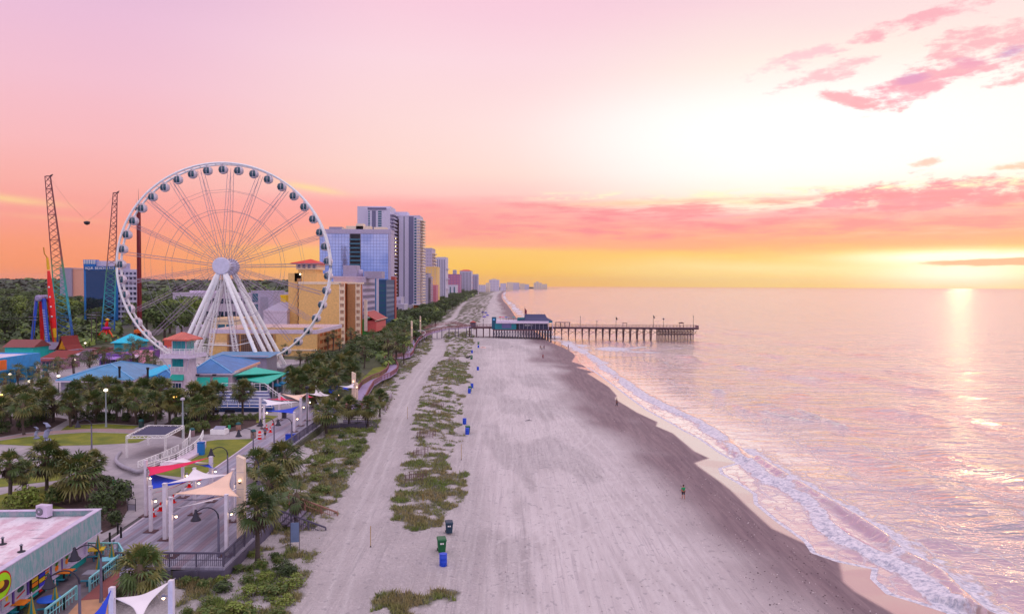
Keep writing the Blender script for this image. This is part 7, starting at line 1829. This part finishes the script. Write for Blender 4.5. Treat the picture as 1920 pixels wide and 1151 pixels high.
def bent(x,splay,rows=(0.5,3.4,6.5),z0=-1.0,brace=True,nxt=3.4):
    b=MB()
    for i,yy in enumerate(rows):
        s_=(i-1)*splay; b.tube([(x+s_*0.35,yy+s_*0.3,z0),(x,yy,ZD-0.78)],0.17,7)
    b.b2(x-0.2,x+0.2,0,W_,ZD-1.15,ZD-0.78)
    if brace:
        b.bar((x,0.3,ZD-1.2),(x,W_-0.3,1.6),0.16); b.bar((x,W_-0.3,ZD-1.2),(x,0.3,1.6),0.16)
        b.bar((x,0.25,ZD-1.2),(x+nxt,0.25,ZD-3.4),0.15); b.bar((x,0.25,ZD-3.4),(x+nxt,0.25,ZD-1.2),0.15)
    b.build('pile_bent',m_tim,t)
x=D(1041,612,367).x; k=0
while x<xB-1:
    dense=x>D(1232,612,367).x
    bent(x,0.9 if not dense else 0.3,nxt=(3.4 if not dense else 1.6)); x+=3.4 if not dense else 1.55
for px_ in (880,893,906,918): bent(D(px_,612,367).x,0.0,z0=0.2,brace=False)
# pier house
YH=364; t=thing('pier_house','teal and white restaurant on the pier with dark hipped upper roof','restaurant',(0,YH,0)); zf=4.9
X_=lambda p_: D(p_,600,YH).x
Zp=lambda py: D(980,py,YH).z
b=MB(); b.b2(X_(924),X_(1036),0,14,zf-0.5,zf); b.build('floor_beam',m_tim,t)
b=MB(); b.b2(X_(928),X_(968),0.4,13,zf,Zp(606.5)); b.build('teal_wall',m_pteal,t)
b=MB(); b.b2(X_(941),X_(959),0.2,0.38,zf+0.6,Zp(607)); b.build('shutter',M8('slate_mauve',(105,105,150)),t)
b=MB(); b.b2(X_(968),X_(972),0.9,13,zf,Zp(606.5)); b.build('dark_gap',m_dkopen,t)
b=MB(); b.b2(X_(972),X_(1027),0.4,13,zf,Zp(606.5)); b.build('glazed_wall',M8('dark_glazing',(45,48,75),0.3),t)
for i in range(7):
    b=MB(); x0=X_(974)+i*(X_(1026)-X_(974))/7; b.b2(x0,x0+0.16,0.2,0.38,zf+0.2,Zp(607)); b.build('mullion',m_greyw,t)
b=MB(); b.b2(X_(930),X_(1029),-0.6,13.6,Zp(606.5),Zp(604)); b.b2(X_(930),X_(1029),0.2,13,Zp(603.997),Zp(602)); b.build('lower_roof',m_roofw,t)
b=MB(); b.b2(X_(922),X_(930),1,8,zf,Zp(595.5)); b.build('entrance_tower',M8('pier_deep_teal',(25,85,110)),t)
b=MB(); b.b2(X_(924),X_(928),0.8,0.98,Zp(601),Zp(598)); b.build('pale_sign',M8('sky_sign',(120,180,230)),t)
b=MB(); z0,z1,z2=Zp(602),Zp(596),Zp(590); xa_,xb_=X_(973),X_(1037)
b.add([(xa_,0.5,z0),(xb_,0.5,z0),(xb_,13,z0),(xa_,13,z0),(X_(984),3.5,z1),(X_(1026),3.5,z1),(X_(1026),11,z1),(X_(984),11,z1),(X_(984.3),5.5,z2),(X_(1023),5.5,z2),(X_(1023),9,z2),(X_(984.3),9,z2)],[(0,1,5,4),(1,2,6,5),(2,3,7,6),(3,0,4,7),(4,5,9,8),(5,6,10,9),(6,7,11,10),(7,4,8,11),(8,9,10,11),(3,2,1,0)]); b.build('upper_roof',M8('slate_blue_roof',(62,62,98),0.6),t)
b=MB(); b.b2(X_(970),X_(984),2,10,Zp(602)+0.003,Zp(596.5)); b.build('teal_gable',M8('pier_teal3',(35,105,115)),t)
b=MB(); b.b2(X_(1026),X_(1036),0.6,12.9,Zp(605),Zp(602.2)); b.build('teal_soffit',m_pteal,t)
b=MB()
for px_ in (1028,1036): b.b2(X_(px_),X_(px_)+0.3,0.7,1.0,zf,Zp(605))
b.build('porch_post',m_roofw,t)
for ch_,px_ in (('B',984),('E',986.3),('B',989.5),('N',992),('1',996),('1',998)): text(ch_,0.95,m_white,t,(X_(px_),0.34,Zp(611)),name='letter')
for i in range(22):
    x=X_(925)+i*(X_(1034)-X_(925))/21; b=MB()
    for yy in (0.5,5,9.5,13.5): b.tube([(x,yy,-0.5),(x,yy,zf-0.5)],0.2,6)
    b.bar((x,0.5,zf-0.6),(x+1.3,0.5,1.0),0.14); b.bar((x+1.3,0.5,zf-0.6),(x,0.5,1.2),0.14); b.bar((x,0.5,zf-0.6),(x,13.5,1.0),0.15); b.bar((x,13.5,zf-0.6),(x,5,1.0),0.15)
    b.build('pile_bent',m_rail,t)
for (a,c,lab,px0) in ((935,940,'red',0),(940,946,'pink',0),(947,951,'blue',0),(952,955,'grey',0),(961,965,'teal',0)):
    q=Vector((X_((a+c)/2),YH+5,Zp(602))); u_=thing('roof_deck_parasol','small %s parasol on the roof deck of the pier restaurant'%lab,'parasol',q,0,'parasols on the pier roof deck'); b=MB(); b.lathe([(0.9,1.5),(0.5,1.75),(0.03,1.95)],n=8); b.build('canopy',M8('pp_%s'%lab,{'red':(200,70,80),'pink':(220,120,160),'blue':(70,90,170),'grey':(150,150,165),'teal':(60,150,150)}[lab]),u_); b=MB(); b.tube([(0,0,0),(0,0,1.9)],0.05,5); b.build('pole',m_dark,u_)
q=Vector((X_(984),YH+4,Zp(602))); t=thing('flagpole','flagpole with a dark red flag beside the upper roof of the pier restaurant','flagpole',q); hF=Zp(575)-q.z; b=MB(); b.tube([(0,0,0),(0,0,hF)],[0.1,0.05],6); b.build('pole',m_dark,t); b=MB(); b.add([(0,0,hF-0.6),(1.1,0.1,hF-2.2),(0.9,0,hF-4.2),(0.05,0,hF-3.4)],[(0,1,2,3)]); b.build('flag',M8('flag_red',(110,35,60)),t)
def on_pier(px): return Vector((D(px,612,PY0+3).x,PY0+3,ZD))
q=on_pier(1055); t=thing('pier_shelter','flat roofed timber shelter on the pier just right of the pier restaurant','shelter',q); b=MB(); b.b2(-3.8,3.8,-1.5,1.5,2.2,2.45); b.build('roof',m_tim,t)
for x in (-3.4,-1.1,1.1,3.4): b=MB(); b.b2(x-0.1,x+0.1,-1.3,-1.1,0,2.2); b.b2(x-0.1,x+0.1,1.1,1.3,0,2.2); b.build('post',m_tim,t)
for (a,lab) in ((1171,'small flat topped shelter half way along the pier'),(1277,'small curved topped shelter near the sea end of the pier')):
    q=on_pier(a); t=thing('pier_shelter',lab,'shelter',q); b=MB(); b.b2(-1.1,1.1,-1,1,2.1,2.3); b.lathe([(1.5,2.303),(0.2,2.8)],n=8) if a>1200 else None; b.build('roof',m_tim,t)
    for x in (-0.9,0.9): b=MB(); b.b2(x-0.08,x+0.08,-0.9,-0.75,0,2.1); b.build('post',m_tim,t)
for (a,pt,lab) in ((1088,594,'lamp post on the pier nearest the restaurant end'),(1119,602,'short lamp post between the first two tall ones on the pier'),(1155,595,'lamp post with dark flag halfway along the pier'),(1225,592,'lamp post with dark flag three quarters along the pier'),(1244,598,'lamp post with round ball near the dense piles of the pier'),(1300,593,'thin mast at the sea end of the pier'),(906,600,'mast on the landward bridge of the pier')):
    q=on_pier(a); h=D(a,pt,PY0+3).z-ZD; t=thing('pier_lamp',lab,'lamp post',q,0,'lamp posts on the pier'); b=MB(); b.tube([(0,0,0),(0,0,h)],[0.12,0.07],6); b.build('pole',m_dark,t); b=MB()
    if a==1244: b.lathe([(0.05,-0.5),(0.5,-0.1),(0.5,0.1),(0.05,0.5)],(0,0,h),8)
    else: b.lathe([(0.1,-0.4),(0.3,-0.2),(0.05,0.3)],(0,0,h),6)
    if a in (1155,1225): b.add([(0,0,h),(0.7,0,h-0.5),(0.6,0,h-1.5),(0,0,h-1.0)],[(0,1,2,3)])
    b.build('lantern',m_dark,t)
q=on_pier(887); t=thing('pier_gatehouse','small red brown gatehouse on the landward end of the pier','kiosk',q); b=MB(); b.b2(-1.3,1.3,-1,1,0,2.1); b.build('wall',m_rail,t); b=MB(); b.add([(-1.6,-1.3,2.1),(1.6,-1.3,2.1),(1.6,1.3,2.1),(-1.6,1.3,2.1),(0,0,3.0)],[(0,1,4),(1,2,4),(2,3,4),(3,0,4),(3,2,1,0)]); b.build('roof',m_brick2,t)

# ---------------------------------------------------------------- beach bins
def wheelie(colr,nm):
    t=thing('wheeled_bin','x','wheeled bin'); m=M8(nm,colr,0.45); b=MB()
    b.add([(-.26,-.3,.12),(.26,-.3,.12),(.26,.28,.12),(-.26,.28,.12),(-.32,-.38,1.02),(.32,-.38,1.02),(.32,.38,1.02),(-.32,.38,1.02)],[(3,2,1,0),(0,1,5,4),(1,2,6,5),(2,3,7,6),(3,0,4,7),(4,5,6,7)]); b.b2(-.34,.34,-.4,.4,.95,1.025); b.build('body',m,t)
    b=MB(); b.add([(-.35,-.42,1.03),(.35,-.42,1.03),(.35,.42,1.03),(-.35,.42,1.03),(-.3,-.34,1.1),(.3,-.34,1.1),(.3,.38,1.12),(-.3,.38,1.12)],[(0,1,5,4),(1,2,6,5),(2,3,7,6),(3,0,4,7),(4,5,6,7),(3,2,1,0)]); b.build('lid',m,t)
    for s_ in (-1,1): b=MB(); b.tube([(s_*.24,.33,.13),(s_*.31,.33,.13)],0.13,12); b.build('wheel',m_black,t)
    b=MB(); b.tube([(-.25,.46,1.0),(.25,.46,1.0)],0.025,6); b.build('handle',m_black,t)
    b=MB(); b.b2(-.14,-.02,-.40,-.385,.72,.84); b.b2(.02,.12,-.40,-.385,.72,.84); b.build('sticker',m_white,t)
    return t
def drum():
    t=thing('blue_drum','x','drum'); m=M8('drum_blue',(15,75,190),0.4); b=MB(); b.lathe([(0.29,0),(0.3,0.02),(0.3,0.3),(0.315,0.32),(0.3,0.34),(0.3,0.6),(0.315,0.62),(0.3,0.64),(0.3,0.92)],n=20); b.build('body',m,t); b=MB(); b.lathe([(0.305,0.9),(0.32,0.92),(0.32,0.95),(0.27,0.96)],n=20); b.build('rim',m,t); b=MB(); b.lathe([(0.27,0.87),(0.2,0.88)],n=16); b.build('contents',m_dark,t); return t
wg,wd2,dr_=wheelie((15,95,60),'bin_green'),wheelie((30,55,75),'bin_slate'),drum()
place(wd2,PS(842,1000),0.15,'dark slate wheeled bin, furthest up the beach of the nearest three',1.15,'beach litter bins')
for (a,pb,lab,s_) in ((828,1035,'green wheeled bin between the slate bin and the blue drum',1.25),(877,812,'green wheeled bin between two blue drums at the dune edge',1.15),(881,734,'green bin of the small cluster beside the middle dune islands',1.15),(884,674,'green bin close to the dune below the pier',1.15),(897,646,'teal green bin nearest the pier',1.1)):
    place(wg,PS(a,pb),0.2,lab,s_,'beach litter bins')
for (a,pb,lab) in ((831,1060,'blue drum nearest the camera in front of the green wheeled bin'),(871,795,'blue drum behind the green bin at the dune edge, left one'),(876,814,'blue drum in front of the green bin at the dune edge'),(885,727,'blue drum behind the green bin of the middle cluster'),(880,737,'blue drum in front of the green bin of the middle cluster'),(896,694,'single tall blue drum standing alone on the sand'),(885,662,'blue drum beyond the reclining chair near the dune'),(897,652,'small blue drum next to the pale lifeguard stand')):
    place(dr_,PS(a,pb),0,lab,1.15,'beach litter bins')
q=PS(906,652); t=thing('beach_tarp','pale peach folded tarpaulin lying on the sand near the pier','tarpaulin',q); b=MB(); b.add([(-1.2,-0.8,0.02),(1.2,-0.9,0.02),(1.1,0.8,0.02),(-1.1,0.9,0.02),(-0.5,0,0.55),(0.6,0.1,0.45)],[(0,1,5,4),(1,2,5),(2,3,4,5),(3,0,4)]); b.build('cover',M8('tarp_peach',(240,200,190)),t); b=MB(); b.b2(-0.6,0.6,-0.4,0.4,0,0.4); b.build('bundle',m_grey,t)
q=PS(877,672); t=thing('deck_chair','dark folding chair at the dune edge beside the green bin','chair',q); b=MB(); b.bar((-0.6,0,0.35),(0.3,0,0.3),0.06,0.5); b.build('seat',m_dark,t); b=MB(); b.bar((0.3,0,0.3),(0.9,0,0.95),0.06,0.5); b.build('backrest',m_dark,t)
for (a,pb,lab) in ((991,789,'dark driftwood snag lying on the open sand'),(960,650,'small dark driftwood piece lying near the pier')):
    q=PS(a,pb); t=thing('driftwood',lab,'driftwood',q,0.2); b=MB(); b.tube([(-0.7,0,0.05),(0,0.05,0.16),(0.7,-0.05,0.06)],[0.03,0.08,0.03],6); b.build('log',M8('wood_dark',(60,58,72)),t); b=MB(); b.tube([(0,0.05,0.1),(0.3,0.3,0.35)],[0.05,0.015],5); b.tube([(-0.2,0,0.1),(-0.5,-0.3,0.25)],[0.04,0.012],5); b.build('branch',M8('wood_dark',(60,58,72)),t)
# boat-like small debris left out; foam crab of shells
def skinmesh(nodes,edges,rad,name,m,sub=1):
    me=bpy.data.meshes.new(name); me.from_pydata([tuple(n) for n in nodes],edges,[]); o=bpy.data.objects.new('tmp_skin',me); C.objects.link(o)
    md=o.modifiers.new('s','SKIN'); sv=me.skin_vertices[0].data
    for i,r_ in enumerate(rad): sv[i].radius=(r_,r_) if not hasattr(r_,'__len__') else r_; sv[i].use_root=(i==0)
    s2_=o.modifiers.new('u','SUBSURF'); s2_.levels=sub; s2_.render_levels=sub
    bpy.context.view_layer.update(); out=bpy.data.meshes.new_from_object(o.evaluated_get(bpy.context.evaluated_depsgraph_get())); bpy.data.objects.remove(o); out.materials.clear(); out.materials.append(m)
    for p_ in out.polygons: p_.use_smooth=True
    return out
m_skin=M8('skin',(175,120,100),0.6)
def person(px,pb,label,shirt,trouser,walk=0.3,face=0.0,h=1.75,hair=(45,32,28),long_legs=False,z=None,group=None,arm=0.1,bag=False):
    q=PS(px,pb) if z is None else P(px,pb,z); s=h/1.75; t=thing('person',label,'person',q,face,group); t.scale=(s,s,s)
    w_=walk; nd=[(0,0,0.98),(0,0,1.18),(0,0,1.40),(0,0,1.50),(0,0.01,1.58),(0,0.015,1.68),(0,0,1.755)]
    rd=[(0.155,0.11),(0.135,0.10),(0.165,0.105),0.055,0.075,0.088,0.05]; ed=[(i,i+1) for i in range(6)]
    for sx in (-1,1):
        n0=len(nd); f=w_*sx
        nd+=[(sx*0.10,0,0.90),(sx*0.10,-f*0.45,0.50),(sx*0.10,-f*0.9+0.06,0.08),(sx*0.12,-f*0.9-0.10,0.04)]; rd+=[0.088,0.058,0.038,0.035]; ed+=[(0,n0),(n0,n0+1),(n0+1,n0+2),(n0+2,n0+3)]
        n0=len(nd); g=-f*0.8-arm
        nd+=[(sx*0.185,0,1.41),(sx*0.235,g*0.22,1.14),(sx*0.235,g*0.62-0.05,0.90),(sx*0.235,g*0.72-0.08,0.82)]; rd+=[0.052,0.040,0.028,0.032]; ed+=[(2,n0),(n0,n0+1),(n0+1,n0+2),(n0+2,n0+3)]
        hp=nd[-1]; hi_=n0+3
        for j,(fx,fl) in enumerate(((-0.028,0.085),(-0.010,0.1),(0.010,0.095),(0.026,0.075))):
            nd+=[(hp[0]+fx*0.4,hp[1]+fx,hp[2]-fl*0.6),(hp[0]+fx*0.2-sx*0.015,hp[1]+fx,hp[2]-fl)]; rd+=[0.0095,0.008]; ed+=[(hi_,len(nd)-2),(len(nd)-2,len(nd)-1)]
        nd+=[(hp[0]-sx*0.03,hp[1]-0.03,hp[2]-0.02)]; rd+=[0.01]; ed+=[(hi_,len(nd)-1)]
    body=inst('body',skinmesh(nd,ed,rd,'body',m_skin,1),t)
    nm='_'.join(str(c) for c in shirt); ms=M8('shirt_'+nm,shirt,0.8); mt=M8('cloth_'+'_'.join(str(c) for c in trouser),trouser,0.8)
    sn=[(0,0,0.93),(0,0,1.18),(0,0,1.40),(0,0,1.475)]; sr=[(0.185,0.135),(0.16,0.125),(0.19,0.13),0.07]; se=[(0,1),(1,2),(2,3)]
    for sx in (-1,1):
        f=w_*sx; g=-f*0.8-arm; sn+=[(sx*0.19,0,1.41),(sx*0.235,g*0.22,1.16)]; sr+=[0.07,0.06]; se+=[(2,len(sn)-2),(len(sn)-2,len(sn)-1)]
    inst('shirt',skinmesh(sn,se,sr,'shirt',ms,1),t)
    pn=[(0,0,1.0)]; pr=[(0.175,0.13)]; pe=[]
    for sx in (-1,1):
        f=w_*sx; pn+=[(sx*0.10,0,0.90),(sx*0.10,-f*0.45,0.52)]; pr+=[0.105,0.085]; a=len(pn); pe+=[(0,a-2),(a-2,a-1)]
        if long_legs: pn+=[(sx*0.10,-f*0.88+0.04,0.10)]; pr+=[0.062]; pe+=[(a-1,a)]
    inst('trousers' if long_legs else 'shorts',skinmesh(pn,pe,pr,'trousers',mt,1),t)
    b=MB(); b.lathe([(0.02,0.118),(0.07,0.098),(0.098,0.05),(0.102,-0.01),(0.085,-0.06)],(0,0.022,1.675),12); b.build('hair',M8('hair_%d'%hair[0],hair,0.8),t)
    b=MB(); b.lathe([(0.004,-0.02),(0.014,-0.01),(0.006,0.012)],(0,-0.082,1.655),6); b.build('nose',m_skin,t)
    for sx in (-1,1):
        b=MB(); b.lathe([(0.003,-0.009),(0.010,0),(0.003,0.009)],(sx*0.032,-0.074,1.675),6); b.build('eye',m_dark,t)
        b=MB(); b.lathe([(0.006,-0.03),(0.016,0),(0.006,0.03)],(sx*0.09,0.012,1.665),6); b.build('ear',m_skin,t)
    b=MB(); b.b2(-0.024,0.024,-0.083,-0.072,1.618,1.628); b.build('mouth',M8('lip',(140,80,75)),t)
    return t
person(1281,935,'person in green T-shirt and dark shorts standing with back turned on the damp sand',(20,150,105),(35,35,50),0.12,PI+0.3,1.72,arm=-0.05)
person(1156.5,762,'dark clothed person standing at the edge of the wet sheen',(45,40,60),(40,38,55),0.2,1.2,1.78,long_legs=True)
person(1018,673,'person in dark red walking on the sand below the pier',(130,35,60),(110,35,60),0.4,0.5,1.7,long_legs=True)
for (a,pb,lab,c) in ((1013,655,'left one of three people standing together near the pier',(60,40,50)),(1016,656.5,'middle one of three people standing together near the pier',(150,120,60)),(1020,655,'right one of three people standing together near the pier',(70,45,80))):
    person(a,pb,lab,c,(50,40,60),0.2,a*1.3,1.65,long_legs=True)
person(1065.5,654,'dark person at the foam edge in front of the pier piles',(70,35,50),(60,35,50),0.2,2.0,1.8,long_legs=True)
person(497,822,'person in grey top and dark shorts walking on the boardwalk past the cones',(110,110,130),(45,45,60),0.45,PI,1.75,z=DK)
ppl=((941,581,'person walking on the far sand just left of the surf beyond the pier'),(946,578,'person at the wet edge on the far sand beyond the pier'),(958,587,'person beside dark gear on the far sand beyond the pier'),(949,572,'smallest person near the surf line on the far sand'),(913,584,'person standing mid beach behind the pier entrance tower'),(894,580,'person beside the dune edge far beyond the pier'),(891,590,'person by the blue items at the far dune edge'))
for i,(a,pb,lab) in enumerate(ppl): person(a,pb,lab,(60,50,80),(45,45,70),0.2,i*1.1,1.8,long_legs=True)
for (a,pb,lab,c) in ((908,597,'purple beach parasol cluster on the far sand left of the pier house, low one',(110,95,170)),(914,594,'blue violet beach tent on the far sand left of the pier house',(95,90,175)),(911,589,'dark blue beach umbrella above the violet tent on the far sand',(70,80,160)),(905,588,'small dark beach umbrella at left of the far group',(80,70,130))):
    q=PS(a,pb); t=thing('beach_tent',lab,'beach tent',q); b=MB(); b.lathe([(1.7,0.9),(1.0,1.7),(0.05,2.2)],n=8); b.build('canopy',M8('tent_%d'%c[0],c),t); b=MB(); b.tube([(0,0,0),(0,0,2.0)],0.05,5); b.build('pole',m_dark,t)
for o in list(bpy.data.objects):
    for k in ('_used','_nw'):
        if k in o.keys(): del o[k]
# ---------------------------------------------------------------- utility poles and parked cars at the left
for i,(a,pt,pb) in enumerate(((63,592,660),(172,588,650),(181,584,648))):
    q=D(a,pb,268+12*i); q.z=GZ; h=D(a,pt,q.y).z-GZ
    t=thing('utility_pole','wooden utility pole with cross arms, %s'%('left of the pendulum ride','nearer one before the black glass hotel','farther one before the black glass hotel')[i],'utility pole',q)
    b=MB(); b.tube([(0,0,0),(0,0,h)],[0.2,0.13],8); b.build('pole',m_bark,t)
    for z in (h-0.5,h-1.6): b=MB(); b.b2(-1.6,1.6,-0.08,0.08,z,z+0.18); b.build('cross_arm',m_grey,t)
    UP=globals().setdefault('UPOLES',[]); UP.append((q,h))
t=thing('overhead_wire','thin overhead wires running between the utility poles behind the rides','wire',(0,0,0))
for k in (-1.4,0,1.4):
    p0=UPOLES[0][0]+Vector((k,0,UPOLES[0][1]-0.4)); p1=UPOLES[2][0]+Vector((k,0,UPOLES[2][1]-0.4)); pl=p0+(p0-p1)*2.2; pl.z=p0.z
    b=MB(); b.tube([pl,(pl+p0)/2-Vector((0,0,1.2)),p0,(p0+p1)/2-Vector((0,0,0.8)),p1],0.03,4); b.build('wire',m_dark,t)
def car(loc,colr,label,rz):
    t=thing('parked_car',label,'car',loc,rz,'cars parked on the tan roof'); m=M8('car_%d'%sum(colr),colr,0.3)
    b=MB(); prof=[(-2.1,0.35),(-2.15,0.75),(-1.3,0.95),(-0.7,1.4),(0.7,1.42),(1.4,0.98),(2.1,0.85),(2.15,0.35)]
    n=len(prof); vs=[(x,-0.85,z) for x,z in prof]+[(x,0.85,z) for x,z in prof]; b.add(vs,[tuple(range(n)),tuple(range(2*n-1,n-1,-1))]+[(i,n+i,n+(i+1)%n,(i+1)%n) for i in range(n)]); b.build('body',m,t)
    b=MB(); b.b2(-0.85,0.95,-0.87,0.87,0.98,1.3); b.build('window',m_navyg,t)
    for x in (-1.35,1.35):
        for y in (-0.8,0.8): b=MB(); b.lathe([(0.33,-0.1),(0.33,0.1)],(x,y,0.33),12,True,'Y'); b.build('wheel',m_black,t)
zr_=D(20,634,330).z
for i,(a,c,lab) in enumerate(((2,(60,65,95),'dark blue car at the left end of the roof parking'),(12,(225,225,230),'white car second from the left on the roof parking'),(21,(90,100,140),'slate blue car third from the left on the roof parking'),(31,(200,205,215),'silver car at the right end of the roof parking'))):
    q=D(a,634,336); car((q.x,336,zr_),c,lab,0.1)
# ---------------------------------------------------------------- wrack and shells
b=MB(); r=random.Random(91)
for i in range(1500):
    y=55+r.random()**1.6*150; j=min(int(np.searchsorted(ys,y)),len(ys)-1); 
    row=np.nonzero(SHORE1[j]>r.choice((r.uniform(1,4),r.uniform(5,9),r.uniform(3,30))))[0]
    if not len(row): continue
    x=xs[row[-1]]+r.uniform(-.15,.15)
    if x>76: continue
    s=r.uniform(0.03,0.10); b.mi=r.choice((0,0,1)); z=hs(x,y)+0.01; a=r.uniform(0,6.28)
    b.add([(x+s*math.cos(a),y+s*math.sin(a),z),(x-s*math.sin(a)*.6,y+s*math.cos(a)*.6,z+s*.5),(x-s*math.cos(a),y-s*math.sin(a),z),(x+s*math.sin(a)*.6,y-s*math.cos(a)*.6,z+s*.3)],[(0,1,2,3)])
tag(b.build('shells_and_seaweed',[M8('seaweed_dark',(70,55,62),0.8),M8('shell_pale',(235,225,225),0.6)]),'scattered shells and bits of seaweed on the damp sand','beach litter',kind='stuff')
